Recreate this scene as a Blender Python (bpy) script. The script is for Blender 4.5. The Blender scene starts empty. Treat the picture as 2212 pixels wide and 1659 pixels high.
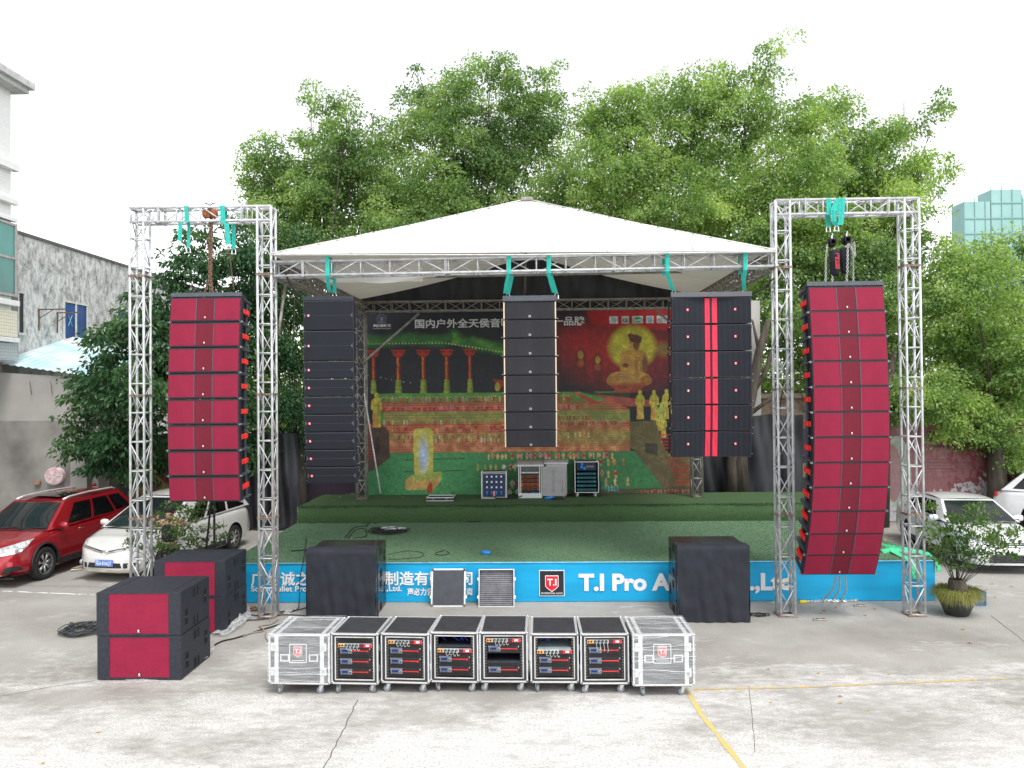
import bpy, bmesh, math, random
import numpy as np
from mathutils import Vector, Matrix, Euler
random.seed(7); RNG = np.random.default_rng(11)
S = bpy.context.scene
COL = S.collection
R = math.radians
PI = math.pi

# ------------------------------------------------------------------ camera
CAMZ = 4.1
FOC = 1722.0            # focal length in pixels of a 2212 x 1659 picture
cd = bpy.data.cameras.new('camera'); cam = bpy.data.objects.new('camera', cd); COL.objects.link(cam)
cd.sensor_width = 36; cd.lens = 36*FOC/2212; cd.clip_start = .1; cd.clip_end = 3000
cam.location = (0, 0, CAMZ)
CM = Matrix.Rotation(R(1.46), 3, 'Z') @ Matrix.Rotation(R(90.68), 3, 'X') @ Matrix.Rotation(R(-.55), 3, 'Z')
cam.rotation_euler = CM.to_euler()
S.camera = cam
# ------------------------------------------------------------------ light
SUN_EL, SUN_AZ = R(58), R(155)
w = bpy.data.worlds.new('World'); S.world = w; w.use_nodes = True
nt = w.node_tree; nt.nodes.clear()
sky = nt.nodes.new('ShaderNodeTexSky'); sky.sky_type = 'NISHITA'; sky.sun_disc = False
sky.sun_elevation = SUN_EL; sky.sun_rotation = SUN_AZ; sky.air_density = 1.0; sky.dust_density = 1.0; sky.ozone_density = 1.0
hs = nt.nodes.new('ShaderNodeHueSaturation'); hs.inputs['Saturation'].default_value = .12
bg = nt.nodes.new('ShaderNodeBackground'); bg.inputs['Strength'].default_value = .15
wo = nt.nodes.new('ShaderNodeOutputWorld')
nt.links.new(sky.outputs[0], hs.inputs['Color']); nt.links.new(hs.outputs[0], bg.inputs['Color']); nt.links.new(bg.outputs[0], wo.inputs['Surface'])
sl = bpy.data.lights.new('sun', 'SUN'); sl.energy = 1.0; sl.angle = R(18); sl.color = (1, .97, .92)
so = bpy.data.objects.new('sun', sl); COL.objects.link(so)
sd = Vector((math.cos(SUN_EL)*math.sin(SUN_AZ), math.cos(SUN_EL)*math.cos(SUN_AZ), math.sin(SUN_EL)))
so.rotation_euler = sd.to_track_quat('Z', 'Y').to_euler(); so.location = (0, -5, 30)
S.view_settings.view_transform = 'Standard'; S.view_settings.look = 'None'
S.view_settings.gamma = 1; S.view_settings.use_curve_mapping = False
S.view_settings.exposure = 1.15

# ------------------------------------------------------------------ measuring: photo pixel (2212 wide) -> place
def ray(px, py):
    d = CM @ Vector(((px-1106)/FOC, -(py-829.5)/FOC, -1)); return d
def G(px, py, z=0.0):
    d = ray(px, py); t = (z-CAMZ)/d.z; return Vector((d.x*t, d.y*t, z))
def A(px, py, Y):
    d = ray(px, py); t = Y/d.y; return Vector((d.x*t, Y, CAMZ+d.z*t))

# ------------------------------------------------------------------ materials
MATS = {}
def mat(name, col, rough=.6, metal=0.0, var=.15, scale=6.0, bump=0.0, bscale=40.0, col2=None, spec=.5, detail=4, coat=0, trans=0, ior=1.45, lo=.35, hi=.65, stretch=None, emis=None):
    if name in MATS: return MATS[name]
    m = bpy.data.materials.new(name); m.use_nodes = True; t = m.node_tree; b = t.nodes['Principled BSDF']
    L = t.links.new
    b.inputs['Roughness'].default_value = rough; b.inputs['Metallic'].default_value = metal
    b.inputs['Specular IOR Level'].default_value = spec; b.inputs['Coat Weight'].default_value = coat
    b.inputs['Coat Roughness'].default_value = .05
    b.inputs['Transmission Weight'].default_value = trans; b.inputs['IOR'].default_value = ior
    tc = t.nodes.new('ShaderNodeTexCoord'); src = tc.outputs['Object']
    if stretch:
        mp = t.nodes.new('ShaderNodeMapping'); mp.inputs['Scale'].default_value = stretch; L(src, mp.inputs[0]); src = mp.outputs[0]
    n = t.nodes.new('ShaderNodeTexNoise'); n.inputs['Scale'].default_value = scale; n.inputs['Detail'].default_value = detail; L(src, n.inputs[0])
    r = t.nodes.new('ShaderNodeValToRGB'); L(n.outputs[0], r.inputs[0])
    c = Vector(col); c2 = Vector(col2) if col2 else c*(1-var); c1 = c if col2 else c*(1+var)
    r.color_ramp.elements[0].position = lo; r.color_ramp.elements[1].position = hi
    r.color_ramp.elements[0].color = (*c2, 1); r.color_ramp.elements[1].color = (*c1, 1)
    L(r.outputs[0], b.inputs['Base Color'])
    if bump:
        n2 = t.nodes.new('ShaderNodeTexNoise'); n2.inputs['Scale'].default_value = bscale; n2.inputs['Detail'].default_value = 3; L(src, n2.inputs[0])
        bm_ = t.nodes.new('ShaderNodeBump'); bm_.inputs['Strength'].default_value = bump; bm_.inputs['Distance'].default_value = .01
        L(n2.outputs[0], bm_.inputs['Height']); L(bm_.outputs[0], b.inputs['Normal'])
    MATS[name] = m; return m

def grille_mat(name, col, dark, cell):
    m = bpy.data.materials.new(name); m.use_nodes = True; t = m.node_tree; b = t.nodes['Principled BSDF']; L = t.links.new
    tc = t.nodes.new('ShaderNodeTexCoord')
    v = t.nodes.new('ShaderNodeTexVoronoi'); v.inputs['Scale'].default_value = 1/cell; v.inputs['Randomness'].default_value = .15; L(tc.outputs['Object'], v.inputs[0])
    r = t.nodes.new('ShaderNodeValToRGB'); r.color_ramp.elements[0].position = .3; r.color_ramp.elements[1].position = .42
    r.color_ramp.elements[0].color = (*dark, 1); r.color_ramp.elements[1].color = (*col, 1); L(v.outputs['Distance'], r.inputs[0])
    n = t.nodes.new('ShaderNodeTexNoise'); n.inputs['Scale'].default_value = 3; L(tc.outputs['Object'], n.inputs[0])
    mx = t.nodes.new('ShaderNodeMix'); mx.data_type = 'RGBA'; mx.blend_type = 'MULTIPLY'; mx.inputs[0].default_value = .35
    L(r.outputs[0], mx.inputs[6]); L(n.outputs[0], mx.inputs[7]); L(mx.outputs[2], b.inputs['Base Color'])
    b.inputs['Roughness'].default_value = .75
    b.inputs['Specular IOR Level'].default_value = .25
    MATS[name] = m; return m

def leaf_mat(name, c1, c2, c3, rough=.45, trans=.35):
    m = bpy.data.materials.new(name); m.use_nodes = True; t = m.node_tree; L = t.links.new
    b = t.nodes['Principled BSDF']; out = t.nodes['Material Output']
    g = t.nodes.new('ShaderNodeNewGeometry'); r = t.nodes.new('ShaderNodeValToRGB')
    tc = t.nodes.new('ShaderNodeTexCoord'); n = t.nodes.new('ShaderNodeTexNoise'); n.inputs['Scale'].default_value = .55; n.inputs['Detail'].default_value = 3
    L(tc.outputs['Object'], n.inputs[0])
    ad = t.nodes.new('ShaderNodeMath'); ad.operation = 'MULTIPLY_ADD'; ad.inputs[1].default_value = .5
    L(g.outputs['Random Per Island'], ad.inputs[0])
    sb = t.nodes.new('ShaderNodeMath'); sb.operation = 'MULTIPLY_ADD'; sb.inputs[1].default_value = 1.6; sb.inputs[2].default_value = -.55
    L(n.outputs[0], sb.inputs[0]); L(sb.outputs[0], ad.inputs[2])
    r.color_ramp.elements[0].position = .12; r.color_ramp.elements[1].position = .95
    r.color_ramp.elements[0].color = (*c1, 1); r.color_ramp.elements[1].color = (*c3, 1)
    e = r.color_ramp.elements.new(.55); e.color = (*c2, 1)
    L(ad.outputs[0], r.inputs[0]); L(r.outputs[0], b.inputs['Base Color']); b.inputs['Roughness'].default_value = rough
    b.inputs['Specular IOR Level'].default_value = .35
    tr = t.nodes.new('ShaderNodeBsdfTranslucent'); mx = t.nodes.new('ShaderNodeMixShader'); mx.inputs[0].default_value = trans
    gm = t.nodes.new('ShaderNodeMix'); gm.data_type = 'RGBA'; gm.blend_type = 'MULTIPLY'; gm.inputs[0].default_value = 1; gm.inputs[7].default_value = (1.5, 1.6, .6, 1)
    L(r.outputs[0], gm.inputs[6]); L(gm.outputs[2], tr.inputs[0])
    L(b.outputs[0], mx.inputs[1]); L(tr.outputs[0], mx.inputs[2]); L(mx.outputs[0], out.inputs['Surface'])
    MATS[name] = m; return m

# ------------------------------------------------------------------ mesh building
class MB:
    def __init__(s): s.v = []; s.f = []; s.M = None
    def add(s, vs, fs, M=None):
        o = len(s.v); M = M or s.M
        s.v.extend([tuple(M @ Vector(p)) for p in vs] if M is not None else [tuple(p) for p in vs])
        s.f.extend([tuple(i+o for i in f) for f in fs]); return s
    def box(s, x0, x1, y0, y1, z0, z1, M=None, b=0):
        if b:
            X = ((x0, x0+b), (x1, x1-b)); Y = ((y0, y0+b), (y1, y1-b)); Z = ((z0, z0+b), (z1, z1-b))
            vs = []
            for i in (0, 1):
                for j in (0, 1):
                    for k in (0, 1):
                        vs += [(X[i][0], Y[j][1], Z[k][1]), (X[i][1], Y[j][0], Z[k][1]), (X[i][1], Y[j][1], Z[k][0])]
            I = lambda i, j, k, a: ((i*2+j)*2+k)*3+a
            fs = []
            for i in (0, 1):
                q = [I(i, 0, 0, 0), I(i, 0, 1, 0), I(i, 1, 1, 0), I(i, 1, 0, 0)]; fs.append(q if i == 0 else q[::-1])
                q = [I(0, i, 0, 1), I(1, i, 0, 1), I(1, i, 1, 1), I(0, i, 1, 1)]; fs.append(q if i == 0 else q[::-1])
                q = [I(0, 0, i, 2), I(0, 1, i, 2), I(1, 1, i, 2), I(1, 0, i, 2)]; fs.append(q if i == 0 else q[::-1])
            for a in (0, 1):
                for c in (0, 1):
                    q = [I(a, c, 0, 0), I(a, c, 0, 1), I(a, c, 1, 1), I(a, c, 1, 0)]; fs.append(q if a != c else q[::-1])
                    q = [I(a, 0, c, 0), I(a, 1, c, 0), I(a, 1, c, 2), I(a, 0, c, 2)]; fs.append(q if a != c else q[::-1])
                    q = [I(0, a, c, 1), I(1, a, c, 1), I(1, a, c, 2), I(0, a, c, 2)]; fs.append(q if a == c else q[::-1])
            for i in (0, 1):
                for j in (0, 1):
                    for k in (0, 1):
                        q = [I(i, j, k, 0), I(i, j, k, 1), I(i, j, k, 2)]; fs.append(q if (i+j+k) % 2 == 0 else q[::-1])
            return s.add(vs, fs, M)
        vs = [(x0, y0, z0), (x1, y0, z0), (x1, y1, z0), (x0, y1, z0), (x0, y0, z1), (x1, y0, z1), (x1, y1, z1), (x0, y1, z1)]
        return s.add(vs, [(0, 3, 2, 1), (4, 5, 6, 7), (0, 1, 5, 4), (1, 2, 6, 5), (2, 3, 7, 6), (3, 0, 4, 7)], M)
    def cb(s, c, d, M=None, b=0):
        return s.box(c[0]-d[0]/2, c[0]+d[0]/2, c[1]-d[1]/2, c[1]+d[1]/2, c[2]-d[2]/2, c[2]+d[2]/2, M, b)
    def tube(s, p, r, n=8, M=None, caps=True):
        p = [Vector(q) for q in p]; k = len(p); rr = r if isinstance(r, (list, tuple)) else [r]*k
        vs = []; fs = []; u = None
        for i in range(k):
            t = (p[min(i+1, k-1)]-p[max(i-1, 0)]).normalized()
            if u is None:
                u = t.cross(Vector((0, 0, 1)) if abs(t.z) < .9 else Vector((1, 0, 0))).normalized()
            u = (u-t*u.dot(t)).normalized(); w_ = t.cross(u)
            for j in range(n):
                a = 2*PI*j/n; vs.append(p[i]+(u*math.cos(a)+w_*math.sin(a))*rr[i])
        for i in range(k-1):
            for j in range(n):
                fs.append((i*n+j, i*n+(j+1) % n, (i+1)*n+(j+1) % n, (i+1)*n+j))
        if caps: fs.append(tuple(range(n))[::-1]); fs.append(tuple((k-1)*n+j for j in range(n)))
        return s.add(vs, fs, M)
    def lathe(s, prof, n=16, M=None):
        vs = []; fs = []
        for r_, z in prof:
            for j in range(n):
                a = 2*PI*j/n; vs.append((r_*math.cos(a), r_*math.sin(a), z))
        for i in range(len(prof)-1):
            for j in range(n): fs.append((i*n+j, i*n+(j+1) % n, (i+1)*n+(j+1) % n, (i+1)*n+j))
        return s.add(vs, fs, M)
    def prism(s, poly, z0, z1, M=None):      # poly in xy, extruded along z
        n = len(poly); vs = [(x, y, z0) for x, y in poly]+[(x, y, z1) for x, y in poly]
        fs = [tuple(range(n))[::-1], tuple(range(n, 2*n))]+[(i, (i+1) % n, n+(i+1) % n, n+i) for i in range(n)]
        return s.add(vs, fs, M)
    def ribbon(s, pts, wv, th=.006, M=None):   # flat strap along pts, width vector wv
        pts = [Vector(p) for p in pts]; wv = Vector(wv); vs = []; fs = []
        k = len(pts)
        for i, p in enumerate(pts):
            t = (pts[min(i+1, k-1)]-pts[max(i-1, 0)]).normalized(); nn = t.cross(wv).normalized()*th/2
            vs += [p-wv/2-nn, p+wv/2-nn, p+wv/2+nn, p-wv/2+nn]
        for i in range(k-1):
            for j in range(4): fs.append((i*4+j, i*4+(j+1) % 4, i*4+4+(j+1) % 4, i*4+4+j))
        fs += [(3, 2, 1, 0), (k*4-4, k*4-3, k*4-2, k*4-1)]
        return s.add(vs, fs, M)
    def grid(s, fn, nu, nv, M=None):
        vs = [fn(i/nu, j/nv) for j in range(nv+1) for i in range(nu+1)]
        fs = [(j*(nu+1)+i, j*(nu+1)+i+1, (j+1)*(nu+1)+i+1, (j+1)*(nu+1)+i) for j in range(nv) for i in range(nu)]
        return s.add(vs, fs, M)
    def mesh(s, name, m, smooth=False):
        me = bpy.data.meshes.new(name); me.from_pydata(s.v, [], s.f); me.update()
        if m: me.materials.append(m)
        if smooth: me.shade_smooth()
        return me

def ob(name, me, parent=None, loc=None, rot=None, M=None):
    o = bpy.data.objects.new(name, me); COL.objects.link(o)
    if parent is not None: o.parent = parent
    if M is not None: o.matrix_local = M
    if loc is not None: o.location = loc
    if rot is not None: o.rotation_euler = rot
    return o
def part(name, mb, m, parent, smooth=False, label=None):
    o = ob(name, mb.mesh(name, m, smooth) if isinstance(mb, MB) else mb, parent)
    if label: o['label'] = label
    return o
def tag(o, label, cat, group=None, kind=None):
    if label: o['label'] = label
    if cat: o['category'] = cat
    if group: o['group'] = group
    if kind: o['kind'] = kind
    return o
def thing(name, label, cat, loc=(0, 0, 0), rotz=0, group=None, M=None):
    o = bpy.data.objects.new(name, None); COL.objects.link(o); o.empty_display_size = .1
    if M is not None: o.matrix_world = M
    else: o.location = loc; o.rotation_euler = (0, 0, rotz)
    return tag(o, label, cat, group)
def solo(name, mb, m, label, cat, group=None, smooth=False, loc=None, rot=None):
    o = ob(name, mb.mesh(name, m, smooth), None, loc, rot); return tag(o, label, cat, group)
def struct(name, mb, m, smooth=False):
    o = ob(name, mb.mesh(name, m, smooth)); o['kind'] = 'structure'; return o
KIDS = {}
def kids(o): return [c for c in COL.objects if c.parent == o]
def dup(src, ch, label=None, M=None, loc=None, rotz=None, group=None):
    """ch: nested list of (child, [grandchildren])"""
    r = src.copy(); COL.objects.link(r)
    if label: r['label'] = label
    if group: r['group'] = group
    if M is not None: r.matrix_world = M
    if loc is not None: r.location = loc
    if rotz is not None: r.rotation_euler = (0, 0, rotz)
    for c, gs in ch:
        k = c.copy(); COL.objects.link(k); k.parent = r
        for g in gs:
            q = g.copy(); COL.objects.link(q); q.parent = k
    return r
def tree_of(o):
    ks = list(o.children)
    return [(c, list(c.children)) for c in ks]

def text_mesh(s, size, m, name='lettering', bold=.0, align='LEFT', space=1.0, ext=.002):
    cu = bpy.data.curves.new(name, 'FONT'); cu.body = s; cu.size = size; cu.offset = bold; cu.align_x = align; cu.space_character = space
    cu.extrude = ext; cu.resolution_u = 3
    o = bpy.data.objects.new('tmp', cu); COL.objects.link(o)
    dg = bpy.context.evaluated_depsgraph_get(); me = bpy.data.meshes.new_from_object(o.evaluated_get(dg))
    bpy.data.objects.remove(o); bpy.data.curves.remove(cu)
    me.name = name; me.materials.clear(); me.materials.append(m); return me
def text_part(s, size, m, parent, pos, name='lettering', **k):
    """upright lettering facing -Y (local), pos = lower-left"""
    rot = k.pop('rot', (PI/2, 0, 0)); fit = k.pop('fit', None)
    me = text_mesh(s, size, m, name, **k)
    o = ob(name, me, parent, pos, rot)
    if fit:
        xs = [v.co.x for v in me.vertices]; ww = max(xs)-min(xs); o.scale = (fit/ww, 1, 1); 
        o.location = (pos[0]-min(xs)*fit/ww, pos[1], pos[2])
    return o

# ------------------------------------------------------------------ palette
BLK = mat('black_paint', (.015, .017, .024), .62, var=.3, scale=30, bump=.15, bscale=300)
BLK2 = mat('charcoal_paint', (.021, .024, .034), .55, var=.25, scale=20, bump=.15, bscale=300)
SLATE = mat('slate_paint', (.065, .072, .09), .5, var=.12, scale=15)
RED_G = grille_mat('crimson_grille', (.34, .017, .058), (.17, .009, .029), .017)
RED_C = grille_mat('crimson_centre_grille', (.19, .014, .033), (.11, .008, .019), .017)
BLK_G = grille_mat('black_grille', (.020, .023, .033), (.008, .009, .013), .012)
DUST_G = mat('dusty_black_cloth', (.028, .027, .033), .9, var=.5, scale=2.2, detail=6, lo=.4, hi=.75, stretch=(1.5, 1, .5), col2=(.016, .016, .02))
REDP = mat('red_plastic', (.75, .02, .015), .4, var=.06)
RED_COL = mat('red_column_cloth', (.62, .02, .06), .5, var=.3, scale=4, stretch=(8, 1, .6))
STEEL = mat('galvanised_steel', (.55, .56, .57), .5, .3, var=.18, scale=9, detail=6, bump=.1, bscale=60)
RUST = mat('rusty_steel', (.36, .3, .26), .65, .25, col2=(.2, .1, .05), scale=14, lo=.35, hi=.6)
OLDSTEEL = mat('weathered_steel', (.34, .33, .31), .6, .3, col2=(.2, .16, .13), scale=8, lo=.3, hi=.6)
ALU = mat('aluminium_edge', (.68, .7, .71), .35, .45, var=.08, scale=20)
CHROME = mat('chrome', (.8, .8, .82), .12, 1, var=.02)
PINM = mat('dull_pin', (.22, .22, .23), .45, .6)
WHITE = mat('white_print', (.82, .82, .82), .6, var=.03)
TEAL = mat('turquoise_webbing', (.03, .42, .35), .8, var=.25, scale=18, stretch=(6, 6, 1))
GREEN_S = mat('green_webbing', (.08, .6, .3), .8, var=.25, scale=18)
RUBBER = mat('black_rubber', (.02, .02, .021), .8, var=.2, scale=20)
GREYRUB = mat('grey_rubber_tread', (.22, .24, .26), .7, var=.1)
TARP = mat('white_tarpaulin', (.8, .79, .78), .5, var=.04, scale=1.5, bump=.2, bscale=3)
PLY = mat('black_laminate', (.035, .036, .042), .55, var=.2, scale=8)
GOLD = mat('beige_rail', (.62, .5, .36), .5, var=.1)
# ------------------------------------------------------------------ ground
def ground_mat():
    m = bpy.data.materials.new('worn_concrete'); m.use_nodes = True; t = m.node_tree; b = t.nodes['Principled BSDF']; L = t.links.new
    tc = t.nodes.new('ShaderNodeTexCoord')
    def noise(sc, det=6, dist=0, st=(1, 1, 1)):
        mp = t.nodes.new('ShaderNodeMapping'); mp.inputs['Scale'].default_value = st; L(tc.outputs['Object'], mp.inputs[0])
        n = t.nodes.new('ShaderNodeTexNoise'); n.inputs['Scale'].default_value = sc; n.inputs['Detail'].default_value = det; n.inputs['Roughness'].default_value = .65
        n.inputs['Distortion'].default_value = dist; L(mp.outputs[0], n.inputs[0]); return n.outputs[0]
    def ramp(i, a, b_, ca, cb):
        r = t.nodes.new('ShaderNodeValToRGB'); r.color_ramp.elements[0].position = a; r.color_ramp.elements[1].position = b_
        r.color_ramp.elements[0].color = (*ca, 1); r.color_ramp.elements[1].color = (*cb, 1); L(i, r.inputs[0]); return r.outputs[0]
    def mix(f, a, b_, mode='MIX', fac=None):
        x = t.nodes.new('ShaderNodeMix'); x.data_type = 'RGBA'; x.blend_type = mode
        if f is not None: L(f, x.inputs[0])
        else: x.inputs[0].default_value = fac
        for k, v in ((6, a), (7, b_)):
            if isinstance(v, tuple): x.inputs[k].default_value = (*v, 1)
            else: L(v, x.inputs[k])
        return x.outputs[2]
    base = ramp(noise(.5), .32, .68, (.29, .275, .25), (.41, .395, .37))
    grain = ramp(noise(55, 3), .3, .7, (.72, .72, .72), (1.2, 1.2, 1.2))
    base = mix(None, base, grain, 'MULTIPLY', 1.0)
    # white scuffing: a broken crust; its spread towards the camera paints in the overexposed foreground
    sx = t.nodes.new('ShaderNodeSeparateXYZ'); L(tc.outputs['Object'], sx.inputs[0])
    mr = t.nodes.new('ShaderNodeMapRange'); mr.inputs[1].default_value = 13.8; mr.inputs[2].default_value = 7.5; mr.inputs[3].default_value = -.06; mr.inputs[4].default_value = .20; L(sx.outputs[1], mr.inputs[0])
    def add(p, q):
        x = t.nodes.new('ShaderNodeMath'); x.operation = 'ADD'
        for k, v in ((0, p), (1, q)):
            if isinstance(v, float): x.inputs[k].default_value = v
            else: L(v, x.inputs[k])
        return x.outputs[0]
    def mul(p, q):
        x = t.nodes.new('ShaderNodeMath'); x.operation = 'MULTIPLY'; L(p, x.inputs[0]); x.inputs[1].default_value = q; return x.outputs[0]
    crust = add(add(mul(noise(.55, 4, .3, (.7, 1.4, 1)), .62), mul(noise(5.5, 9, .2, (.8, 1.5, 1)), .38)), mr.outputs[0])
    gate = ramp(crust, .50, .66, (0, 0, 0), (1, 1, 1)); fine = ramp(noise(34, 5), .38, .56, (.25, .25, .25), (1, 1, 1)); gate = mix(None, gate, fine, 'MULTIPLY', 1.0)
    col = mix(gate, base, (.66, .65, .625))
    dk = ramp(noise(.23, 5), .52, .68, (1, 1, 1), (.72, .71, .69)); col = mix(None, col, dk, 'MULTIPLY', .9)
    L(col, b.inputs['Base Color']); b.inputs['Roughness'].default_value = .85
    bp = t.nodes.new('ShaderNodeBump'); bp.inputs['Strength'].default_value = .3; bp.inputs['Distance'].default_value = .01; L(noise(30, 5), bp.inputs['Height']); L(bp.outputs[0], b.inputs['Normal'])
    return m
mb = MB(); mb.grid(lambda u, v: (-400+800*u, -60+860*v, 0), 8, 8)
struct('ground', mb, ground_mat())
YEL = mat('yellow_paint_worn', (.66, .48, .06), .8, col2=(.45, .41, .33), scale=22, detail=6, lo=.42, hi=.56)
YEL2 = mat('yellow_paint_faded', (.6, .42, .12), .8, col2=(.36, .34, .3), scale=9, detail=8, lo=.42, hi=.55)
WPT = mat('white_paint_worn', (.75, .75, .73), .8, col2=(.33, .32, .3), scale=7, detail=6, lo=.42, hi=.5)
CRK = mat('crack_dark', (.1, .095, .09), .95, var=.2)
def strip(name, pts, wd, m, z=.004, jit=0.0):
    mb = MB(); vs = []
    P = [Vector((p.x, p.y, z)) for p in pts]
    Q = []
    for i in range(len(P)-1):
        n = max(2, int((P[i+1]-P[i]).length/.12))
        for k in range(n): Q.append(P[i].lerp(P[i+1], k/n))
    Q.append(P[-1])
    for i, p in enumerate(Q):
        t = (Q[min(i+1, len(Q)-1)]-Q[max(i-1, 0)]).normalized(); n = Vector((-t.y, t.x, 0))
        o = n*random.uniform(-jit, jit); w1 = wd*random.uniform(.86, 1.05)/2
        vs += [p+o-n*w1, p+o+n*w1]
    mb.add(vs, [(2*i, 2*i+1, 2*i+3, 2*i+2) for i in range(len(Q)-1)]); return struct(name, mb, m)
strip('painted_line', [G(1484, 1492), G(1516, 1545), G(1604, 1655), G(1680, 1760)], .075, YEL, jit=.004)
strip('painted_line', [G(1500, 1489), G(1700, 1486), G(1900, 1478), G(2240, 1463)], .055, YEL2, jit=.004)
strip('painted_line', [G(2, 1277), G(340, 1291)], .07, WPT, jit=.01)
strip('crack', [G(772, 1512), G(745, 1570), G(735, 1590), G(700, 1659), G(690, 1700)], .012, CRK, .003, .012)
strip('crack', [G(1618, 1480), G(1626, 1560), G(1632, 1625)], .006, CRK, .003, .008)
strip('crack', [G(2140, 1330), G(2212, 1385), G(2290, 1440)], .012, CRK, .003, .01)
strip('crack', [G(-60, 1262), G(120, 1266), G(300, 1270)], .012, CRK, .003, .01)
strip('crack', [G(0, 1505), G(120, 1482), G(205, 1470)], .01, CRK, .003, .01)

# ------------------------------------------------------------------ trusses
SEC = .26; RC = .024
_unit = {}
def umesh(key, L, r, m):
    k = (key, round(L, 3), m.name)
    if k not in _unit:
        mb = MB(); mb.tube([(0, 0, 0), (0, 0, L)], r, 6); _unit[k] = mb.mesh(key, m, True)
    return _unit[k]
def fmesh(m, s):
    k = ('flange', m.name, s)
    if k not in _unit:
        mb = MB(); h = s/2+.028
        for z in (-.012, .012):
            for q in ((-h, h, -h, -h+.045), (-h, h, h-.045, h), (-h, -h+.045, -h+.045, h-.045), (h-.045, h, -h+.045, h-.045)): mb.box(*q, z-.006 if z > 0 else z-.006, z+.0055)
        _unit[k] = mb.mesh('flange', m)
    return _unit[k]
def along(a, b, roll=0):
    d = (b-a).normalized(); q = d.to_track_quat('Z', 'Y'); return q
def truss(parent, name, p0, p1, m, bay=.53, s=SEC, xdir=None, flanges=(), faces=(0, 1, 2, 3), mf=None, cut0=0, cut1=0):
    """square lattice of four chords from p0 to p1 (parent space); braces and rungs are its sub-parts"""
    p0, p1 = Vector(p0), Vector(p1); z = (p1-p0); L = z.length; z.normalize()
    x = Vector(xdir) if xdir else (Vector((1, 0, 0)) if abs(z.x) < .9 else Vector((0, 1, 0)))
    x = (x-z*x.dot(z)).normalized(); y = z.cross(x)
    M = Matrix(((x.x, y.x, z.x, p0.x), (x.y, y.y, z.y, p0.y), (x.z, y.z, z.z, p0.z), (0, 0, 0, 1)))
    mb = MB(); h = s/2
    cs = [(-h, -h), (h, -h), (h, h), (-h, h)]
    for cx, cy in cs: mb.tube([(cx, cy, 0), (cx, cy, L)], RC, 10)
    t = part(name, mb, m, parent, True); t.matrix_local = M
    nb = max(1, round((L-cut0-cut1)/bay)); bl = (L-cut0-cut1)/nb
    for f in faces:
        (ax, ay), (bx, by) = cs[f], cs[(f+1) % 4]
        for k in range(nb+1):
            zz = cut0+k*bl; zz = min(max(zz, .02), L-.02)
            a, b = Vector((ax, ay, zz)), Vector((bx, by, zz)); q = along(a, b)
            ob('rung', umesh('rung', s, .014, m), t, a, q.to_euler())
            if k < nb:
                a, b = (Vector((ax, ay, zz+.03)), Vector((bx, by, zz+bl-.03)))
                if (k+f) % 2: a, b = (Vector((bx, by, zz+.03)), Vector((ax, ay, zz+bl-.03)))
                ob('brace', umesh('brace', (b-a).length, .012, m), t, a, along(a, b).to_euler())
    for zf in flanges: ob('flange', fmesh(mf or m, s), t, (0, 0, zf))
    return t
TY = 14.63                                   # front chord plane of the towers
def xc(px, py): return A(px, py, TY).x
HS = SEC/2
XT = [xc(298, 1290), xc(575.5, 1335), xc(1702.5, 1335), xc(1983, 1335)]
def gantry(label, xa, xb, ztop, grp):
    g = thing('truss_gantry', label, 'truss frame', (0, TY+HS, 0), group=grp)
    for x in (xa, xb):
        t = truss(g, 'tower', (x, 0, .01), (x, 0, ztop), STEEL, cut1=.02, flanges=(1.83, 4.12, ztop-2.05 if False else 6.35), mf=RUST)
        mb = MB(); h = HS+.04
        for a in range(4):
            M = Matrix.Rotation(a*PI/2, 4, 'Z'); mb.box(-h, h-.06, -h, -h+.06, 0, .02, M)
        part('base_plate', mb, RUST, t); 
    truss(g, 'beam', (xa-HS, 0, ztop-HS), (xb+HS, 0, ztop-HS), STEEL, bay=.45, flanges=(.55, xb-xa+SEC-.55), mf=STEEL)
    return g
ZL = A(435, 447, TY).z; ZR = A(1830, 430, TY).z
gantry('silver lattice truss goalpost left of the stage, rusty chain hoist on its beam', XT[0], XT[1], ZL, 'lattice truss goalposts')
gantry('silver lattice truss goalpost right of the stage, two black chain bags under its beam', XT[2], XT[3], ZR, 'lattice truss goalposts')

# ------------------------------------------------------------------ canopy over the stage
ZF = A(1140, 571, TY).z                      # centre height of the front beam
YB = 22.1
xl, xr = XT[1]+HS+.04, XT[2]-HS-.04
pbL, pbR = A(779, 660, YB), A(1500, 660, YB)
ZB = A(1000, 661, YB).z
can = thing('stage_canopy', 'white tarpaulin pitched roof on silver lattice trusses over the green stage', 'stage roof', (0, 0, 0))
truss(can, 'front_beam', (xl, TY+HS, ZF-.02), (xr, TY+HS, ZF+.04), STEEL, flanges=(.55, 3.2, 6.3, xr-xl-.5))
truss(can, 'rear_beam', (pbL.x-HS, YB, ZB), (pbR.x+HS, YB, ZB), OLDSTEEL, bay=.5)
truss(can, 'side_beam', (XT[1]+.25, TY+SEC+.1, ZF-.05), (pbL.x, YB-HS, ZB), OLDSTEEL, bay=.42)
truss(can, 'side_beam', (XT[2]-.2, TY+SEC+.1, ZF), (pbR.x, YB-HS, ZB), OLDSTEEL, bay=.42)
for x in (pbL.x, pbR.x): truss(can, 'rear_post', (x, YB, 1.2), (x, YB, ZB-HS-.02), OLDSTEEL, bay=.5)
mb = MB(); a = A(592, 620, TY+.3); b = A(598, 668, TY+.55); mb.tube([A(617, 614, TY+.5), A(606, 690, TY+.3), A(603, 720, TY+.3)], .03); part('knee_brace', mb, OLDSTEEL, can, True)
mb = MB(); mb.tube([A(1664, 600, TY+.5), A(1672, 650, TY+.3), A(1676, 700, TY+.3)], .03); part('knee_brace', mb, OLDSTEEL, can, True)
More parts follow.
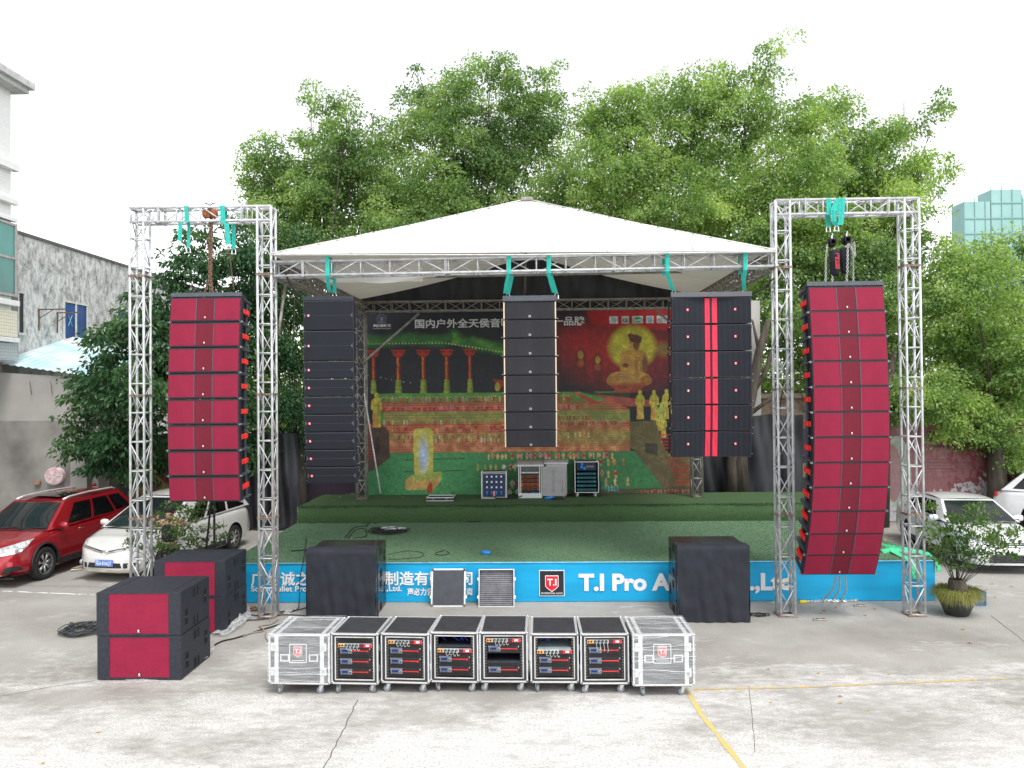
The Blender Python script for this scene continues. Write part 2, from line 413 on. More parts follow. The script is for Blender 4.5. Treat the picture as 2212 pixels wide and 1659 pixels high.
mb = MB(); mb.tube([A(783, 785, YB-.2), A(905, 677, YB-.2)], .035); part('corner_brace', mb, OLDSTEEL, can, True)
mb = MB(); mb.tube([A(1418, 672, YB-.2), A(1505, 742, YB-.2)], .035); part('corner_brace', mb, OLDSTEEL, can, True)
mb = MB(); mb.tube([A(787, 850, YB-.3), A(822, 1066, YB-.9)], .02); part('prop', mb, STEEL, can, True)
# cover
def tarp_mat():
    m = mat('tarpaulin_cover', (.8, .79, .76), .5, var=.05, scale=.8, bump=.3, bscale=2.2)
    t = m.node_tree; L = t.links.new; b = t.nodes['Principled BSDF']; tr = t.nodes.new('ShaderNodeBsdfTranslucent'); tr.inputs[0].default_value = (.46, .40, .34, 1)
    mx = t.nodes.new('ShaderNodeMixShader'); mx.inputs[0].default_value = .17; L(b.outputs[0], mx.inputs[1]); L(tr.outputs[0], mx.inputs[2]); L(mx.outputs[0], t.nodes['Material Output'].inputs[0]); return m
TM = tarp_mat()
apex = A(1138, 432, 16.9)
EZ = ZF+HS+.06
FL = Vector((xc(590, 551), TY-.12, A(590, 551, TY).z)); FR = Vector((xc(1672, 543), TY-.12, A(1672, 544, TY).z))
BL = Vector((pbL.x-.25, YB+.25, ZB+HS+.08)); BR = Vector((pbR.x+.35, YB+.25, ZB+HS+.08)); ridge = Vector((apex.x+.1, YB+.25, apex.z-.25))
def tri_sheet(mb, a, b, c, n=14, sag=.05, wave=0, nw=9):
    idx = {}; vs = []; fs = []
    for i in range(n+1):
        for j in range(n+1-i):
            u, v = i/n, j/n; p = a*(1-u-v)+b*u+c*v
            k = 27*u*v*(1-u-v)
            p = p+Vector((0, 0, -sag*k*.6+wave*math.sin(u*nw*6.28)*k))
            idx[i, j] = len(vs); vs.append(p)
    for i in range(n):
        for j in range(n-i):
            fs.append((idx[i, j], idx[i+1, j], idx[i, j+1]))
            if i+j < n-1: fs.append((idx[i+1, j], idx[i+1, j+1], idx[i, j+1]))
    mb.add(vs, fs)
def quad_sheet(mb, a, b, c, d, nu, nv, fn):
    mb.grid(lambda u, v: (a*(1-u)*(1-v)+b*u*(1-v)+c*u*v+d*(1-u)*v)+Vector((0, 0, fn(u, v))), nu, nv)
mb = MB(); tri_sheet(mb, FL, FR, apex, 60, .12, .035, 6); part('front_cover', mb, TM, can, True)
mb = MB(); SM = mat('tarpaulin_seam', (.62, .61, .59), .6)
for u in (.16, .33, .5, .67, .84):
    e = FL.lerp(FR, u); q = apex.lerp(e, 1); top_ = (FL.lerp(apex, min(1, 2*u)) if u <= .5 else FR.lerp(apex, 2*(1-u)))
    top_ = Vector((e.x, FL.y+(apex.y-FL.y)*(1-abs(2*u-1)), FL.z+(apex.z-FL.z)*(1-abs(2*u-1)))); k_ = 1-abs(2*u-1)
    pts = []
    for i in range(9):
        v = i/8; a_ = v*k_; uu = (u-a_/2); w3 = 1-uu-a_; kk = 27*uu*a_*w3
        pts.append(FL*w3+FR*uu+apex*a_+Vector((0, -.008, -.12*kk*.6+.035*math.sin(uu*6*6.28)*kk+.012)))
    mb.ribbon(pts, (.022, 0, 0), .004)
part('seam', mb, SM, can, True)
mb = MB()
for e, o_ in ((FL, 1), (FR, -1)): mb.tube([e+Vector((0, -.01, .01)), e.lerp(apex, .5)+Vector((0, -.01, -.02)), apex+Vector((0, 0, .02))], .018, 6)
mb.tube([FL+Vector((0, -.02, -.02)), FL.lerp(FR, .5)+Vector((0, -.03, -.05)), FR+Vector((0, -.02, -.02))], .014, 6); part('hem', mb, SM, can, True)
mb = MB(); mb.box(apex.x-.13, apex.x+.13, apex.y-.1, apex.y+.05, apex.z-.04, apex.z+.05, b=.02); part('apex_cap', mb, OLDSTEEL, can)
def fold(u, v): return -.22*math.sin(PI*u)*math.sin(PI*min(v*1.0, 1))-.10*abs(math.sin(u*PI*11))*math.sin(PI*v)**.5
mb = MB(); quad_sheet(mb, FL, BL, ridge, apex, 72, 14, fold); part('side_cover', mb, TM, can, True)
mb = MB(); quad_sheet(mb, FR, BR, ridge, apex, 72, 14, fold); part('side_cover', mb, TM, can, True)
DKT = mat('dark_tarpaulin', (.022, .023, .028), .5, var=.5, scale=1.6, bump=.5, bscale=4, stretch=(2.5, 1, .6))
mb = MB(); mb.grid(lambda u, v: ((BL.x)*(1-u)+(BR.x)*u, YB+.2+.04*math.sin(u*47)+.03*math.sin(u*19+v*5), (ZB-.1)+v*((BL.z-ZB+.14)+(ridge.z-BL.z)*(1-abs(2*u-1)))), 60, 6)
part('gable_tarpaulin', mb, DKT, can, True)
mb = MB(); mb.tube([A(1133, 655, YB), Vector((apex.x, 17.2, apex.z-.15))], .03); mb.tube([Vector((BL.x+.3, 18.5, ZF+.35)), Vector((BR.x-.3, 18.5, ZF+.4))], .025)
part('ridge_pole', mb, OLDSTEEL, can, True)
# loose valance hanging inside the front beam at the left
mb = MB(); a = A(770, 588, TY+.5); b = A(942, 586, TY+.5)
mb.grid(lambda u, v: Vector((a.x+(b.x-a.x)*u, TY+.42+.03*math.sin(u*9+v*2), a.z-.02-v*(.16+.05*math.sin(u*5)))), 24, 4); part('loose_flap', mb, TM, can, True)
mb = MB(); mb.grid(lambda u, v: Vector((A(700, 560, TY+.6).x+1.9*u, TY+.62, ZF+.14-v*.34+.0*u)), 12, 3); part('loose_flap', mb, TM, can, True)
mb = MB()
for i in range(15):
    u = (i+.5)/15
    for e, q in ((FL, apex), (FR, apex)):
        p = e.lerp(q, u)+Vector((0, -.03, -.02)); mb.cb(p, (.05, .02, .035))
part('eyelet_row', mb, OLDSTEEL, can)['kind'] = 'stuff'

# ------------------------------------------------------------------ stage
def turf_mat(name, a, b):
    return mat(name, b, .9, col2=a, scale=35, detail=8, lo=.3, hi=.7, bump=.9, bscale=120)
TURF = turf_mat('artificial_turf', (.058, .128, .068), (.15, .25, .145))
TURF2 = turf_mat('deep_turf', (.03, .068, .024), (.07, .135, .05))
SX0, SX1 = A(527, 1190, 16.75).x, A(2017, 1240, 15.75).x
SY0, SY1, SY2 = 15.72, 20.6, 23.1
SZ0 = A(1140, 1214, SY0).z; SZ1 = SZ0+.42
st = thing('stage', 'low two level stage covered in green artificial turf with blue lettered front', 'stage', (0, 0, 0))
mb = MB(); mb.box(SX0, SX1, SY0+.03, SY2, 0, SZ0-.03); part('platform', mb, mat('stage_timber', (.2, .19, .17), .8), st)
def turf_sheet(x0, x1, y0, y1, z, nx, ny):
    mb = MB(); mb.grid(lambda u, v: (x0+(x1-x0)*u, y0+(y1-y0)*v, z+RNG.normal()*.004), nx, ny); return mb
mb = turf_sheet(SX0-.02, SX1+.02, SY0, SY1+.02, SZ0, 100, 40)
for i in range(100): pass
part('turf_floor', mb, TURF, st, True)
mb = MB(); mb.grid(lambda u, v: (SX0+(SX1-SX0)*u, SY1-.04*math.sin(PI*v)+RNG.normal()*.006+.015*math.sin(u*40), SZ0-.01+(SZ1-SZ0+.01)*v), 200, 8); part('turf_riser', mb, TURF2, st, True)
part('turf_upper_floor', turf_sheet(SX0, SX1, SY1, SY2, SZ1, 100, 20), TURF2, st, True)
mb = MB(); mb.box(SX0-.012, SX0, SY1+.01, SY2, SZ0, SZ1-.01); mb.box(SX1, SX1+.012, SY1+.01, SY2, SZ0, SZ1-.01); part('riser_end', mb, mat('pale_board', (.5, .5, .48), .8), st)
# short turf tufts along edges
def tufts(n, fn, h, m, name, wd=.006):
    p = np.array([fn() for _ in range(n)]); ang = RNG.uniform(0, 2*PI, n); lean = RNG.normal(0, .35, (n, 2)); hh = h*RNG.uniform(.5, 1.3, n)
    d = np.stack([np.cos(ang), np.sin(ang), 0*ang], 1)*wd
    tip = p+np.stack([lean[:, 0]*hh, lean[:, 1]*hh, hh], 1)
    v = np.stack([p-d, p+d, tip], 1).reshape(-1, 3); f = np.arange(3*n).reshape(-1, 3)
    return np_mesh(name, v, f, m)
def np_mesh(name, v, f, m):
    me = bpy.data.meshes.new(name); nf, k = f.shape
    me.vertices.add(len(v)); me.vertices.foreach_set('co', np.ascontiguousarray(v, dtype=np.float32).ravel())
    me.loops.add(nf*k); me.loops.foreach_set('vertex_index', f.astype(np.int32).ravel())
    me.polygons.add(nf); me.polygons.foreach_set('loop_start', np.arange(0, nf*k, k, dtype=np.int32)); 
    try: me.polygons.foreach_set('loop_total', np.full(nf, k, dtype=np.int32))
    except Exception: pass
    me.update(calc_edges=True); me.materials.append(m); return me
me = tufts(26000, lambda: (RNG.uniform(SX0, SX1), RNG.uniform(SY0-.01, SY1), SZ0), .022, TURF, 'turf_blades', .009)
o = ob('turf_blades', me, st); o['kind'] = 'stuff'
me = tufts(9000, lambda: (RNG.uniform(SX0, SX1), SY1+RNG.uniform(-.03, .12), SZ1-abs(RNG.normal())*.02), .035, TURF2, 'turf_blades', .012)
o = ob('turf_blades', me, st); o['kind'] = 'stuff'
BLUE = mat('blue_banner_vinyl', (.005, .36, .66), .45, var=.12, scale=1.2, bump=.25, bscale=5, stretch=(.5, 1, 3))
mb = MB(); mb.grid(lambda u, v: (SX0+(SX1-SX0)*u, SY0-.006+.006*math.sin(u*60+v*3), .01+(SZ0-.03)*v), 160, 6); part('front_banner', mb, BLUE, st, True)
mb = MB(); mb.box(SX1+.003, SX1+.01, SY0, SY1, .01, SZ0-.02); part('end_banner', mb, BLUE, st)
mb = MB(); mb.tube([(SX0, SY0-.02, SZ0-.005), (SX1, SY0-.02, SZ0-.005)], .012, 6); part('banner_hem', mb, mat('pale_blue_hem', (.2, .55, .75), .5), st, True)
def bx(px, py): p = A(px, py, SY0); return (p.x, SY0-.022, p.z)
def btext(s, x0, x1, y, size, **k):
    a, b = bx(x0, y), bx(x1, y); return text_part(s, size, WHITE, st, a, name='banner_lettering', fit=b[0]-a[0], **k)
btext('广州诚之声音响器材制造有限公司', 543, 1021, 1262, .285, bold=.006)
btext('Soundbullet Pro Audio Equipment Co.,Ltd.', 543, 868, 1277, .15, bold=.003)
btext('声必力音响品牌制造商', 880, 1021, 1284, .15, bold=.004)
btext('T.I Pro Audio Co.,Ltd', 1250, 1710, 1274, .44, bold=.018)
a, b = bx(1165, 1287), bx(1219, 1231)
mb = MB(); mb.box(a[0], b[0], SY0-.026, SY0-.016, a[2], b[2]); part('logo_plate', mb, WHITE, st)
mb = MB(); mb.box(a[0]+.014, b[0]-.014, SY0-.031, SY0-.02, a[2]+.014, b[2]-.014); LP = part('logo_panel', mb, BLK, st)
def shield(w_, h_):
    return [(-w_/2, h_), (w_/2, h_), (w_/2, h_*.33), (w_*.3, h_*.17), (0, 0), (-w_*.3, h_*.17), (-w_/2, h_*.33)]
REDL = mat('red_logo', (.7, .015, .03), .4, var=.05)
def logo(parent, cx, y, z, w_, word=True):
    """red shield with T.I lettering, facing -Y"""
    M = Matrix.Translation((cx, y, z)) @ Matrix.Rotation(PI/2, 4, 'X')
    mb = MB(); mb.prism(shield(w_*1.1, w_*1.35), -.001, .002, M); part('shield', mb, WHITE, parent)
    mb = MB(); mb.prism(shield(w_, w_*1.22), .0, .005, M @ Matrix.Translation((0, w_*.07, 0))); part('shield', mb, REDL, parent)
    text_part('T.I', w_*.75, WHITE, parent, (cx-w_*.38, y-.007, z+w_*.55), name='shield_lettering', fit=w_*.76, bold=.02*w_)
cx = (a[0]+b[0])/2; wL = (b[0]-a[0])
logo(st, cx, SY0-.034, a[2]+.17*wL, wL*.48)
text_part('PROFESSIONAL AUDIO', .05, WHITE, st, (a[0]+.04, SY0-.034, a[2]+.04), name='banner_lettering', fit=wL-.08)
# ------------------------------------------------------------------ loudspeakers
ORD = ['topmost', 'second from the top', 'third from the top', 'fourth from the top', 'fifth from the top', 'sixth from the top', 'seventh from the top', 'eighth from the top', 'ninth from the top', 'tenth from the top', 'eleventh from the top', 'lowest']
BADGE = mat('badge_dark_red', (.16, .01, .015), .4, var=.05)
def badge(parent, x, y, z, s, bg_=BADGE, fg=WHITE):
    M = Matrix.Translation((x, y, z)) @ Matrix.Rotation(PI/2, 4, 'X')
    mb = MB(); mb.cb((x, y, z), (s, .006, s)); o = part('badge', mb, bg_, parent)
    mb = MB(); mb.prism([(q[0], q[1]-s*.3) for q in shield(s*.42, s*.6)], .003, .006, M); mb.cb((x, y-.004, z-s*.42), (s*.75, .003, s*.05)); ob('badge_mark', mb.mesh('badge_mark', fg), o)
    return o
def red_cabinet(W, H):
    t = thing('red_cabinet', 'x', 'loudspeaker', group='x')
    h = H-.012; D = .6
    mb = MB()
    mb.box(-W/2, W/2, .012, .13, -h, 0, b=.006)
    mb.prism([(-W/2+.03, .12), (W/2-.03, .12), (W/2-.03, .2), (W/2-.075, .26), (W/2-.075, .44), (W/2-.15, D), (-W/2+.15, D), (-W/2+.075, .44), (-W/2+.075, .26), (-W/2+.03, .2)], -h+.02, -.02)
    part('cabinet_body', mb, BLK, t)
    mb = MB()
    for sx in (-1, 1):
        for z0, z1 in ((-h+.001, -h+.02), (-.02, -.001)): mb.box(sx*(W/2-.03)-.03, sx*(W/2-.03)+.03, .14, D-.05, z0, z1)
        mb.box(sx*(W/2-.05)-.012, sx*(W/2-.05)+.012, .40, .47, -h+.02, -.02)
    part('side_rail', mb, SLATE, t)
    gz0, gz1 = -h+.028, -.028
    gw = [(-W/2+.018, -W/2+.018+.365*W), (-.128*W+.004, .128*W-.004), (W/2-.018-.365*W, W/2-.018)]
    for i, (a, b) in enumerate(gw):
        mb = MB()
        if i == 1: mb.box(a, b, .004, .02, gz0, gz1)
        else:
            y0, y1 = (0, .004) if i == 0 else (.004, 0)
            mb.add([(a, y0, gz0), (b, y1, gz0), (b, .02, gz0), (a, .02, gz0), (a, y0, gz1), (b, y1, gz1), (b, .02, gz1), (a, .02, gz1)], [(0, 3, 2, 1), (4, 5, 6, 7), (0, 1, 5, 4), (1, 2, 6, 5), (2, 3, 7, 6), (3, 0, 4, 7)])
        part('grille', mb, RED_C if i == 1 else RED_G, t)
    mb = MB()
    for x in (gw[1][0]-.004, gw[1][1]+.004): mb.box(x-.007, x+.007, -.004, .015, gz0, gz1)
    part('grille_divider', mb, SLATE, t)
    badge(t, 0, 0, gz0+.05, .042)
    for sx in (-1, 1):
        mb = MB(); x = sx*(W/2-.02)
        M = Matrix.Translation((x, .24, -h/2)) @ Matrix.Rotation(R(0), 4, 'Z')
        mb.box(-.02, .02, -.085, .04, -.045, .045, M, b=.008); mb.cb((0, .075, .0), (.07, .08, .085), M, b=.01); mb.box(-.02, .02, .11, .22, -.045, .045, M, b=.008)
        part('handle', mb, REDP, t)
        mb = MB(); mb.cb((sx*(W/2+.005), .05, -h+.0), (.03, .05, .035)); mb.tube([(sx*(W/2+.0), .03, -h), (sx*(W/2+.045), .03, -h)], .006, 6); mb.tube([(sx*(W/2-.025), .0, -h+.03), (sx*(W/2-.025), .02, -h-.01)], .004, 5)
        part('locking_pin', mb, PINM, t)
    return t
def hang(proto, x, y, z, angles, H, labels, group, gap=.0, Hs=None):
    ch = tree_of(proto); p = Vector((x, y, z)); out = []
    for i, a in enumerate(angles):
        th = R(a); h = Hs[i] if Hs else H
        # positive angle: the face looks downwards, the lower edge goes back
        M = Matrix.Translation(p) @ Matrix.Rotation(th, 4, 'X')
        out.append(dup(proto, ch, labels[i], M=M, group=group))
        p = p + Vector((0, math.sin(th), -math.cos(th)))*(h+gap)
    return out, p
def kill(proto):
    for c in list(proto.children):
        for g in list(c.children): bpy.data.objects.remove(g)
        bpy.data.objects.remove(c)
    bpy.data.objects.remove(proto)
def rig_frame(W, D, label, M, m=SLATE, cat='rigging frame', h=.075):
    t = thing('rigging_frame', label, cat, M=M)
    mb = MB(); mb.box(-W/2, W/2, 0, .05, 0, h, b=.004); part('front_bar', mb, m, t)
    mb = MB(); mb.box(-W/2+.1, W/2-.1, D-.05, D, 0, h, b=.004); part('rear_bar', mb, BLK2, t)
    for s in (-1, 1):
        mb = MB(); x = s*(W/2-.02); xe = s*(W/2-.1)
        mb.add([(x-.015, .05, 0), (x+.015, .05, 0), (xe+.015, D-.05, 0), (xe-.015, D-.05, 0), (x-.015, .05, h), (x+.015, .05, h), (xe+.015, D-.05, h), (xe-.015, D-.05, h)], [(0, 3, 2, 1), (4, 5, 6, 7), (0, 1, 5, 4), (1, 2, 6, 5), (2, 3, 7, 6), (3, 0, 4, 7)])
        part('side_bar', mb, BLK2, t)
    mb = MB(); mb.box(-.04, .04, .05, D-.05, h*.3, h, b=.003); part('centre_bar', mb, BLK2, t)
    return t
# left red array (8)
YA = 13.95
tl, tr, bt = A(362, 641, YA), A(516, 641, YA), A(440, 1086, YA)
angA = [-7, -5.5, -4, -2.5, -1, 1, 3, 5]
WA = (tr-tl).length; HA = (tl.z-bt.z)/sum(math.cos(R(a)) for a in angA)
pr = red_cabinet(WA, HA)
cxA = (tl.x+tr.x)/2
hang(pr, cxA, YA+.12, tl.z, angA, HA, ['red fronted cabinet, %s in the left hanging stack of eight' % (ORD[i] if i < 7 else 'lowest') for i in range(8)], 'red fronted cabinets hanging at the left')
rig_frame(WA, .62, 'dark steel rigging frame on top of the left red cabinet stack', Matrix.Translation((cxA, YA+.12, tl.z+.01)) @ Matrix.Rotation(R(-8), 4, 'X'))
ZA_TOP = tl.z+.09
# right red array (12)
YE = 13.6
tl, tr, bt = A(1750, 617, YE), A(1910, 617, YE), A(1810, 1248, YE+.35)
angE = [-9, -7, -5, -3, -1, 1, 4, 8, 12, 17, 22, 27]
WE = WA*1.0; HE = (tl.z-bt.z)/sum(math.cos(R(a)) for a in angE)
cxE = (tl.x+tr.x)/2+.02
hang(pr, cxE, YE+.12, tl.z, angE, HE, ['red fronted cabinet, %s in the right curved hanging stack of twelve' % ORD[i] for i in range(12)], 'red fronted cabinets hanging at the right')
for c in []: pass
kill(pr)
rig_frame(WE+.02, .75, 'dark steel rigging frame on top of the right curved red cabinet stack', Matrix.Translation((cxE, YE+.12, tl.z+.01)) @ Matrix.Rotation(R(-9), 4, 'X'))
ZE_TOP = tl.z+.09

# black left array: two tall, seven short
def black_cabinet(W, H, tall):
    t = thing('black_cabinet', 'x', 'loudspeaker', group='x'); h = H-.014
    mb = MB(); mb.box(-W/2, W/2, .012, .1, -h, 0, b=.005)
    mb.prism([(-W/2+.03, .1), (W/2-.03, .1), (W/2-.06, .5), (-W/2+.06, .5)], -h+.015, -.015); part('cabinet_body', mb, BLK, t)
    mb = MB(); mid = -h/2
    for z0, z1 in ((-h+.014, mid-.003), (mid+.003, -.014)): mb.box(-W/2+.02, W/2-.02, .0, .014, z0, z1, b=.003)
    part('grille', mb, BLK_G, t)
    mb = MB(); mb.box(-W/2+.06, W/2-.06, -.002, .01, mid-.002, mid+.002)
    for s in (-1, 1): mb.prism([(s*(W/2-.02), mid-.045), (s*(W/2-.06), mid), (s*(W/2-.02), mid+.045)][::s], 0, .012, Matrix.Rotation(PI/2, 4, 'X') @ Matrix.Translation((0, 0, -.008)))
    part('grille_seam', mb, SLATE, t)
    mb = MB(); mb.box(-W/2, W/2, -.001, .012, -.012, -.004); part('top_lip', mb, SLATE, t)
    badge(t, -W/2+.1, -.005, mid, .045, REDL)
    for s in (-1, 1):
        x = s*(W/2-.005)
        mb = MB()
        for y in (.13, .3): mb.box(min(x, x+s*.015), max(x, x+s*.015), y, y+.05, -h+.04, -.04, b=.004)
        mb.box(min(x, x+s*.012), max(x, x+s*.012), .12, .42, mid-.012, mid+.012)
        part('side_rigging', mb, BLK2, t)
        mb = MB(); mb.tube([(x+s*.01, .11, -h+.03), (x+s*.05, .11, -h+.03)], .006, 6); mb.tube([(x+s*.01, .11, -.03), (x+s*.04, .11, -.03)], .006, 6)
        if not tall: mb.tube([(x, .12, -h*.25), (x+s*.05, .1, -h*.35), (x+s*.06, .1, -h*.6), (x+s*.01, .12, -h*.8)], .003, 5)
        part('locking_pin', mb, PINM, t)
    return t
YC = TY+HS-.15
tl, tr, bt = A(654, 650, YC), A(771, 649, YC), A(720, 1049, YC)
WB = (tr-tl).length*.93
angB = [0, 0, 0, 1, 2, 4, 6, 9, 12]
tot = tl.z-bt.z; k = tot/(.52*2+.305*sum(math.cos(R(a)) for a in angB[2:]))
HT, HSm = .52*k, .305*k
cxB = (tl.x+tr.x)/2-.03
pt = black_cabinet(WB, HT, True); ps = black_cabinet(WB, HSm, False)
_, p = hang(pt, cxB, YC, tl.z, angB[:2], HT, ['tall black cabinet at the top of the left black hanging stack', 'tall black cabinet second from the top of the left black hanging stack'], 'black cabinets hanging at the left of the stage')
hang(ps, p.x, p.y, p.z, angB[2:], HSm, ['short black cabinet with red badge, %s in the left black hanging stack' % (ORD[i+2] if i < 6 else 'lowest') for i in range(7)], 'black cabinets hanging at the left of the stage')
kill(pt); kill(ps)
rig_frame(WB+.01, .52, 'black rigging frame on top of the left black cabinet stack', Matrix.Translation((cxB, YC, tl.z+.006)), BLK2, h=.08)
ZB_TOP = tl.z+.08
# centre array: eight dusty black
def centre_cabinet(W, H):
    t = thing('centre_cabinet', 'x', 'loudspeaker', group='x'); h = H-.014
    mb = MB(); mb.box(-W/2+.025, W/2-.025, .012, .12, -h, 0, b=.004); mb.prism([(-W/2+.03, .1), (W/2-.03, .1), (W/2-.1, .45), (-W/2+.1, .45)], -h+.01, -.01); part('cabinet_body', mb, BLK, t)
    mb = MB(); mb.box(-W/2+.035, W/2-.035, .0, .015, -h+.015, -.015, b=.003); part('grille', mb, DUST_G, t)
    for s in (-1, 1):
        x = s*(W/2-.012); mb = MB(); mb.box(x-.012, x+.012, .0, .14, -h+.01, -.006, b=.003); part('side_rail', mb, GOLD, t)
        mb = MB(); mb.tube([(x, .03, -h+.012), (x+s*.05, .03, -h+.012)], .006, 6); part('locking_pin', mb, PINM, t)
    badge(t, .0, -.003, -h+.055, .04, mat('silver_badge', (.4, .4, .4), .4), BLK)
    return t
tl, tr, bt = A(1087, 652, YC), A(1201, 651, YC), A(1146, 970, YC)
WC = (tr-tl).length; angC = [0, 0, 1, 2, 4, 6, 9, 15]; HC = (tl.z-bt.z)/sum(math.cos(R(a)) for a in angC)
cxC = (tl.x+tr.x)/2; pr = centre_cabinet(WC, HC)
hang(pr, cxC, YC, tl.z, angC, HC, ['dusty black cabinet, %s in the centre hanging stack of eight' % (ORD[i] if i < 7 else 'lowest') for i in range(8)], 'dusty black cabinets hanging in the centre'); kill(pr)
rig_frame(WC+.02, .47, 'grey rigging frame on top of the centre cabinet stack', Matrix.Translation((cxC, YC-.02, tl.z+.008)), SLATE, h=.1)
ZC_TOP = tl.z+.1
# right double array: six wide with red centre columns
def double_cabinet(W, H):
    t = thing('double_cabinet', 'x', 'loudspeaker', group='x'); h = H-.02; V = .09
    mb = MB()
    mb.prism([(-W/2, .01), (-.01, .01+V), (.01, .01+V), (W/2, .01), (W/2, .1), (W/2-.08, .5), (-W/2+.08, .5), (-W/2, .1)], -h, 0); part('cabinet_body', mb, BLK2, t)
    for s in (-1, 1):
        y = lambda x: V*(1-abs(x)/(W/2))
        def slab(x0, x1, z0, z1, e, d=.012):
            m_ = MB(); y0, y1 = y(x0)-e, y(x1)-e
            q = [(s*x0, y0, z0), (s*x1, y1, z0), (s*x1, y1+d, z0), (s*x0, y0+d, z0), (s*x0, y0, z1), (s*x1, y1, z1), (s*x1, y1+d, z1), (s*x0, y0+d, z1)]
            fs = [(0, 3, 2, 1), (4, 5, 6, 7), (0, 1, 5, 4), (1, 2, 6, 5), (2, 3, 7, 6), (3, 0, 4, 7)]
            m_.add(q, fs if s > 0 else [f[::-1] for f in fs]); return m_
        part('grille', slab(.125, W/2-.02, -h+.02, -.02, .004, .016), BLK_G, t)
        part('red_panel', slab(.02, .112, -h+.01, -.01, .012, .022), RED_COL, t)
        badge(t, s*W*.3, y(W*.3)-.01, -h*.47, .045, REDL)
        mb = MB(); x = s*(W/2+.002); mb.box(min(x, x+s*.02), max(x, x+s*.02), .06, .42, -h+.03, -h+.07, b=.003); mb.box(min(x, x+s*.02), max(x, x+s*.02), .06, .42, -.07, -.03, b=.003); mb.box(min(x, x+s*.03), max(x, x+s*.03), .2, .25, -h+.03, -.03, b=.003)
        part('side_rigging', mb, BLK, t)
        mb = MB(); mb.tube([(x, .08, -h+.05), (x+s*.045, .08, -h+.05)], .006, 6); mb.tube([(x, .08, -.05), (x+s*.04, .08, -.05)], .006, 6); part('locking_pin', mb, PINM, t)
    mb = MB(); mb.box(-.012, .012, V-.02, V+.01, -h, 0); part('centre_post', mb, BLK, t)
    return t
tl, tr, bt = A(1450, 643, YC), A(1624, 641, YC), A(1533, 992, YC)
WD = (tr-tl).length*.985; angD = [0, 0, 1, 2, 5, 8]; HD = (tl.z-bt.z)/sum(math.cos(R(a)) for a in angD)
cxD = (tl.x+tr.x)/2; pr = double_cabinet(WD, HD)
hang(pr, cxD, YC, tl.z, angD, HD, ['wide black cabinet with red centre column, %s in the stack of six' % (ORD[i] if i < 5 else 'lowest') for i in range(6)], 'wide black and red cabinets hanging at the right of the stage'); kill(pr)
rig_frame(WD+.03, .52, 'long grey rigging frame with rust on top of the wide black cabinet stack', Matrix.Translation((cxD, YC, tl.z+.008)), mat('slate_rusty', (.1, .105, .12), .5, col2=(.3, .1, .05), scale=3, lo=.3, hi=.42), h=.09)
ZD_TOP = tl.z+.09

# ------------------------------------------------------------------ subwoofers on the ground
def sub(W, H, D, red=True):
    t = thing('subwoofer', 'x', 'subwoofer', group='x')
    mb = MB(); fr = .02 if red else 0
    mb.box(-W/2, W/2, fr, D, .004, H, b=.006)
    g0, g1 = -W/2+.145*W, W/2-.145*W
    if red:
        mb.box(-W/2, g0, 0, fr+.002, .004, H, b=.003); mb.box(g1, W/2, 0, fr+.002, .004, H, b=.003); mb.box(g0, g1, 0.001, fr+.002, H-.02, H-.001); mb.box(g0, g1, 0.001, fr+.002, .005, .03)
    part('cabinet_body', mb, BLK2, t)
    if red:
        mb = MB(); mb.box(g0+.003, g1-.003, .006, .018, .031, H-.022); part('grille', mb, RED_G, t)
        badge(t, .0, .002, .075, .05)
    mb = MB()
    for s in (-1, 1): mb.box(s*W*.37-.006, s*W*.37+.006, .1, D-.06, H-.001, H+.003)
    part('skid_groove', mb, BLK, t)
    for s in (-1, 1):
        for (y, z, wv, hv) in ((D*.18, H*.36, .085, .22), (D*.83, H*.58, .085, .2), (D*.5, H*.82, .17, .13), (D*.5, H*.15, .17, .13)):
            mb = MB(); x = s*W/2
            xa, xb = (x-.001, x+.006) if s > 0 else (x-.006, x+.001)
            mb.box(xa, xb, y-wv/2-.012, y+wv/2+.012, z-hv/2-.012, z+hv/2+.012, b=.003); q = part('handle_cup', mb, BLK2, t)
            mb = MB(); xa, xb = (x+.004, x+.0075) if s > 0 else (x-.0075, x-.004)
            if wv < hv:
                mb.box(xa, xb, y-wv/2, y+wv/2, z+.015, z+hv/2); mb.box(xa, xb, y-wv/2, y+wv/2, z-hv/2, z-.015)
            else:
                mb.box(xa, xb, y-wv/2, y-.015, z-hv/2, z+hv/2); mb.box(xa, xb, y+.015, y+wv/2, z-hv/2, z+hv/2)
            ob('handle_recess', mb.mesh('handle_recess', mat('recess_black', (.003, .003, .003), .9)), q)
            mb = MB(); mb.box(min(x, x+s*.009), max(x, x+s*.009), y-.004, y+.004, z-hv/2-.01, z+hv/2+.01) if wv > hv else mb.box(min(x, x+s*.009), max(x, x+s*.009), y-wv/2, y+wv/2, z-.006, z+.006)
            ob('grip', mb.mesh('grip', SLATE), q)
    return t
fl, fr_ = G(209, 1471), G(393, 1469); yS = (fl.y+fr_.y)/2; WS = fr_.x-fl.x
HSb = (A(300, 1282, yS).z)/2
pr = sub(WS, HSb, 1.05)
ch = tree_of(pr); cx = (fl.x+fr_.x)/2
dup(pr, ch, 'red fronted subwoofer at the bottom of the nearest left stack on plastic film', loc=(cx, yS, .01), rotz=R(.3), group='red fronted subwoofers on the ground')
dup(pr, ch, 'red fronted subwoofer on top of the nearest left stack', loc=(cx-.012, yS+.004, .012+HSb), rotz=R(.5), group='red fronted subwoofers on the ground')
b2 = G(486, 1371); 
dup(pr, ch, 'red fronted subwoofer at the bottom of the farther left stack', loc=(b2.x-WS/2, b2.y, .01), rotz=R(0), group='red fronted subwoofers on the ground')
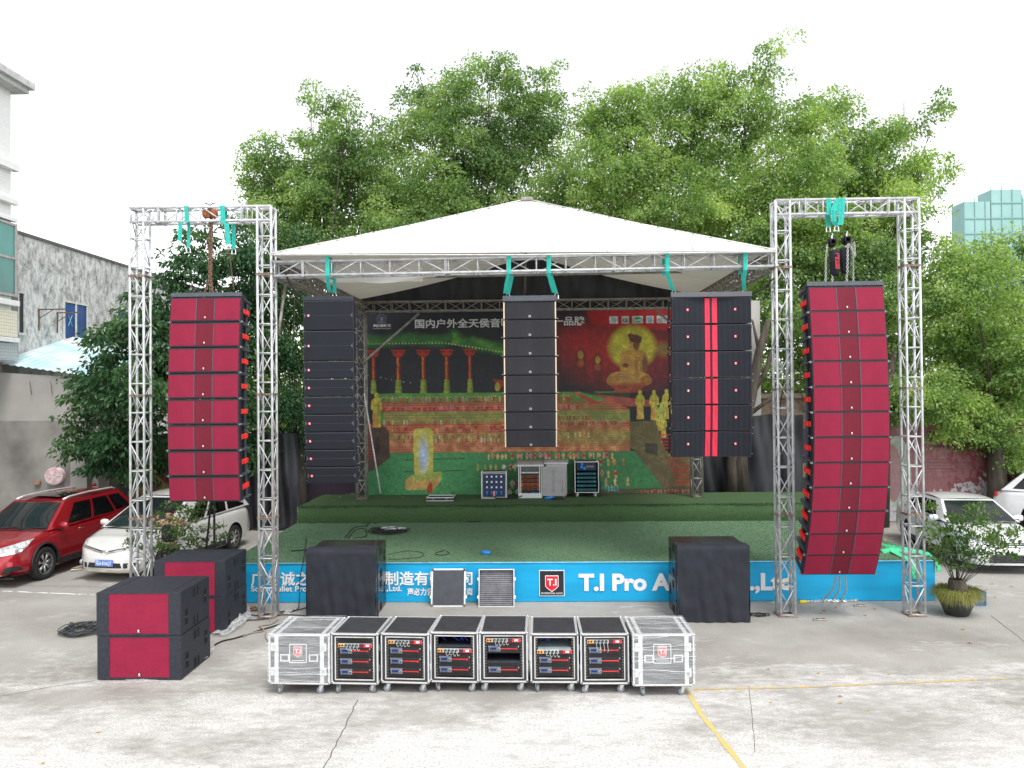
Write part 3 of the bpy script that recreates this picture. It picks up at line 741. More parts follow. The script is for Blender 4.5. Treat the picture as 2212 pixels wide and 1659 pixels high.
dup(pr, ch, 'red fronted subwoofer on top of the farther left stack', loc=(b2.x-WS/2, b2.y+.005, .012+HSb), rotz=R(.4), group='red fronted subwoofers on the ground')
SUB2 = (b2.x-WS/2, b2.y)
kill(pr)
GLB = mat('glossy_black_paint', (.012, .013, .016), .3, var=.3, scale=12, coat=.3)
def covered(px0, px1, pyb, pytop, lab, side):
    global BLK2
    a, b = G(px0, pyb), G(px1, pyb); y = (a.y+b.y)/2; W = b.x-a.x; H = A((px0+px1)/2, pytop, y).z/2
    keep = BLK2; BLK2 = GLB; pr = sub(W-.02, H-.006, 1.05, False); BLK2 = keep
    ch = tree_of(pr); cx = (a.x+b.x)/2
    dup(pr, ch, 'glossy black subwoofer at the bottom of the cloth covered %s stack' % lab, loc=(cx, y+.02, .004), group='cloth covered subwoofers')
    dup(pr, ch, 'glossy black subwoofer on top of the cloth covered %s stack' % lab, loc=(cx+.005, y+.02, H+.002), group='cloth covered subwoofers'); kill(pr)
    # cover cloth over the front
    mb = MB(); T = 2*H+.012; n = 40; m = 34; x0, x1 = a.x-.012, b.x+.012
    def cloth(u, v):
        x = x0+(x1-x0)*u
        s = v*(T+.34)
        if s < T:
            z = s; bulge = .03*math.sin(u*9+z*2.2+cx)*(1-z/T)+.02*math.sin(u*27+2*z+cx)*(1-z/T)**.5+.006*math.sin(z*14+u*5); yy = y-.012-abs(bulge)-.012*math.sin(PI*u)
            xx = x+(.02*math.sin(z*5+cx)*(1-z/T))*(1 if u > .5 else -1)*(abs(u-.5)*2)**3
            r = .03
            if T-s < r: yy += r-(T-s); z = z
            return (xx, yy, max(.012, z))
        d = s-T; return (x, y+.02+d*(1-.25*math.sin(u*7)), T+.006+.004*math.sin(u*13+d*9))
    mb.grid(cloth, n, m)
    # side returns
    for sx, xx in ((-1, x0), (1, x1)):
        def ret(u, v, sx=sx, xx=xx):
            z = v*(T-.005)+.012; d = u*(.10+.05*math.sin(z*3+sx)+.05*(1-v))
            return (xx+sx*(.006+.014*math.sin(z*6+u*3)*u*(1-v)), y-.012+d, z)
        mb.grid(ret, 4, 24)
    o = solo('cloth_cover', mb, mat('black_cover_cloth', (.017, .019, .028), .85, var=.2, scale=4, bump=.25, bscale=60), 'black cloth hung over the front of the %s pair of subwoofers' % lab, 'cloth cover', 'black cloth covers', True)
    o.data.materials[0].use_backface_culling = False
covered(664, 812, 1337, 1189, 'left', 1)
covered(1466, 1619, 1344, 1181, 'right', -1)
# ------------------------------------------------------------------ printed backdrop
YBD = 22.85
b0, b1 = A(787, 1063, YBD), A(1494, 672, YBD)
bz0, bz1 = SZ1+.01, A(1000, 672, YBD).z
class Canvas:
    def __init__(s, w, h, k):
        s.k = k; s.w, s.h = int(w*k), int(h*k); s.a = np.zeros((s.h, s.w, 3)); s.a[:] = (.012, .014, .02)
        s.Y, s.X = np.mgrid[0:s.h, 0:s.w]; s.X = (s.X+.5)/k; s.Y = (s.Y+.5)/k
    def blend(s, m, c): m = np.clip(m, 0, 1)[..., None]; s.a = s.a*(1-m)+np.array(c)*m
    def rect(s, x0, x1, y0, y1, c, al=1): s.blend(((s.X >= x0)&(s.X < x1)&(s.Y >= y0)&(s.Y < y1))*al, c)
    def ell(s, x, y, rx, ry, c, al=1, soft=0):
        d = np.sqrt(((s.X-x)/rx)**2+((s.Y-y)/ry)**2); s.blend((np.clip((1-d)/soft, 0, 1) if soft else (d < 1))*al, c)
    def poly(s, pts, c, al=1):
        ins = np.zeros(s.X.shape, bool); n = len(pts)
        for i in range(n):
            x1, y1 = pts[i]; x2, y2 = pts[(i+1) % n]
            if y1 == y2: continue
            cond = ((s.Y >= min(y1, y2))&(s.Y < max(y1, y2)))
            xi = (s.Y-y1)*(x2-x1)/(y2-y1)+x1; ins ^= cond&(s.X < xi)
        s.blend(ins*al, c)
def paint():
    # picture coordinates: x 0..2065, y 0..1133
    c = Canvas(2065, 1133, .38); rg = np.random.default_rng(3)
    def nz(f, seed):
        r = np.random.default_rng(seed); g = r.random((int(c.h*f)+3, int(c.w*f)+3)); yy = np.linspace(0, g.shape[0]-1.01, c.h); xx = np.linspace(0, g.shape[1]-1.01, c.w)
        y0 = yy.astype(int); x0 = xx.astype(int); fy = (yy-y0)[:, None]; fx = (xx-x0)[None]
        return (g[y0][:, x0]*(1-fx)+g[y0][:, x0+1]*fx)*(1-fy)+(g[y0+1][:, x0]*(1-fx)+g[y0+1][:, x0+1]*fx)*fy
    N1, N2, N3 = nz(.03, 1), nz(.09, 2), nz(.3, 3)
    RedC, GR, YL = (.36, .02, .025), (.10, .30, .06), (.5, .42, .07)
    # red glow at the upper right
    c.blend(np.clip((c.X-1150)/350, 0, 1)*np.clip(1-(np.abs(c.Y-250)/330), 0, 1)*(.35+.6*N1), (.30, .012, .018))
    c.poly([(1405, 0), (2065, 0), (2065, 150), (1440, 95)], (.33, .015, .02), .95)
    # green roof line with glow and lamps
    for x in range(0, 880, 12):
        y = 195+8*math.sin(x/60) if x < 520 else 195+(x-520)*.16
        c.ell(x, y-18-(40 if 520 < x < 640 else 0)*(1-abs(x-580)/60), 30, 38+30*N1.mean(), (.06, .30, .05), .22, .9)
    for k in range(40): f_ = k/39; c.ell(585+rg.normal()*8, 130+75*f_, 8+42*f_, 12, (.14, .34, .05), .16, .9)
    for k in range(60): f_ = k/59; c.ell(690+200*f_, 170+95*f_+rg.normal()*10, 26, 20, (.13, .34, .05), .14, .9)
    for k in range(26): x = rg.uniform(20, 520); c.ell(x, 186, 30, 3, (.12, .3, .06), .3, .8)
    for x, y in ((30, 390), (110, 405), (142, 412), (178, 420), (255, 435), (298, 440)): c.ell(x, y, 3, 3, (.6, .6, .4))
    for x in range(18, 885, 21):
        y = 197 if x < 520 else 197+(x-520)*.165
        c.ell(x, y, 6, 5, (.6, .75, .35), 1, .7)
    # columns
    for x, s in ((65, .9), (222, 1.05), (380, 1.05), (528, .98), (674, .9)):
        c.poly([(x-44*s, 238), (x+44*s, 238), (x+36*s, 262), (x+16*s, 278), (x-16*s, 278), (x-36*s, 262)], (.42, .04, .02))
        c.rect(x-12*s, x+12*s, 270, 425, (.34, .02, .02)); c.rect(x+3*s, x+12*s, 270, 425, (.16, .01, .01), .7)
        for q_ in range(12): c.ell(x-3*s+rg.normal()*1.5, 290+q_*11, 3.5*s, 6, (.55, .32, .05), .75)
        for q_ in (-36, -20, 20, 36): c.ell(x+q_*s, 252, 5*s, 9, (.05, .01, .01), .8)
        c.rect(x-38*s, x+38*s, 246, 250, (.12, .01, .01), .7); c.rect(x-16*s, x+16*s, 340, 346, (.1, .01, .01), .6)
        c.poly([(x-15*s, 420), (x+15*s, 420), (x+21*s, 505), (x-21*s, 505)], (.26, .32, .05)); c.poly([(x+4*s, 420), (x+15*s, 420), (x+21*s, 505), (x+6*s, 505)], (.10, .16, .03), .7)
        for q_ in (432, 455, 478): c.rect(x-18*s, x+18*s, q_, q_+5, (.08, .12, .02), .5)
    c.poly([(815, 420), (885, 430), (885, 460), (850, 500), (845, 460)], (.3, .04, .02)); c.ell(845, 470, 16, 28, (.35, .32, .05))
    # terraces
    for y0, y1, col in ((505, 560, GR), (560, 620, (.34, .10, .05)), (620, 690, GR), (690, 750, (.42, .07, .05)), (750, 800, (.13, .24, .05)), (800, 880, (.36, .13, .06))):
        c.rect(90, 1670, y0, y1, col, .9)
    c.blend(((c.Y > 560)&(c.Y < 880)&(c.X > 130)&(c.X < 1665))*((np.floor(c.Y/7.5) % 2) == 0)*.6, (.62, .22, .12))
    c.blend(((c.Y > 700)&(c.Y < 880)&(c.X > 130)&(c.X < 1665))*np.clip(N2-.25, 0, 1)*.8, (.62, .33, .16))
    c.poly([(1210, 505), (1330, 505), (1560, 600), (1660, 740), (1665, 840), (1240, 840)], (.08, .16, .03), .4)
    c.poly([(1310, 508), (1345, 508), (1500, 580), (1430, 580)], (.42, .06, .05), .9)
    # lower green field
    c.rect(0, 2065, 870, 1133, (.035, .17, .06)); c.blend((c.Y > 870)*np.clip(1-abs(c.X-500)/520, 0, 1)*.75, (.10, .38, .14)); c.blend((c.Y > 870)*np.clip(1-abs(c.X-1400)/600, 0, 1)*.5, (.07, .22, .07))
    c.blend((c.Y > 868)*(N2 > .55)*.2, (.02, .10, .05))
    for y in (912, 985): c.poly([(250, y), (640, y-6), (640, y), (250, y+6)], (.01, .06, .03), .8)
    c.poly([(1660, 820), (2065, 960), (2065, 1133), (1900, 1133)], (.14, .05, .03), .7); c.poly([(1200, 1110), (2065, 1090), (2065, 1133), (1200, 1133)], (.08, .05, .03), .8)
    # dark cliff behind the statues at the right
    c.poly([(885, 480), (1290, 460), (1480, 515), (1700, 505), (2065, 505), (2065, 640), (1720, 640), (1560, 560), (1340, 500), (885, 505)], (.02, .012, .018), .9)
    c.poly([(1440, 520), (1800, 560), (1800, 600), (1600, 595)], (.40, .10, .07), .8)
    c.ell(1560, 250, 420, 250, (.50, .035, .02), .55, 1.0); c.ell(1330, 200, 180, 170, (.42, .02, .02), .5, 1.0)
    # halo and seated figure
    c.ell(1690, 235, 165, 150, (.45, .42, .06), .95, .25); c.ell(1670, 240, 110, 130, (.6, .52, .10), .45, .9)
    c.ell(1880, 250, 70, 60, (.24, .22, .05), .7, .7)
    BO, BS = (.42, .24, .06), (.11, .03, .02)
    c.ell(1690, 375, 66, 120, BO); c.ell(1648, 345, 34, 88, BO); c.ell(1742, 350, 40, 96, (.34, .17, .045)); c.ell(1695, 285, 84, 34, BO); c.ell(1768, 350, 22, 92, BS, .7, .4)
    c.ell(1668, 425, 132, 48, (.44, .25, .07)); c.ell(1570, 440, 42, 30, (.36, .18, .05)); c.ell(1775, 440, 36, 30, (.30, .13, .04))
    for k in range(11): c.ell(1640+k*9-40, 395+k*6, 56, 4, BS if k % 2 else (.55, .36, .12), .55, .5)
    for k in range(8): c.ell(1725+rg.normal()*4, 300+k*16, 26, 3.5, (.16, .06, .02), .55, .6)
    c.ell(1648, 346, 24, 16, BS, .9, .3); c.ell(1730, 352, 15, 30, (.5, .32, .09)); c.ell(1722, 352, 5, 26, BS, .6); c.ell(1738, 356, 3, 24, BS, .6)
    c.ell(1694, 215, 26, 44, (.48, .30, .07)); c.ell(1716, 220, 24, 42, BS, .85, .3); c.ell(1706, 182, 36, 24, BS); c.ell(1682, 163, 20, 12, BS); c.poly([(1724, 168), (1752, 172), (1744, 210), (1722, 215)], BS)
    c.ell(1682, 205, 9, 3, BS, .8); c.ell(1678, 238, 8, 3, (.3, .1, .03), .8); c.ell(1668, 222, 6, 9, (.6, .42, .12), .8, .5)
    c.poly([(1545, 455), (1780, 455), (1762, 478), (1742, 488), (1752, 512), (1575, 512), (1580, 488), (1558, 478)], (.28, .06, .035), .95)
    for k in range(14): c.ell(1556+k*17, 462, 8, 7, (.40, .14, .05), .8, .4); c.ell(1566+k*15.5, 482, 6, 5, (.16, .04, .02), .8, .4)
    for x, y, h_ in ((1368, 270, 1.0), (1475, 300, .9)):
        c.ell(x, y+80*h_, 42*h_, 130*h_, (.10, .015, .015), .9, .3); c.ell(x, y+10, 18*h_, 26*h_, (.38, .24, .05), .9); c.ell(x, y+62*h_, 30*h_, 30*h_, (.34, .10, .03), .7, .6)
    # standing figures with plinths, left and right
    def figure(x, y, s, a=(.5, .46, .08), b=(.5, .18, .06)):
        c.ell(x, y+16*s, 13*s, 17*s, a); c.poly([(x-30*s, y+50*s), (x-16*s, y+32*s), (x+16*s, y+32*s), (x+32*s, y+52*s), (x+36*s, y+105*s), (x+22*s, y+110*s), (x+28*s, y+215*s), (x-26*s, y+215*s), (x-22*s, y+108*s), (x-36*s, y+100*s)], a)
        c.poly([(x-20*s, y+125*s), (x+5*s, y+120*s), (x+8*s, y+212*s), (x-26*s, y+212*s)], b, .75); c.ell(x, y+78*s, 26*s, 9*s, b, .6); c.ell(x+14*s, y+110*s, 9*s, 90*s, (.12, .12, .02), .55, .7); c.ell(x-4*s, y+150*s, 4*s, 60*s, (.6, .4, .3), .5, .6); c.ell(x+3*s, y+18*s, 5*s, 12*s, (.14, .12, .02), .6, .6); c.ell(x-20*s, y+60*s, 4*s, 24*s, (.14, .12, .02), .5, .6)
    figure(82, 500, 1.0); figure(1735, 500, .82); figure(1822, 500, .84); figure(1900, 495, .84); figure(40, 690, .7, (.4, .2, .05), (.5, .05, .04)); figure(1868, 575, .8, (.42, .5, .12)); figure(1835, 650, .62); figure(1878, 660, .6); figure(1950, 560, .8)
    c.poly([(30, 715), (160, 710), (165, 900), (60, 980), (0, 990), (0, 720)], (.07, .04, .03)); c.poly([(60, 780), (100, 775), (100, 880), (60, 900)], (.02, .02, .02), .8)
    c.poly([(1670, 690), (1830, 685), (1840, 720), (1900, 900), (1840, 930), (1670, 850)], (.12, .10, .04)); c.poly([(1760, 820), (1840, 830), (1840, 900), (1765, 880)], (.02, .02, .02), .8)
    for k in range(16): c.rect(1850+k*7, 2060, 770+k*20, 778+k*20, (.42, .04, .03), .8)
    for k in range(14): c.rect(10, 80-k*3, 900-k*18, 907-k*18, (.42, .04, .03), .7)
    # rows of small performers
    def row(y, x0, x1, n, s, cols, umb=None):
        for k in range(n):
            x = x0+(x1-x0)*(k+rg.uniform(-.25, .25))/max(1, n-1); yy = y+rg.uniform(-3, 3); col = cols[rg.integers(len(cols))]
            s_ = s; s = s*.82; col = tuple(np.array(col)*rg.uniform(.65, 1.1)); c.ell(x-7*s, yy+20*s, 12*s, 4*s, (.03, .03, .02), .45, .5); c.ell(x, yy-13*s, 3.2*s, 4*s, (.10, .05, .03)); c.ell(x, yy-9*s, 3*s, 4*s, (.55, .35, .2)); c.poly([(x-4*s, yy-5*s), (x+4*s, yy-5*s), (x+6*s, yy+3*s), (x+3*s, yy+6*s), (x+7*s, yy+22*s), (x-6*s, yy+22*s), (x-3*s, yy+6*s), (x-6*s, yy+3*s)], col)
            c.ell(x+2*s, yy+12*s, 2*s, 9*s, tuple(np.array(col)*.45), .5, .5); s = s_
            if umb and rg.random() < .75:
                u = umb[rg.integers(len(umb))]; ux = x+rg.uniform(-4, 6)*s; c.ell(ux, yy+3*s, 8*s, 8*s, u); c.ell(ux, yy+3*s, 3.5*s, 3.5*s, tuple(np.array(u)*.55), .6)
    RD, OR, CR, WH, PK = (.45, .03, .05), (.5, .2, .06), (.58, .42, .2), (.6, .62, .55), (.55, .2, .25)
    row(538, 110, 885, 34, 1.25, [RD, PK, (.3, .03, .05)]); row(535, 720, 880, 8, 1.2, [CR, OR]); row(535, 1230, 1310, 6, 1.2, [CR, RD])
    row(595, 140, 880, 30, 1.15, [RD, PK, RD], [RD, PK]); row(590, 1225, 1340, 8, 1.1, [RD, PK])
    row(675, 130, 880, 26, 1.15, [OR, CR, WH, RD]); row(655, 1230, 1420, 9, 1.1, [RD, (.3, .03, .03)])
    row(715, 150, 880, 26, 1.1, [RD, OR, CR], [RD, OR]); row(690, 1230, 1620, 20, 1.1, [RD, PK])
    row(765, 220, 880, 22, 1.2, [OR, CR, RD]); row(760, 1290, 1480, 7, 1.3, [CR, OR]); row(790, 230, 880, 24, 1.1, [OR, CR, WH, RD])
    row(890, 780, 1560, 27, 1.35, [(.55, .5, .15), CR], [PK, RD, OR, CR]); row(960, 720, 950, 7, 1.5, [(.5, .5, .12), CR], [RD, WH, PK])
    row(930, 1480, 1620, 4, 1.5, [CR, OR], [OR, RD]); row(1000, 1490, 1570, 3, 1.6, [(.55, .5, .15)], [RD, PK]); row(1050, 1520, 1640, 3, 1.8, [CR, PK], [PK, RD])
    row(1090, 1510, 1590, 5, 1.3, [(.12, .4, .45), (.3, .5, .5)]); row(1118, 1740, 2050, 16, 1.0, [RD, PK, (.5, .1, .1)])
    row(1060, 900, 1010, 4, 2.0, [(.5, .5, .2), (.15, .4, .35)], [WH, (.4, .5, .5), RD]); row(1110, 890, 1000, 4, 2.0, [(.15, .4, .35), (.5, .4, .1)], [WH, WH])
    # glowing stele
    c.poly([(312, 740), (330, 722), (420, 718), (440, 745), (436, 1025), (318, 1030)], (.55, .5, .12)); c.ell(376, 890, 42, 150, (.45, .58, .85), .95, .8)
    c.poly([(260, 1040), (300, 1010), (490, 985), (488, 1040), (440, 1098), (262, 1100)], (.50, .34, .12)); c.poly([(300, 1010), (490, 985), (488, 1030), (300, 1042)], (.30, .42, .10), .8)
    c.poly([(398, 1080), (416, 1050), (430, 1060), (432, 1118), (395, 1118)], (.42, .06, .03))
    # printed marks
    c.ell(118, 42, 30, 30, (.08, .09, .12)); c.ell(118, 42, 25, 25, (.02, .025, .035)); c.ell(118, 44, 12, 16, (.09, .10, .13)); c.rect(90, 146, 60, 70, (.08, .09, .12))
    for x, w_, k in ((1550, 52, 0), (1626, 46, 1), (1692, 66, 2), (1780, 44, 3), (1846, 64, 4)):
        c.rect(x, x+w_, 46, 90, (.55, .56, .54))
        if k in (0, 3): c.ell(x+w_/2, 68, 16, 16, (.25, .32, .34) if k == 0 else (.03, .25, .4)); c.ell(x+w_/2, 68, 10, 10, (.5, .52, .5)); c.ell(x+w_/2, 68, 5, 5, (.2, .3, .35))
        if k == 2: c.ell(x+w_/2, 68, 30, 17, (.02, .32, .16))
    sh = np.clip(.45+.9*N2*N3*1.6, .6, 1.3)[..., None]; c.a = c.a*(.35+.65*sh)
    for _ in range(1):                      # the ink of a print bleeds a little
        a_ = c.a; c.a = (a_*4+np.roll(a_, 1, 0)+np.roll(a_, -1, 0)+np.roll(a_, 1, 1)+np.roll(a_, -1, 1))/8
    c.blend((c.Y < 505)*(c.X < 1150)*.0, (0, 0, 0))
    c.a *= (1+.10*rg.normal(size=c.a.shape[:2]))[..., None]; m_ = c.a.mean(2, keepdims=True); c.a = np.clip((m_+(c.a-m_)*1.1)*.98, .006, 1)
    return c
cv = paint()
def printed(cv, x0, x1, z0, z1, y, name, m):
    h, w_ = cv.h, cv.w; xs = np.linspace(x0, x1, w_); zs = np.linspace(z1, z0, h)
    Xg, Zg = np.meshgrid(xs, zs); Yg = y+.012*np.sin(Xg*2.1+Zg*.7)+.008*np.sin(Xg*5.3)
    v = np.stack([Xg, Yg, Zg], -1).reshape(-1, 3); i = np.arange((h-1)*(w_-1)); r = i//(w_-1); q = r*w_+i % (w_-1)
    f = np.stack([q, q+w_, q+w_+1, q+1], 1); me = np_mesh(name, v, f, m)
    at = me.color_attributes.new('print', 'FLOAT_COLOR', 'POINT'); col = np.ones((h*w_, 4), np.float32); col[:, :3] = cv.a.reshape(-1, 3); at.data.foreach_set('color', col.ravel()); me.shade_smooth(); return me
def print_mat():
    m = bpy.data.materials.new('printed_vinyl'); m.use_nodes = True; t = m.node_tree; b = t.nodes['Principled BSDF']
    a = t.nodes.new('ShaderNodeAttribute'); a.attribute_name = 'print'; 
    g_ = t.nodes.new('ShaderNodeHueSaturation'); g_.inputs['Value'].default_value = 1.0; t.links.new(a.outputs['Color'], g_.inputs['Color']); t.links.new(g_.outputs[0], b.inputs['Base Color']); b.inputs['Roughness'].default_value = .55; return m
PRT = print_mat()
bd = thing('printed_backdrop', 'large printed backdrop of a night show behind the stage, red and green with white characters', 'backdrop')
ob('print_sheet', printed(cv, b0.x, b1.x, bz0, bz1, YBD, 'print_sheet', PRT), bd)
def bp_(x, y): return (b0.x+(b1.x-b0.x)*x/2065, YBD-.045, bz1-(bz1-bz0)*y/1133)
SIL = mat('silver_grey_print', (.62, .63, .62), .6, var=.04)
def bdt(s, x0, x1, y, size, m=SIL, **k):
    a, b = bp_(x0, y), bp_(x1, y); text_part(s, size, m, bd, a, name='backdrop_lettering', fit=b[0]-a[0], **k)
bdt('国内户外全天侯音响', 330, 935, 98, .27, bold=.006); bdt('第一品牌', 1130, 1395, 92, .27, bold=.006)
bdt('声必力音响系统', 66, 178, 92, .085, bold=.003); bdt('Soundbullet Audio System', 66, 178, 106, .045)
bdt('CE', 1632, 1666, 80, .14, mat('black_print', (.02, .02, .025), .6), bold=.004); bdt('RoHS', 1702, 1750, 76, .09, SIL, bold=.002); bdt('CCC', 1852, 1904, 80, .12, MATS['black_print'], bold=.002)
mb = MB(); mb.grid(lambda u, v: (b0.x-.3+(b1.x-b0.x+.6)*u, YBD+.08+.05*math.sin(u*50+v*4), bz0+(bz1-bz0+.2)*v), 60, 4)
part('backing_tarpaulin', mb, DKT, bd, True)

# ------------------------------------------------------------------ slings, hoists, chains
def sling(label, pts, wd, m=TEAL, group=None, shackle=True, wdir=(1, 0, 0)):
    t = thing('lifting_sling', label, 'strap', tuple(Vector(pts[0][0])), group=group); o = Vector(pts[0][0])
    for pl in pts:
        mb = MB(); w_ = Vector(wdir)*wd
        mb.ribbon([Vector(p)-o for p in pl], w_, .008); mb.ribbon([Vector(p)-o+Vector((0, -.006, 0)) for p in pl], w_*.18, .006)
        part('webbing', mb, m, t)
    if shackle:
        e = Vector(pts[-1][-1])-o; mb = MB(); mb.tube([e+Vector((-.035, 0, -.10)), e+Vector((-.035, 0, -.03)), e+Vector((-.02, 0, .0)), e+Vector((.02, 0, .0)), e+Vector((.035, 0, -.03)), e+Vector((.035, 0, -.10))], .009, 6); mb.tube([e+Vector((-.055, 0, -.09)), e+Vector((.055, 0, -.09))], .010, 6)
        part('shackle', mb, CHROME, t)
    return t
def loop_sling(label, px, ztop, zb, xb, group, yb=None, lean=0.0):
    yf, yk = TY-.035, TY+SEC+.035; x = A(px, 560, TY).x; T = ztop+.03; yb = yb or YC+.2
    zc = ZF-HS-.04
    return sling(label, [[(x, yf, zc), (x, yf, T), (x, yk, T), (x, yk, zc-.02)], [(x+.01, yf-.01, T-.02), (x+.0, yf-.015, zc), ((x+xb)/2-.01, (yf+yb)/2, (zc+zb)/2), (xb, yb, zb)], [(x+.05, yk, zc), (xb+.05, yb+.15, zb)]], .07, group=group)
g_ = 'turquoise slings on the front beam'
XD = (A(1440, 600, YC).x, A(1610, 600, YC).x)
zf = ZF+HS+.03
loop_sling('turquoise sling holding the left black cabinet stack under the front beam', 708, zf, ZB_TOP+.1, cxB-.02, g_)
loop_sling('turquoise sling at the left end of the centre stack frame', 1099, zf, ZC_TOP+.08, cxC-WC/2+.03, g_)
loop_sling('turquoise sling at the right end of the centre stack frame', 1185, zf, ZC_TOP+.08, cxC+WC/2-.03, g_)
loop_sling('turquoise sling at the left end of the wide stack frame with red rust', 1440, zf, ZD_TOP+.08, cxD-WD/2+.05, g_)
loop_sling('turquoise sling at the right end of the wide stack frame with red rust', 1608, zf, ZD_TOP+.08, cxD+WD/2-.08, g_)
# slings on the left goalpost
def gp(px, py, y=TY-.04): p = A(px, py, y); return (p.x, y, p.z)
g_ = 'turquoise slings hanging from the left goalpost'
yb_ = TY+SEC+.04
sling('short turquoise sling looped over the left goalpost beam, left one of its pairs', [[gp(403, 481), gp(402, 445), gp(404, 445, yb_), gp(404, 480, yb_)], [gp(390, 481), gp(388, 520)]], .075, group=g_, shackle=False)
sling('long turquoise sling left of the rusty chain on the left goalpost beam', [[gp(407, 480), gp(406, 483, yb_)], [gp(408, 484, TY+.1), gp(407, 535, TY+.1)]], .06, group=g_)
sling('turquoise sling right of the rusty chain on the left goalpost beam, front one', [[gp(482, 482), gp(480, 444), gp(486, 444, yb_), gp(486, 480, yb_)], [gp(489, 482), gp(494, 527)]], .09, group=g_)
sling('turquoise sling right of the rusty chain on the left goalpost beam, rear one', [[gp(496, 484, TY+.12), gp(505, 488, TY+.14), gp(505, 538, TY+.14)]], .07, group=g_)
# rusty hoist
CHN = mat('rusty_chain', (.2, .12, .08), .8, var=.5, scale=60); CHS = mat('steel_chain', (.6, .6, .58), .35, .8, var=.1)
def chain(mb, pts, link=.045, r=.006):
    pts = [Vector(p) for p in pts]; d = [0]
    for i in range(len(pts)-1): d.append(d[-1]+(pts[i+1]-pts[i]).length)
    n = max(1, int(d[-1]/(link*.72)))
    def at(s_):
        for i in range(len(pts)-1):
            if s_ <= d[i+1]: return pts[i].lerp(pts[i+1], (s_-d[i])/max(1e-6, d[i+1]-d[i])), (pts[i+1]-pts[i]).normalized()
        return pts[-1], (pts[-1]-pts[-2]).normalized()
    for k in range(n):
        c, t = at((k+.5)*d[-1]/n); u = t.cross(Vector((0, 1, .1))).normalized(); v = t.cross(u); w_ = u if k % 2 else v
        a = link/2; h = link*.3
        mb.tube([c-t*a, c-t*a*.5+w_*h, c+t*a*.5+w_*h, c+t*a, c+t*a*.5-w_*h, c-t*a*.5-w_*h, c-t*a], r, 4, caps=False)
    return mb
hb = A(454, 462, TY+.12)
t = thing('chain_hoist', 'rusty orange manual chain hoist hanging inside the left goalpost beam', 'hoist', tuple(hb))
M = Matrix.Rotation(PI/2, 4, 'Y')
mb = MB(); mb.lathe([(.0, -.13), (.06, -.13), (.085, -.11), (.085, -.03), (.05, -.02), (.05, .02), (.085, .03), (.085, .11), (.06, .13), (0, .13)], 18, M); part('drum', mb, mat('orange_rust', (.45, .14, .06), .7, col2=(.25, .07, .03), scale=9), t, True)
mb = MB(); mb.cb((0, 0, .02), (.035, .17, .2)); mb.tube([(0, 0, .1), (0, 0, .16), (-.05, 0, .19), (-.1, 0, .2)], .012); mb.tube([(0, 0, .16), (.05, 0, .2), (.09, 0, .19)], .012); part('hook', mb, CHN, t)
mb = MB(); e = A(452, 632, TY+.2)-hb; chain(mb, [(.0, 0, -.1), (e.x, e.y, e.z+.25), (e.x-.09, e.y, e.z-.02)], .06, .012); chain(mb, [(.025, .02, -.1), (e.x+.03, e.y, e.z+.25), (e.x+.07, e.y, e.z-.02)], .06, .012); chain(mb, [(.04, -.02, -.1), (e.x+.02, e.y, e.z+.0)], .05, .01)
part('chain', mb, CHN, t)
mb = MB(); chain(mb, [A(483, 500, TY+.3)-hb, A(497, 560, TY+.35)-hb, A(505, 625, TY+.3)-hb], .04, .005); part('hand_chain', mb, CHN, t)
# right goalpost slings and two bagged hoists
g_ = 'turquoise slings on the right goalpost'
sling('wide turquoise sling knotted over the right goalpost beam, right one', [[gp(1813, 463), gp(1812, 428), gp(1812, 428, yb_), gp(1812, 462, yb_)], [gp(1820, 428), gp(1818, 465), gp(1815, 486)], [gp(1809, 430, TY-.06), gp(1800, 455, TY-.07), gp(1801, 478, TY-.05), gp(1807, 488, TY)]], .10, group=g_)
sling('narrow turquoise sling over the right goalpost beam, left one', [[gp(1791, 464), gp(1790, 429), gp(1790, 429, yb_), gp(1790, 463, yb_)], [gp(1787, 464, TY+.1), gp(1789, 490, TY+.1)]], .085, group=g_)
BAGM = mat('black_nylon_bag', (.012, .013, .022), .8, var=.3, bump=.3, bscale=25)
def hoist(px, py, Y, label, letters):
    o = A(px, py, Y); t = thing('chain_hoist', label, 'hoist', tuple(o), group='black chain hoists under the right goalpost')
    mb = MB(); mb.lathe([(0, -.09), (.07, -.09), (.085, -.06), (.085, .0), (.06, .02), (.06, .07), (0, .08)], 18, Matrix.Rotation(PI/2, 4, 'X')); mb.cb((0, .0, .0), (.12, .16, .13), b=.02); part('hoist_body', mb, BLK, t, True)
    mb = MB(); mb.tube([(0, 0, .07), (.0, 0, .12), (.02, 0, .15), (0, 0, .17)], .012); part('hook', mb, CHROME, t)
    sx = 1 if letters else -1
    mb = MB(); pf = [(.0, -.62), (.06, -.6), (.085, -.55), (.095, -.35), (.1, -.18), (.09, -.14), (.075, -.15), (0, -.2)]
    mb.lathe([(r_*1.0, z) for r_, z in pf], 14, Matrix.Translation((.055*sx+ (.03 if not letters else 0), .02, 0)) @ Matrix.Scale(.8, 4, (0, 1, 0))); B = part('chain_bag', mb, BAGM, t, True)
    if letters:
        for k, chh in enumerate('飞驰影视'):
            text_part(chh, .085, mat('red_print', (.55, .04, .05), .6), B, (.015, -.095, -.28-.07*k), name='bag_lettering', bold=.002)
    mb = MB(); e = -(o.z-ZE_TOP)
    chain(mb, [(-.08*sx, 0, -.03), (-.11*sx, 0, -.3), (-.12*sx, .02, e)], .05, .006); chain(mb, [(.03*sx, -.03, -.1), (.0, .03, e)], .05, .007)
    if not letters: chain(mb, [(.0, -.1, -.08), (.1, -.12, -.3), (.09, -.11, -.05)], .045, .006); chain(mb, [(-.02, -.1, -.08), (-.035, -.1, -.6), (-.02, .0, e)], .05, .007)
    part('chain', mb, CHS, t)
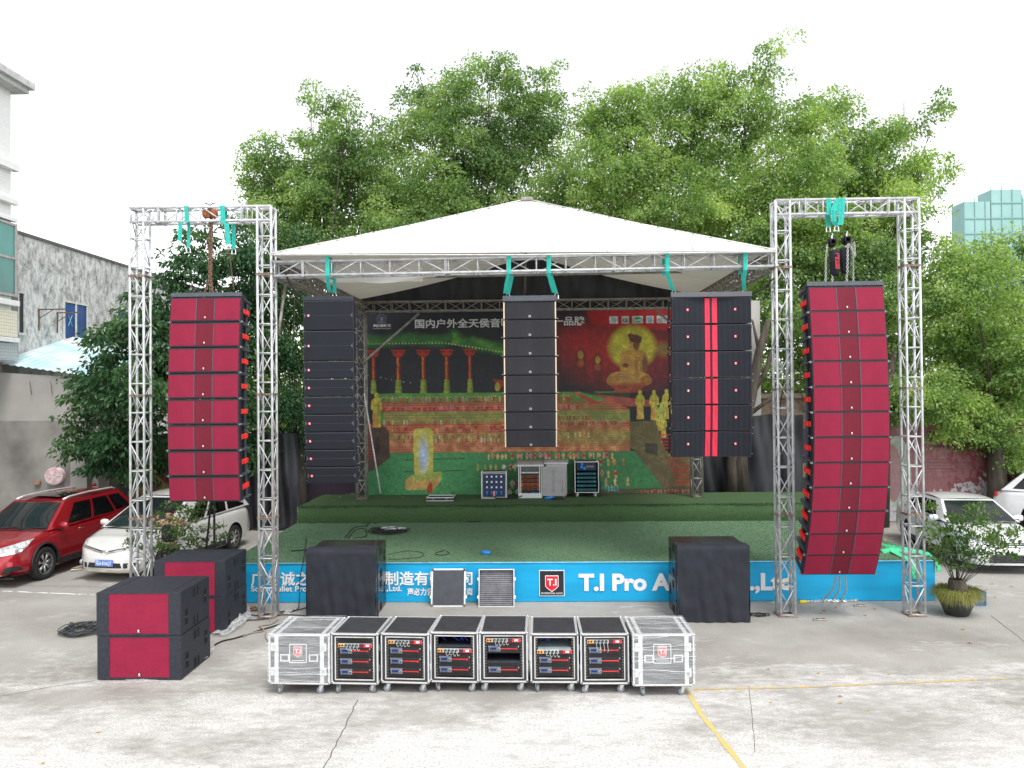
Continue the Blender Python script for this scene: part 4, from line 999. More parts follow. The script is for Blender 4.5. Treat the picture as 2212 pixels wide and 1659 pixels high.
hoist(1797, 524, TY+.06, 'black chain hoist with red characters on its chain bag', True)
hoist(1829, 519, TY+.1, 'black chain hoist with a plain black chain bag and round gear cover', False)
# chain heap below the right array and along the stage foot
mb = MB(); o = G(1830, 1296)
zb = A(1815, 1252, 14.4).z
for k, (x0, x1) in enumerate(((1806, 1778), (1814, 1800), (1826, 1818))): chain(mb, [A(x0, 1245, 14.5)-o, A((x0+x1)/2+6, 1275, 14.9)-o, G(x1, 1295, .02)-o], .05, .006)
chain(mb, [G(1735, 1300, .02)-o, G(1780, 1297, .02)-o, G(1830, 1298, .02)-o, G(1880, 1293, .02)-o], .05, .007); chain(mb, [G(1730, 1298, .02)-o, G(1760, 1300, .02)-o, G(1820, 1295, .02)-o, G(1850, 1296, .02)-o], .05, .007); chain(mb, [G(1665, 1302, .02)-o, G(1690, 1300, .02)-o], .05, .007)
solo('loose_chain', mb, CHS, 'shiny loose chains falling from the right red stack onto the concrete', 'chain', loc=o)
YP = mat('yellow_plastic', (.8, .62, .02), .5)
for px, py, l in ((1735, 1300, 'left'), (1878, 1292, 'right')):
    p = G(px, py, .03); mb = MB(); mb.tube([(-.07, 0, 0), (.07, .02, 0)], .03, 8); solo('yellow_sleeve', mb, YP, 'small yellow plastic sleeve at the %s end of the loose chain' % l, 'sleeve', 'yellow sleeves', loc=p)
for k, (px, py, lab) in enumerate(((1858, 1308, 'pair of steel shackles on the concrete right of the loose chains'), (1771, 1338, 'steel shackle with a brown leaf in front of the right goalpost'))):
    p = G(px, py, .015); mb = MB()
    for dx in (-.06, .05): mb.tube([(dx-.04, -.03, 0), (dx-.05, .02, 0), (dx, .06, .0), (dx+.05, .02, .01), (dx+.04, -.03, 0)], .012, 6); mb.tube([(dx-.06, -.03, 0), (dx+.06, -.035, 0)], .014, 6)
    solo('shackle', mb, OLDSTEEL, lab, 'shackle', loc=p)
# green strap over the stage edge
def ss(px, py, z): p = A(px, py, SY0+.4); return p
mb = MB(); q = [G(1907, 1178, SZ0+.01), G(1950, 1187, SZ0+.03), G(1998, 1192, SZ0+.02), G(2015, 1205, SZ0+.0)]; mb.ribbon([p+Vector((0, 0, .02*math.sin(i*2))) for i, p in enumerate(q)], (0, .22, .04), .012)
q = [G(1906, 1192, SZ0+.01), G(1930, 1187, SZ0+.04), G(1960, 1192, SZ0+.02), G(2010, 1197, SZ0+.02)]; mb.ribbon(q, (.03, .24, .03), .012)
p = G(1934, 1197, SZ0); mb.ribbon([G(1928, 1190, SZ0+.03), (p.x, SY0-.03, SZ0+.01), (p.x+.08, SY0-.05, SZ0-.12), (p.x+.1, SY0-.05, SZ0-.35), (p.x+.16, SY0-.06, SZ0-.22)], (.15, .03, 0), .012)
p = G(1988, 1197, SZ0); mb.ribbon([(p.x, SY0+.05, SZ0+.02), (p.x+.02, SY0-.03, SZ0-.0), (p.x+.05, SY0-.04, SZ0-.22)], (.09, .02, 0), .012)
solo('lifting_sling', mb, GREEN_S, 'bright green strap lying crumpled over the right front corner of the stage', 'strap')

# ------------------------------------------------------------------ flight cases
WD_IN = mat('rack_interior', (.012, .012, .014), .8)
def corner(mb, x, y, z, s=.035):
    M = Matrix.Translation((x, y, z)); mb.cb((0, 0, 0), (s*1.3, s*1.3, s*1.3), M, b=s*.35)
def caster(parent, x, y, rot, r=.05):
    mb = MB(); M = Matrix.Translation((x, y, 0)) @ Matrix.Rotation(rot, 4, 'Z')
    mb.cb((0, 0, 2*r+.035), (.09, .075, .006), M); mb.tube([(0, 0, 2*r+.012), (0, 0, 2*r+.035)], .025, 10, M)
    for s in (-1, 1): mb.add([(-.03, s*.024, 2*r+.015), (.03, s*.024, 2*r+.015), (-.012, s*.024, r-.01), (-.035, s*.024, r-.01), (-.03, s*.02, 2*r+.015), (.03, s*.02, 2*r+.015), (-.012, s*.02, r-.01), (-.035, s*.02, r-.01)], [(0, 1, 2, 3), (7, 6, 5, 4), (0, 4, 5, 1), (1, 5, 6, 2), (2, 6, 7, 3), (3, 7, 4, 0)], M)
    mb.cb((0, 0, 2*r+.014), (.065, .05, .006), M)
    c = part('caster', mb, ALU, parent)
    mb = MB(); W = M @ Matrix.Translation((-.022, 0, r)) @ Matrix.Rotation(PI/2, 4, 'X')
    mb.lathe([(r*.62, -.015), (r*.9, -.017), (r, -.01), (r, .01), (r*.9, .017), (r*.62, .015), (r*.62, -.015)], 20, W); ob('tyre', mb.mesh('tyre', GREYRUB, True), c)
    mb = MB(); mb.lathe([(0, -.012), (r*.25, -.016), (r*.3, -.008), (r*.62, -.010), (r*.62, .010), (r*.3, .008), (r*.25, .016), (0, .012)], 16, W); ob('rim', mb.mesh('rim', mat('grey_rim', (.42, .46, .5), .45), True), c)
def case_shell(t, W, H, D, z0, openf=True):
    """front at y=0, body from z0 to H"""
    th = .012; e = .032
    z1 = H
    mb = MB()
    mb.box(-W/2, -W/2+th, .0, D, z0, z1); mb.box(W/2-th, W/2, .0, D, z0, z1); mb.box(-W/2+th, W/2-th, 0, D, z1-th, z1); mb.box(-W/2+th, W/2-th, 0, D, z0, z0+th)
    if not openf: mb.box(-W/2+th, W/2-th, .004, .02, z0+th, z1-th)
    part('case_panel', mb, PLY, t)
    mb = MB(); a = .0035
    for sx in (-1, 1):                      # edges along the depth and the height
        x = sx*W/2
        xa, xb = sorted((x+sx*a, x-sx*e))
        mb.box(xa, xb, .03, D-.03, z1-a, z1+a); xa, xb = sorted((x-sx*a*.5, x+sx*a)); mb.box(xa, xb, .03, D-.03, z1-e, z1+a*.9); mb.box(xa, xb, .03, D-.03, z0, z0+e)
        mb.box(xa, xb, .0, .03, z0, z1)
    part('edge_strip', mb, ALU, t)
    mb = MB()
    for z in (z1, z0):
        s = 1 if z == z1 else -1; za, zb_ = sorted((z+s*a, z-s*.018)); mb.box(-W/2, W/2, -a, .003, za, zb_); 
        if s > 0: mb.box(-W/2+.03, W/2-.03, -.002, .028, z-.001, z+a)
    for sx in (-1, 1):
        xa, xb = sorted((sx*(W/2+a), sx*(W/2-.015))); mb.box(xa, xb, -a, .003, z0+.018, z1-.018)
    mb.box(-W/2+.03, W/2-.03, D-.028, D+.002, z1-.001, z1+a*1.1)
    part('front_edge', mb, ALU, t)
    mb = MB()
    for sx in (-1, 1):
        for y in (.01, D-.01):
            for z in (z1-.012, z0+.012): corner(mb, sx*(W/2-.01), y, z, .03)
    part('ball_corner', mb, CHROME, t, True)['kind'] = 'stuff'
    mb = MB(); mb.box(-W/2+.02, W/2-.02, .02, D-.02, z0-.022, z0-.001); part('base_board', mb, mat('brown_ply', (.11, .06, .055), .7), t)
    return th
AMPM = mat('amp_black', (.014, .014, .016), .5, var=.2); AMPG = mat('amp_grey_panel', (.12, .145, .18), .5, var=.05); LCD = mat('blue_display', (.012, .018, .12), .25)
REDB = mat('red_anodised', (.55, .03, .035), .35, .2); ORNG = mat('orange_sockets', (.72, .33, .09), .5); SILV = mat('silver_panel', (.5, .56, .56), .4, .3)
U = .0445
def flight_case(label, pos, rz, layout, W=.645, H=.845, D=.82, group='open flight cases with amplifiers in the front row', seed=0):
    rg = random.Random(seed)
    t = thing('flight_case', label, 'flight case', pos, rz, group); z0 = .15
    case_shell(t, W, H, D, z0)
    iw = .248; top = H-.062; bot = z0+.068
    mb = MB()                                # padded front frame
    mb.box(-W/2+.012, -iw-.028, .006, .02, z0+.012, H-.012); mb.box(iw+.028, W/2-.012, .006, .02, z0+.012, H-.012); mb.box(-iw-.028, iw+.028, .006, .02, top+.02, H-.012); mb.box(-iw-.028, iw+.028, .006, .02, z0+.012, bot-.02)
    part('front_frame', mb, PLY, t)
    mb = MB()
    for x in (-iw-.02, iw+.02): mb.box(x-.007, x+.007, -.004, .016, bot-.02, top+.02)
    for z in (bot-.014, top+.014): mb.box(-iw-.011, iw+.011, -.004, .016, z-.006, z+.006)
    part('inner_edge', mb, mat('white_edge', (.6, .58, .55), .4, .2), t)
    mb = MB(); 
    for x in (-iw+.006, iw-.006): mb.box(x-.017, x+.017, .028, .032, bot, top)
    n = 14
    part('rack_rail', mb, BLK, t)
    mb = MB()
    for x in (-iw+.002, iw-.002):
        for k in range(n): mb.cb((x, .026, bot+.02+k*(top-bot-.04)/(n-1)), (.009, .006, .009))
    part('screw_row', mb, mat('brass_screw', (.45, .38, .3), .4, .7), t)['kind'] = 'stuff'
    y0, y1 = .034, .4
    def z_(f): return top-(top-bot)*f
    H_ = top-bot
    def amp(f):
        zt = z_(f); zb = zt-.092
        mb = MB(); mb.box(-.222, .222, y0, y1, zb, zt, b=.003); o = part('amplifier', mb, AMPM, t)
        def sp(n_, x0, x1, a, b, ya, m, bb=.002): q = MB(); q.box(x0, x1, ya, y0+.002, a, b, b=bb); ob(n_, q.mesh(n_, m), o)
        sp('control_panel', -.205, -.04, zb+.008, zt-.006, y0-.014, AMPG); sp('display', -.185, -.10, zb+.032, zt-.028, y0-.017, LCD)
        sp('red_bar', -.038, .165, zb+.040, zb+.052, y0-.022, REDB, .003); sp('red_bar_end', .165, .188, zb+.034, zb+.058, y0-.026, REDB, .003)
        q = MB(); 
        for k in range(4): q.tube([(-.18+.025*k, y0-.02, zb+.018), (-.18+.025*k, y0-.01, zb+.018)], .006, 8)
        q.tube([(-.062, y0-.024, zb+.045), (-.062, y0-.01, zb+.045)], .012, 12); ob('knob', q.mesh('knob', BLK), o)['kind'] = 'stuff'
        q = MB(); q.tube([(-.062, y0-.017, zb+.045), (-.062, y0-.013, zb+.045)], .016, 12); ob('knob_ring', q.mesh('knob_ring', WHITE), o)
        for x in (-.205, .205): q = MB(); q.box(x-.008, x+.008, y0-.012, y0+.001, zt-.028, zt-.008, b=.002); ob('ear_bolt', q.mesh('ear_bolt', mat('dull_silver', (.35, .38, .4), .4, .5)), o)
        return zb
    def vent(f, hh=.05):
        zt = z_(f); mb = MB(); mb.box(-.225, .225, y0, y0+.01, zt-hh, zt); k = int(hh/.011)
        for i in range(k): mb.box(-.19, .19, y0-.004, y0+.001, zt-hh+.006+i*.011, zt-hh+.010+i*.011)
        part('vent_panel', mb, AMPM, t)
    def power(f, hang_=False):
        zt = z_(f); zb = zt-.052
        mb = MB(); mb.box(-.236, .236, y0-.012, y0+.12, zb, zt, b=.002); o = part('power_strip', mb, SILV, t)
        def sp(n_, x0, x1, a, b, ya, m): q = MB(); q.box(x0, x1, ya, y0-.008, a, b, b=.001); ob(n_, q.mesh(n_, m), o)
        sp('socket_panel', -.234, -.155, zb+.003, zt-.003, y0-.016, ORNG); sp('switch_box', .06, .12, zb-.003, zt-.002, y0-.018, mat('dark_red_box', (.12, .01, .02), .5)); sp('red_end', .122, .234, zb+.003, zt-.003, y0-.016, REDL); sp('rating_label', .15, .2, zb+.014, zt-.012, y0-.018, WHITE)
        q = MB(); 
        for x in (-.215, -.178): q.tube([(x, y0-.02, zb+.026), (x, y0-.01, zb+.026)], .013, 10)
        for k in range(4): q.tube([(-.125+.05*k, y0-.03, zb+.026), (-.125+.05*k, y0-.01, zb+.026)], .019, 10)
        ob('plug', q.mesh('plug', RUBBER), o)['kind'] = 'stuff'
        q = MB()
        for k in range(4):
            x = -.12+.05*k; dz = (.11 if hang_ else .035)+rg.uniform(-.01, .01); q.tube([(x, y0-.03, zb+.03), (x+.01, y0-.045, zb-.005), (x+.02, y0-.04, zb-dz*.8), (x+(.03 if not hang_ else .012), y0-.03, zb-dz), (x+.04, y0-.03, zb-dz*.5)][:(5 if not hang_ else 4)], .003, 5)
        ob('cable', q.mesh('cable', mat('pale_cable', (.6, .6, .58), .5)), o)['kind'] = 'stuff'
    def shelf(f, m=None):
        zt = z_(f); mb = MB(); mb.box(-.225, .225, y0, .5, zt-.01, zt); mb.box(-.225, .225, y0-.003, y0+.003, zt-.03, zt+.004); part('shelf', mb, m or BLK2, t)
    back = False
    for it in layout:
        k, f = it[0], it[1]
        if k == 'amp': amp(f)
        elif k == 'vent': vent(f, *it[2:])
        elif k == 'power': power(f, *it[2:])
        elif k == 'shelf': shelf(f, *it[2:])
        elif k == 'open': back = True
        elif k == 'wires':
            mb = MB()
            for i in range(7): x = rg.uniform(-.2, .2); mb.tube([(x, .2, z_(f)), (x+rg.uniform(-.1, .1), .25, z_(f)+.04+rg.random()*.04), (x+rg.uniform(-.2, .2), .3, z_(f)+rg.random()*.06)], .007, 6)
            part('rear_cable', mb, it[2], t)['kind'] = 'stuff'
    if not back:
        mb = MB(); mb.box(-W/2+.012, W/2-.012, D-.02, D-.008, z0+.012, H-.012); part('rear_panel', mb, WD_IN, t)
    else:
        mb = MB(); mb.box(-W/2+.012, W/2-.012, D-.02, D-.008, z0+.012, H-.30); part('rear_panel', mb, WD_IN, t)
    for (x, y, r_) in ((-W/2+.08, .09, rg.uniform(-1, 1)*.9+1.2), (W/2-.08, .09, rg.uniform(-.5, .8)), (-W/2+.08, D-.09, rg.uniform(0, 3)), (W/2-.08, D-.09, rg.uniform(0, 3))): caster(t, x, y, r_)
    for sx in (-1, 1):
        for z in (z0+.2, H-.2):
            mb = MB(); x = sx*(W/2+.004); mb.box(x-.006, x+.006, .05, .12, z-.045, z+.045, b=.002); part('butterfly_latch', mb, CHROME, t)
    return t
a_, b_, c_ = .245, .505, .765
FULL = [('power', .145), ('vent', .0, .078), ('amp', a_), ('amp', b_), ('amp', c_), ('vent', a_+.165, .048), ('vent', b_+.165, .048), ('vent', c_+.165, .038)]
FULL2 = [('power', .06), ('amp', a_), ('amp', b_), ('amp', c_), ('vent', .165, .042), ('vent', a_+.165, .048), ('vent', b_+.165, .048), ('vent', c_+.165, .038)]
BLUEC = mat('blue_cable', (.02, .08, .5), .5)
L4 = [('shelf', .22), ('wires', .2, BLUEC), ('power', .31), ('amp', b_-.02), ('amp', c_-.02), ('vent', .425, .04), ('vent', b_+.145, .048), ('vent', c_+.145, .045)]
L5 = [('power', .05), ('amp', .225), ('vent', .16, .04), ('vent', .385, .02), ('shelf', .62), ('vent', .66, .045), ('amp', c_-.015), ('vent', c_+.155, .045)]
L6 = [('open', 0), ('shelf', .26, mat('grey_green_lid', (.22, .27, .27), .6)), ('wires', .18, BLUEC), ('wires', .1, RUBBER), ('power', .31), ('amp', b_-.02), ('amp', c_-.02), ('vent', .425, .04), ('vent', b_+.145, .048), ('vent', c_+.145, .045)]
L7 = [('power', .045, True), ('amp', .225), ('amp', b_-.02), ('amp', c_-.02), ('vent', .155, .04), ('vent', .39, .048), ('vent', b_+.145, .048), ('vent', c_+.145, .045)]
fx = [(715, 818, 1506, FULL, -3, 'second from the left, power strip below a slotted panel'), (822.5, 928, 1504, FULL2, -4, 'third from the left, power strip above three amplifiers'), (929.5, 1034.5, 1502, L4, -3, 'fourth from the left, blue cables on its top shelf'), (1036, 1141, 1502, L5, -.5, 'fifth from the left, dark gap between its two amplifiers'), (1146.5, 1251, 1503, L6, -.5, 'sixth from the left, see through its top'), (1254.5, 1360, 1506, L7, .5, 'seventh from the left, white leads over an amplifier')]
for i, (x0, x1, yb, lay, rz, lab) in enumerate(fx):
    a, b = G(x0, yb-5), G(x1, yb-5); W = (b-a).length; p = (a+b)/2
    Hc = A((x0+x1)/2, 1369-(3 if i in (2, 3) else 0), p.y).z
    flight_case('open flight case, '+lab, (p.x, p.y, 0), R(rz), lay, W=W*.985, H=Hc, D=.83, seed=i+3)
# two wrapped cases at the ends of the row
FILM = bpy.data.materials.new('stretch_film'); FILM.use_nodes = True
def film_mat(m, base=.16, amt=.40, sc=(1.2, 1.2, 18)):
    t = m.node_tree; L = t.links.new; b = t.nodes['Principled BSDF']; b.inputs['Base Color'].default_value = (.85, .87, .88, 1); b.inputs['Roughness'].default_value = .22; b.inputs['Specular IOR Level'].default_value = .8
    tc = t.nodes.new('ShaderNodeTexCoord'); mp = t.nodes.new('ShaderNodeMapping'); mp.inputs['Scale'].default_value = sc; mp.inputs['Rotation'].default_value = (0, .12, 0); L(tc.outputs['Object'], mp.inputs[0])
    n = t.nodes.new('ShaderNodeTexNoise'); n.inputs['Scale'].default_value = 2.2; n.inputs['Detail'].default_value = 7; n.inputs['Roughness'].default_value = .7; n.inputs['Distortion'].default_value = .8; L(mp.outputs[0], n.inputs[0])
    r = t.nodes.new('ShaderNodeMapRange'); r.inputs[1].default_value = .40; r.inputs[2].default_value = .75; r.inputs[3].default_value = base; r.inputs[4].default_value = amt; L(n.outputs[0], r.inputs[0])
    tr = t.nodes.new('ShaderNodeBsdfTransparent'); mx = t.nodes.new('ShaderNodeMixShader'); L(r.outputs[0], mx.inputs[0]); L(tr.outputs[0], mx.inputs[1]); L(b.outputs[0], mx.inputs[2]); L(mx.outputs[0], t.nodes['Material Output'].inputs[0])
film_mat(FILM)
def wrapped_case(label, x0, x1, yb, rz, seed):
    a, b = G(x0, yb), G(x1, yb); W = (b-a).length*.99; p = (a+b)/2; H = A((x0+x1)/2, 1371, p.y).z; D = .84; z0 = .155
    t = thing('flight_case', label, 'flight case', (p.x, p.y, 0), R(rz), 'flight cases wrapped in film'); case_shell(t, W, H, D, z0, False)
    mb = MB()
    for x in (-W*.38, W*.38): mb.box(x-.028, x+.028, -.004, .004, z0+.02, H-.02); mb.box(x-.028, x+.028, .03, D-.03, H, H+.0035)
    part('hybrid_strip', mb, ALU, t)
    mb = MB(); mb.box(-W/2+.03, W/2-.03, D-.028, D+.002, H-.001, H+.0036); mb.box(-W/2+.03, W/2-.03, .0, .05, H-.001, H+.0038); part('lid_edge', mb, ALU, t)
    for x in (-W*.42, W*.40):
        for z in (z0+.17, H-.17):
            mb = MB(); mb.box(x-.045, x+.045, -.012, .0, z-.055, z+.055, b=.004); q = part('butterfly_latch', mb, ALU, t)
            mb = MB(); mb.box(x-.022, x+.022, -.02, -.01, z-.03, z+.03, b=.004); ob('latch_key', mb.mesh('latch_key', CHROME), q)
    for x in (-W*.24, W*.24):
        z = (z0+H)/2+.02; mb = MB(); mb.box(x-.065, x+.065, -.01, .001, z-.05, z+.05, b=.003); q = part('recessed_handle', mb, ALU, t)
        mb = MB(); mb.box(x-.045, x+.045, -.012, -.009, z-.03, z+.035); ob('handle_recess', mb.mesh('handle_recess', SLATE), q)
    lx, lz = -.02*W, H-.32; s = .115
    mb = MB(); 
    for e in (-1, 1): mb.box(lx+e*s-.004, lx+e*s+.004, -.004, .002, lz-.06, lz+.19); mb.box(lx-s, lx+s, -.004, .002, lz+.065+e*.125-.004, lz+.065+e*.125+.004)
    part('logo_frame', mb, WHITE, t)
    logo(t, lx, -.006, lz+.01, .11)
    mb = MB(); mb.box(lx-.09, lx+.09, -.004, .0, lz-.035, lz-.028); part('logo_line', mb, WHITE, t)
    # film skin, four wrinkled sides and the top, just off the case
    rg = random.Random(seed); o = .014
    def wr(x, y, z): return (.004*math.sin(x*17+z*31+seed)+.004*math.sin(z*53+x*9))
    mb = MB()
    mb.grid(lambda u, v: (-W/2-o+(W+2*o)*u, -o-.006+wr(u*W, 0, v), z0+.01+(H-z0+o)*v), 30, 30)
    mb.grid(lambda u, v: (-W/2-o+wr(0, u, v), -o+(D+2*o)*u, z0+.01+(H-z0+o)*v), 20, 20)
    mb.grid(lambda u, v: (W/2+o+wr(0, u, v), -o+(D+2*o)*u, z0+.01+(H-z0+o)*v), 20, 20)
    mb.grid(lambda u, v: (-W/2-o+(W+2*o)*u, -o-.006+(D+2*o)*v, H+o+wr(u, 0, v)*1.2), 30, 20)
    part('stretch_film', mb, FILM, t, True)
    mb = MB()
    for k in range(7):
        za, zb_ = rg.uniform(z0+.03, H-.02), rg.uniform(-.07, .07); pts = [(-W/2-.02+(W+.04)*i/6, -.026-.006*rg.random(), min(H+.01, max(z0, za+zb_*i/6+.006*math.sin(i*2+k)))) for i in range(7)]
        mb.ribbon(pts, (0, .001, rg.uniform(.001, .004)), .001)
    for k in range(7):
        ya, yb_ = rg.uniform(.03, D-.03), rg.uniform(-.12, .12); mb.ribbon([(-W/2-.01+(W+.02)*i/4, ya+yb_*i/4, H+.022) for i in range(5)], (0, rg.uniform(.002, .006), 0), .001)
    part('film_crease', mb, mat('film_crease_white', (.8, .83, .84), .35), t)['kind'] = 'stuff'
    for (x, y, r_) in ((-W/2+.13, .09, 1.3+.2*seed), (W/2-.13, .09, .15), (-W/2+.1, D-.1, 2), (W/2-.1, D-.1, .4)): caster(t, x, y, r_)
wrapped_case('leftmost flight case of the row, wrapped in clear film, closed lid', 581, 713, 1502, -2, 1)
wrapped_case('rightmost flight case of the row, wrapped in clear film, closed lid', 1368, 1501, 1506, 1, 2)
# two case lids leaning on the stage front
def lid(label, x0, x1, yb, yt, front):
    a, b = G(x0, yb), G(x1, yb); W = (b-a).length; p = (a+b)/2; dy = SY0-.06-p.y; 
    H = A((x0+x1)/2, yt, SY0-.12).z; L_ = math.hypot(H, dy*.7); th = math.atan2(dy*.55, H)
    t = thing('case_lid', label, 'case lid', (p.x, p.y, .0), 0, 'flight case lids leaning on the stage'); t.rotation_euler = (-th, 0, 0); d = .11
    mb = MB()
    if front: mb.box(-W/2+.012, W/2-.012, .004, .014, .012, L_-.012); mb.box(-W/2, -W/2+.01, .014, d, 0.01, L_); mb.box(W/2-.01, W/2, .014, d, .01, L_); mb.box(-W/2+.01, W/2-.01, .014, d, L_-.01, L_)
    else: mb.box(-W/2+.012, W/2-.012, d-.014, d-.004, .012, L_-.012); mb.box(-W/2, -W/2+.01, .002, d, 0.01, L_); mb.box(W/2-.01, W/2, .002, d, .01, L_); mb.box(-W/2+.01, W/2-.01, .002, d, L_-.01, L_); mb.box(-W/2+.01, W/2-.01, .002, d, .01, .02)
    part('lid_panel', mb, mat('lid_laminate', (.055, .06, .072), .6, var=.12) if front else PLY, t)
    mb = MB(); e = .028 if front else .015
    for s in (-1, 1): xa, xb = sorted((s*W/2+s*.002, s*(W/2-e))); mb.box(xa, xb, -.003, .003, 0, L_)
    mb.box(-W/2+e, W/2-e, -.003, .003, 0, e); mb.box(-W/2+e, W/2-e, -.003, .003, L_-e, L_)
    for s in (-1, 1): xa, xb = sorted((s*W/2+s*.003, s*(W/2-.001))); mb.box(xa, xb, .0, .03, 0, L_); mb.box(xa, xb, d-.03, d, 0, L_)
    mb.box(-W/2, W/2, 0, d, L_+.0, L_+.003)
    part('edge_strip', mb, ALU, t)
    if front:
        mb = MB()
        for s in (-1, 1):
            for z in (.02, L_-.02): corner(mb, s*(W/2-.018), .0, z, .045)
        part('ball_corner', mb, CHROME, t, True)['kind'] = 'stuff'
    else:
        FM = mat('egg_foam', (.2, .2, .22), .9, var=.2, scale=6)
        mb = MB(); mb.grid(lambda u, v: (-W/2+.016+(W-.032)*u,   .075-.010*math.sin(v*2*PI*17)-.002*math.sin(u*2*PI*11), .02+(L_-.04)*v), 60, 130); part('foam_lining', mb, FM, t, True)
    for s in (-1, 1):
        for z in (L_*.26, L_*.74): mb = MB(); x = s*(W/2+.012); mb.box(x-.018, x+.018, .03, .06, z-.03, z+.03, b=.004); part('butterfly_latch', mb, CHROME, t)
lid('closed flight case lid leaning on the blue stage front, smooth grey face outward', 931, 1005, 1311, 1228, True)
lid('open flight case lid leaning on the blue stage front, ribbed grey foam showing', 1034, 1111, 1311, 1229, False)
# ------------------------------------------------------------------ gear on the upper stage
def up(px, py): return G(px, py, SZ1)
# power distribution rack
def rack_box(t, W, H, D, z0, m=PLY, rim=ALU, th=.02):
    mb = MB(); mb.box(-W/2, -W/2+th, 0, D, z0, H); mb.box(W/2-th, W/2, 0, D, z0, H); mb.box(-W/2+th, W/2-th, 0, D, H-th, H); mb.box(-W/2+th, W/2-th, 0, D, z0, z0+th); mb.box(-W/2+th, W/2-th, D-.01, D, z0+th, H-th)
    part('shell', mb, m, t)
    mb = MB()
    for s in (-1, 1): xa, xb = sorted((s*(W/2+.002), s*(W/2-.016))); mb.box(xa, xb, -.003, .012, z0, H)
    mb.box(-W/2+.016, W/2-.016, -.003, .012, H-.016, H+.002); mb.box(-W/2+.016, W/2-.016, -.003, .012, z0, z0+.016)
    for s in (-1, 1): xa, xb = sorted((s*(W/2+.003), s*(W/2-.03))); mb.box(xa, xb, .012, D, H-.01, H+.003)
    part('edge_strip', mb, rim, t)
a, b = up(1040, 1078), up(1095, 1078); W = b.x-a.x; H = A(1067, 1020, a.y).z-SZ1
t = thing('power_rack', 'small flight case of blue panels with sixteen sockets on the upper stage', 'power rack', ((a.x+b.x)/2, a.y, SZ1+.01)); rack_box(t, W, H, .5, 0)
mb = MB(); mb.box(-W/2+.05, W/2-.05, .012, .03, .05, H-.06); part('blue_panel', mb, mat('navy_panel', (.012, .03, .1), .4), t)
mb = MB(); 
for s in (-1, 1): mb.box(s*(W/2-.035)-.007, s*(W/2-.035)+.007, .0, .02, .03, H-.04)
mb.box(-W/2+.042, W/2-.042, .0, .02, H-.055, H-.042); mb.box(-W/2+.042, W/2-.042, .0, .02, .03, .043); part('inner_edge', mb, MATS['white_edge'], t)
for r_ in range(3):
    for k in range(4):
        x = -W*.28+k*W*.187; z = H*(.82-.2*r_); mb = MB(); mb.cb((x, .008, z), (.045, .02, .05), b=.006); part('white_socket', mb, WHITE, t)
BPL = mat('blue_connector', (.02, .25, .75), .4)
for k in range(4): x = -W*.28+k*W*.187; mb = MB(); mb.tube([(x, .012, H*.25), (x, -.03, H*.24)], .024, 10); mb.tube([(x, -.02, H*.24), (x, -.04, H*.15)], .013, 8); part('blue_plug', mb, BPL, t, True)
mb = MB(); mb.tube([(0, .0, H*.26), (0, -.05, H*.24), (0.0, -.06, H*.1)], .035, 10); part('pink_plug', mb, mat('pink_connector', (.7, .3, .28), .5), t, True)
mb = MB(); q = a; mb.tube([(0.0, -.06, H*.12), (.05, -.1, .02), (.3, -.12, .015), (.6, -.02, .02), (.9, .1, .1), (1.05, .2, .2)], .016, 6); part('power_cable', mb, RUBBER, t, True)
# outdoor amplifier cabinet with its door open, a second closed one behind
GPL = mat('grey_powder_coat', (.36, .35, .36), .5, var=.06); WPL = mat('white_powder_coat', (.62, .64, .64), .5, var=.05); CAP = mat('cabinet_roof_grey', (.24, .22, .215), .6)
a, b = up(1120, 1077), up(1171, 1077); W = b.x-a.x; H = A(1145, 1004, a.y).z-SZ1
t = thing('outdoor_cabinet', 'grey outdoor cabinet with its door open showing orange framed amplifiers', 'cabinet', ((a.x+b.x)/2, a.y, SZ1+.01))
mb = MB(); D = .5; mb.box(-W/2, -W/2+.03, 0, D, .1, H); mb.box(W/2-.03, W/2, 0, D, .1, H); mb.box(-W/2, W/2, D-.02, D, .1, H); mb.box(-W/2+.03, W/2-.03, 0, D, .1, .13); mb.box(-W/2-.0, W/2+.0, -.01, D, 0, .1)
part('cabinet_body', mb, WPL, t)
mb = MB(); mb.box(-W/2-.04, W/2+.05, -.05, D+.04, H-.05, H); part('roof_rim', mb, WPL, t); mb = MB(); mb.add([(-W/2-.04, -.05, H), (W/2+.05, -.05, H), (W/2+.05, D, H+.08), (-W/2-.04, D, H+.08), (-W/2-.04, D, H), (W/2+.05, D, H)], [(0, 1, 2, 3), (0, 3, 4), (1, 5, 2), (3, 2, 5, 4)]); mb.box(-W/2-.041, W/2+.051, -.052, -.04, H-.002, H+.07); part('roof_cap', mb, CAP, t)
mb = MB(); mb.box(-W/2+.03, W/2-.03, .35, .36, .13, H-.05); part('rack_back', mb, mat('brushed_dark_back', (.12, .12, .12), .3, .6), t)
OAM = mat('orange_amp_frame', (.30, .09, .03), .5); OAM2 = mat('bright_orange_amp_frame', (.65, .12, .03), .5)
for k in range(4):
    z = H*(.62-.12*k); mb = MB(); mb.box(-W*.36, W*.36, .05, .3, z-.035, z+.045, b=.004); q = part('orange_amplifier', mb, OAM2 if k == 2 else OAM, t)
    for x0, x1 in ((-.3, -.1), (-.07, .07), (.1, .3)): mb = MB(); mb.box(W*x0, W*x1, .044, .052, z-.022, z+.032); ob('amp_face', mb.mesh('amp_face', AMPM), q)
mb = MB(); mb.box(-W*.36, W*.36, .05, .3, H*.73, H*.77, b=.003); part('silver_processor', mb, SILV, t)
mb = MB(); mb.box(-W*.36, W*.36, .1, .3, .15, H*.2); q = part('breaker_panel', mb, AMPM, t)
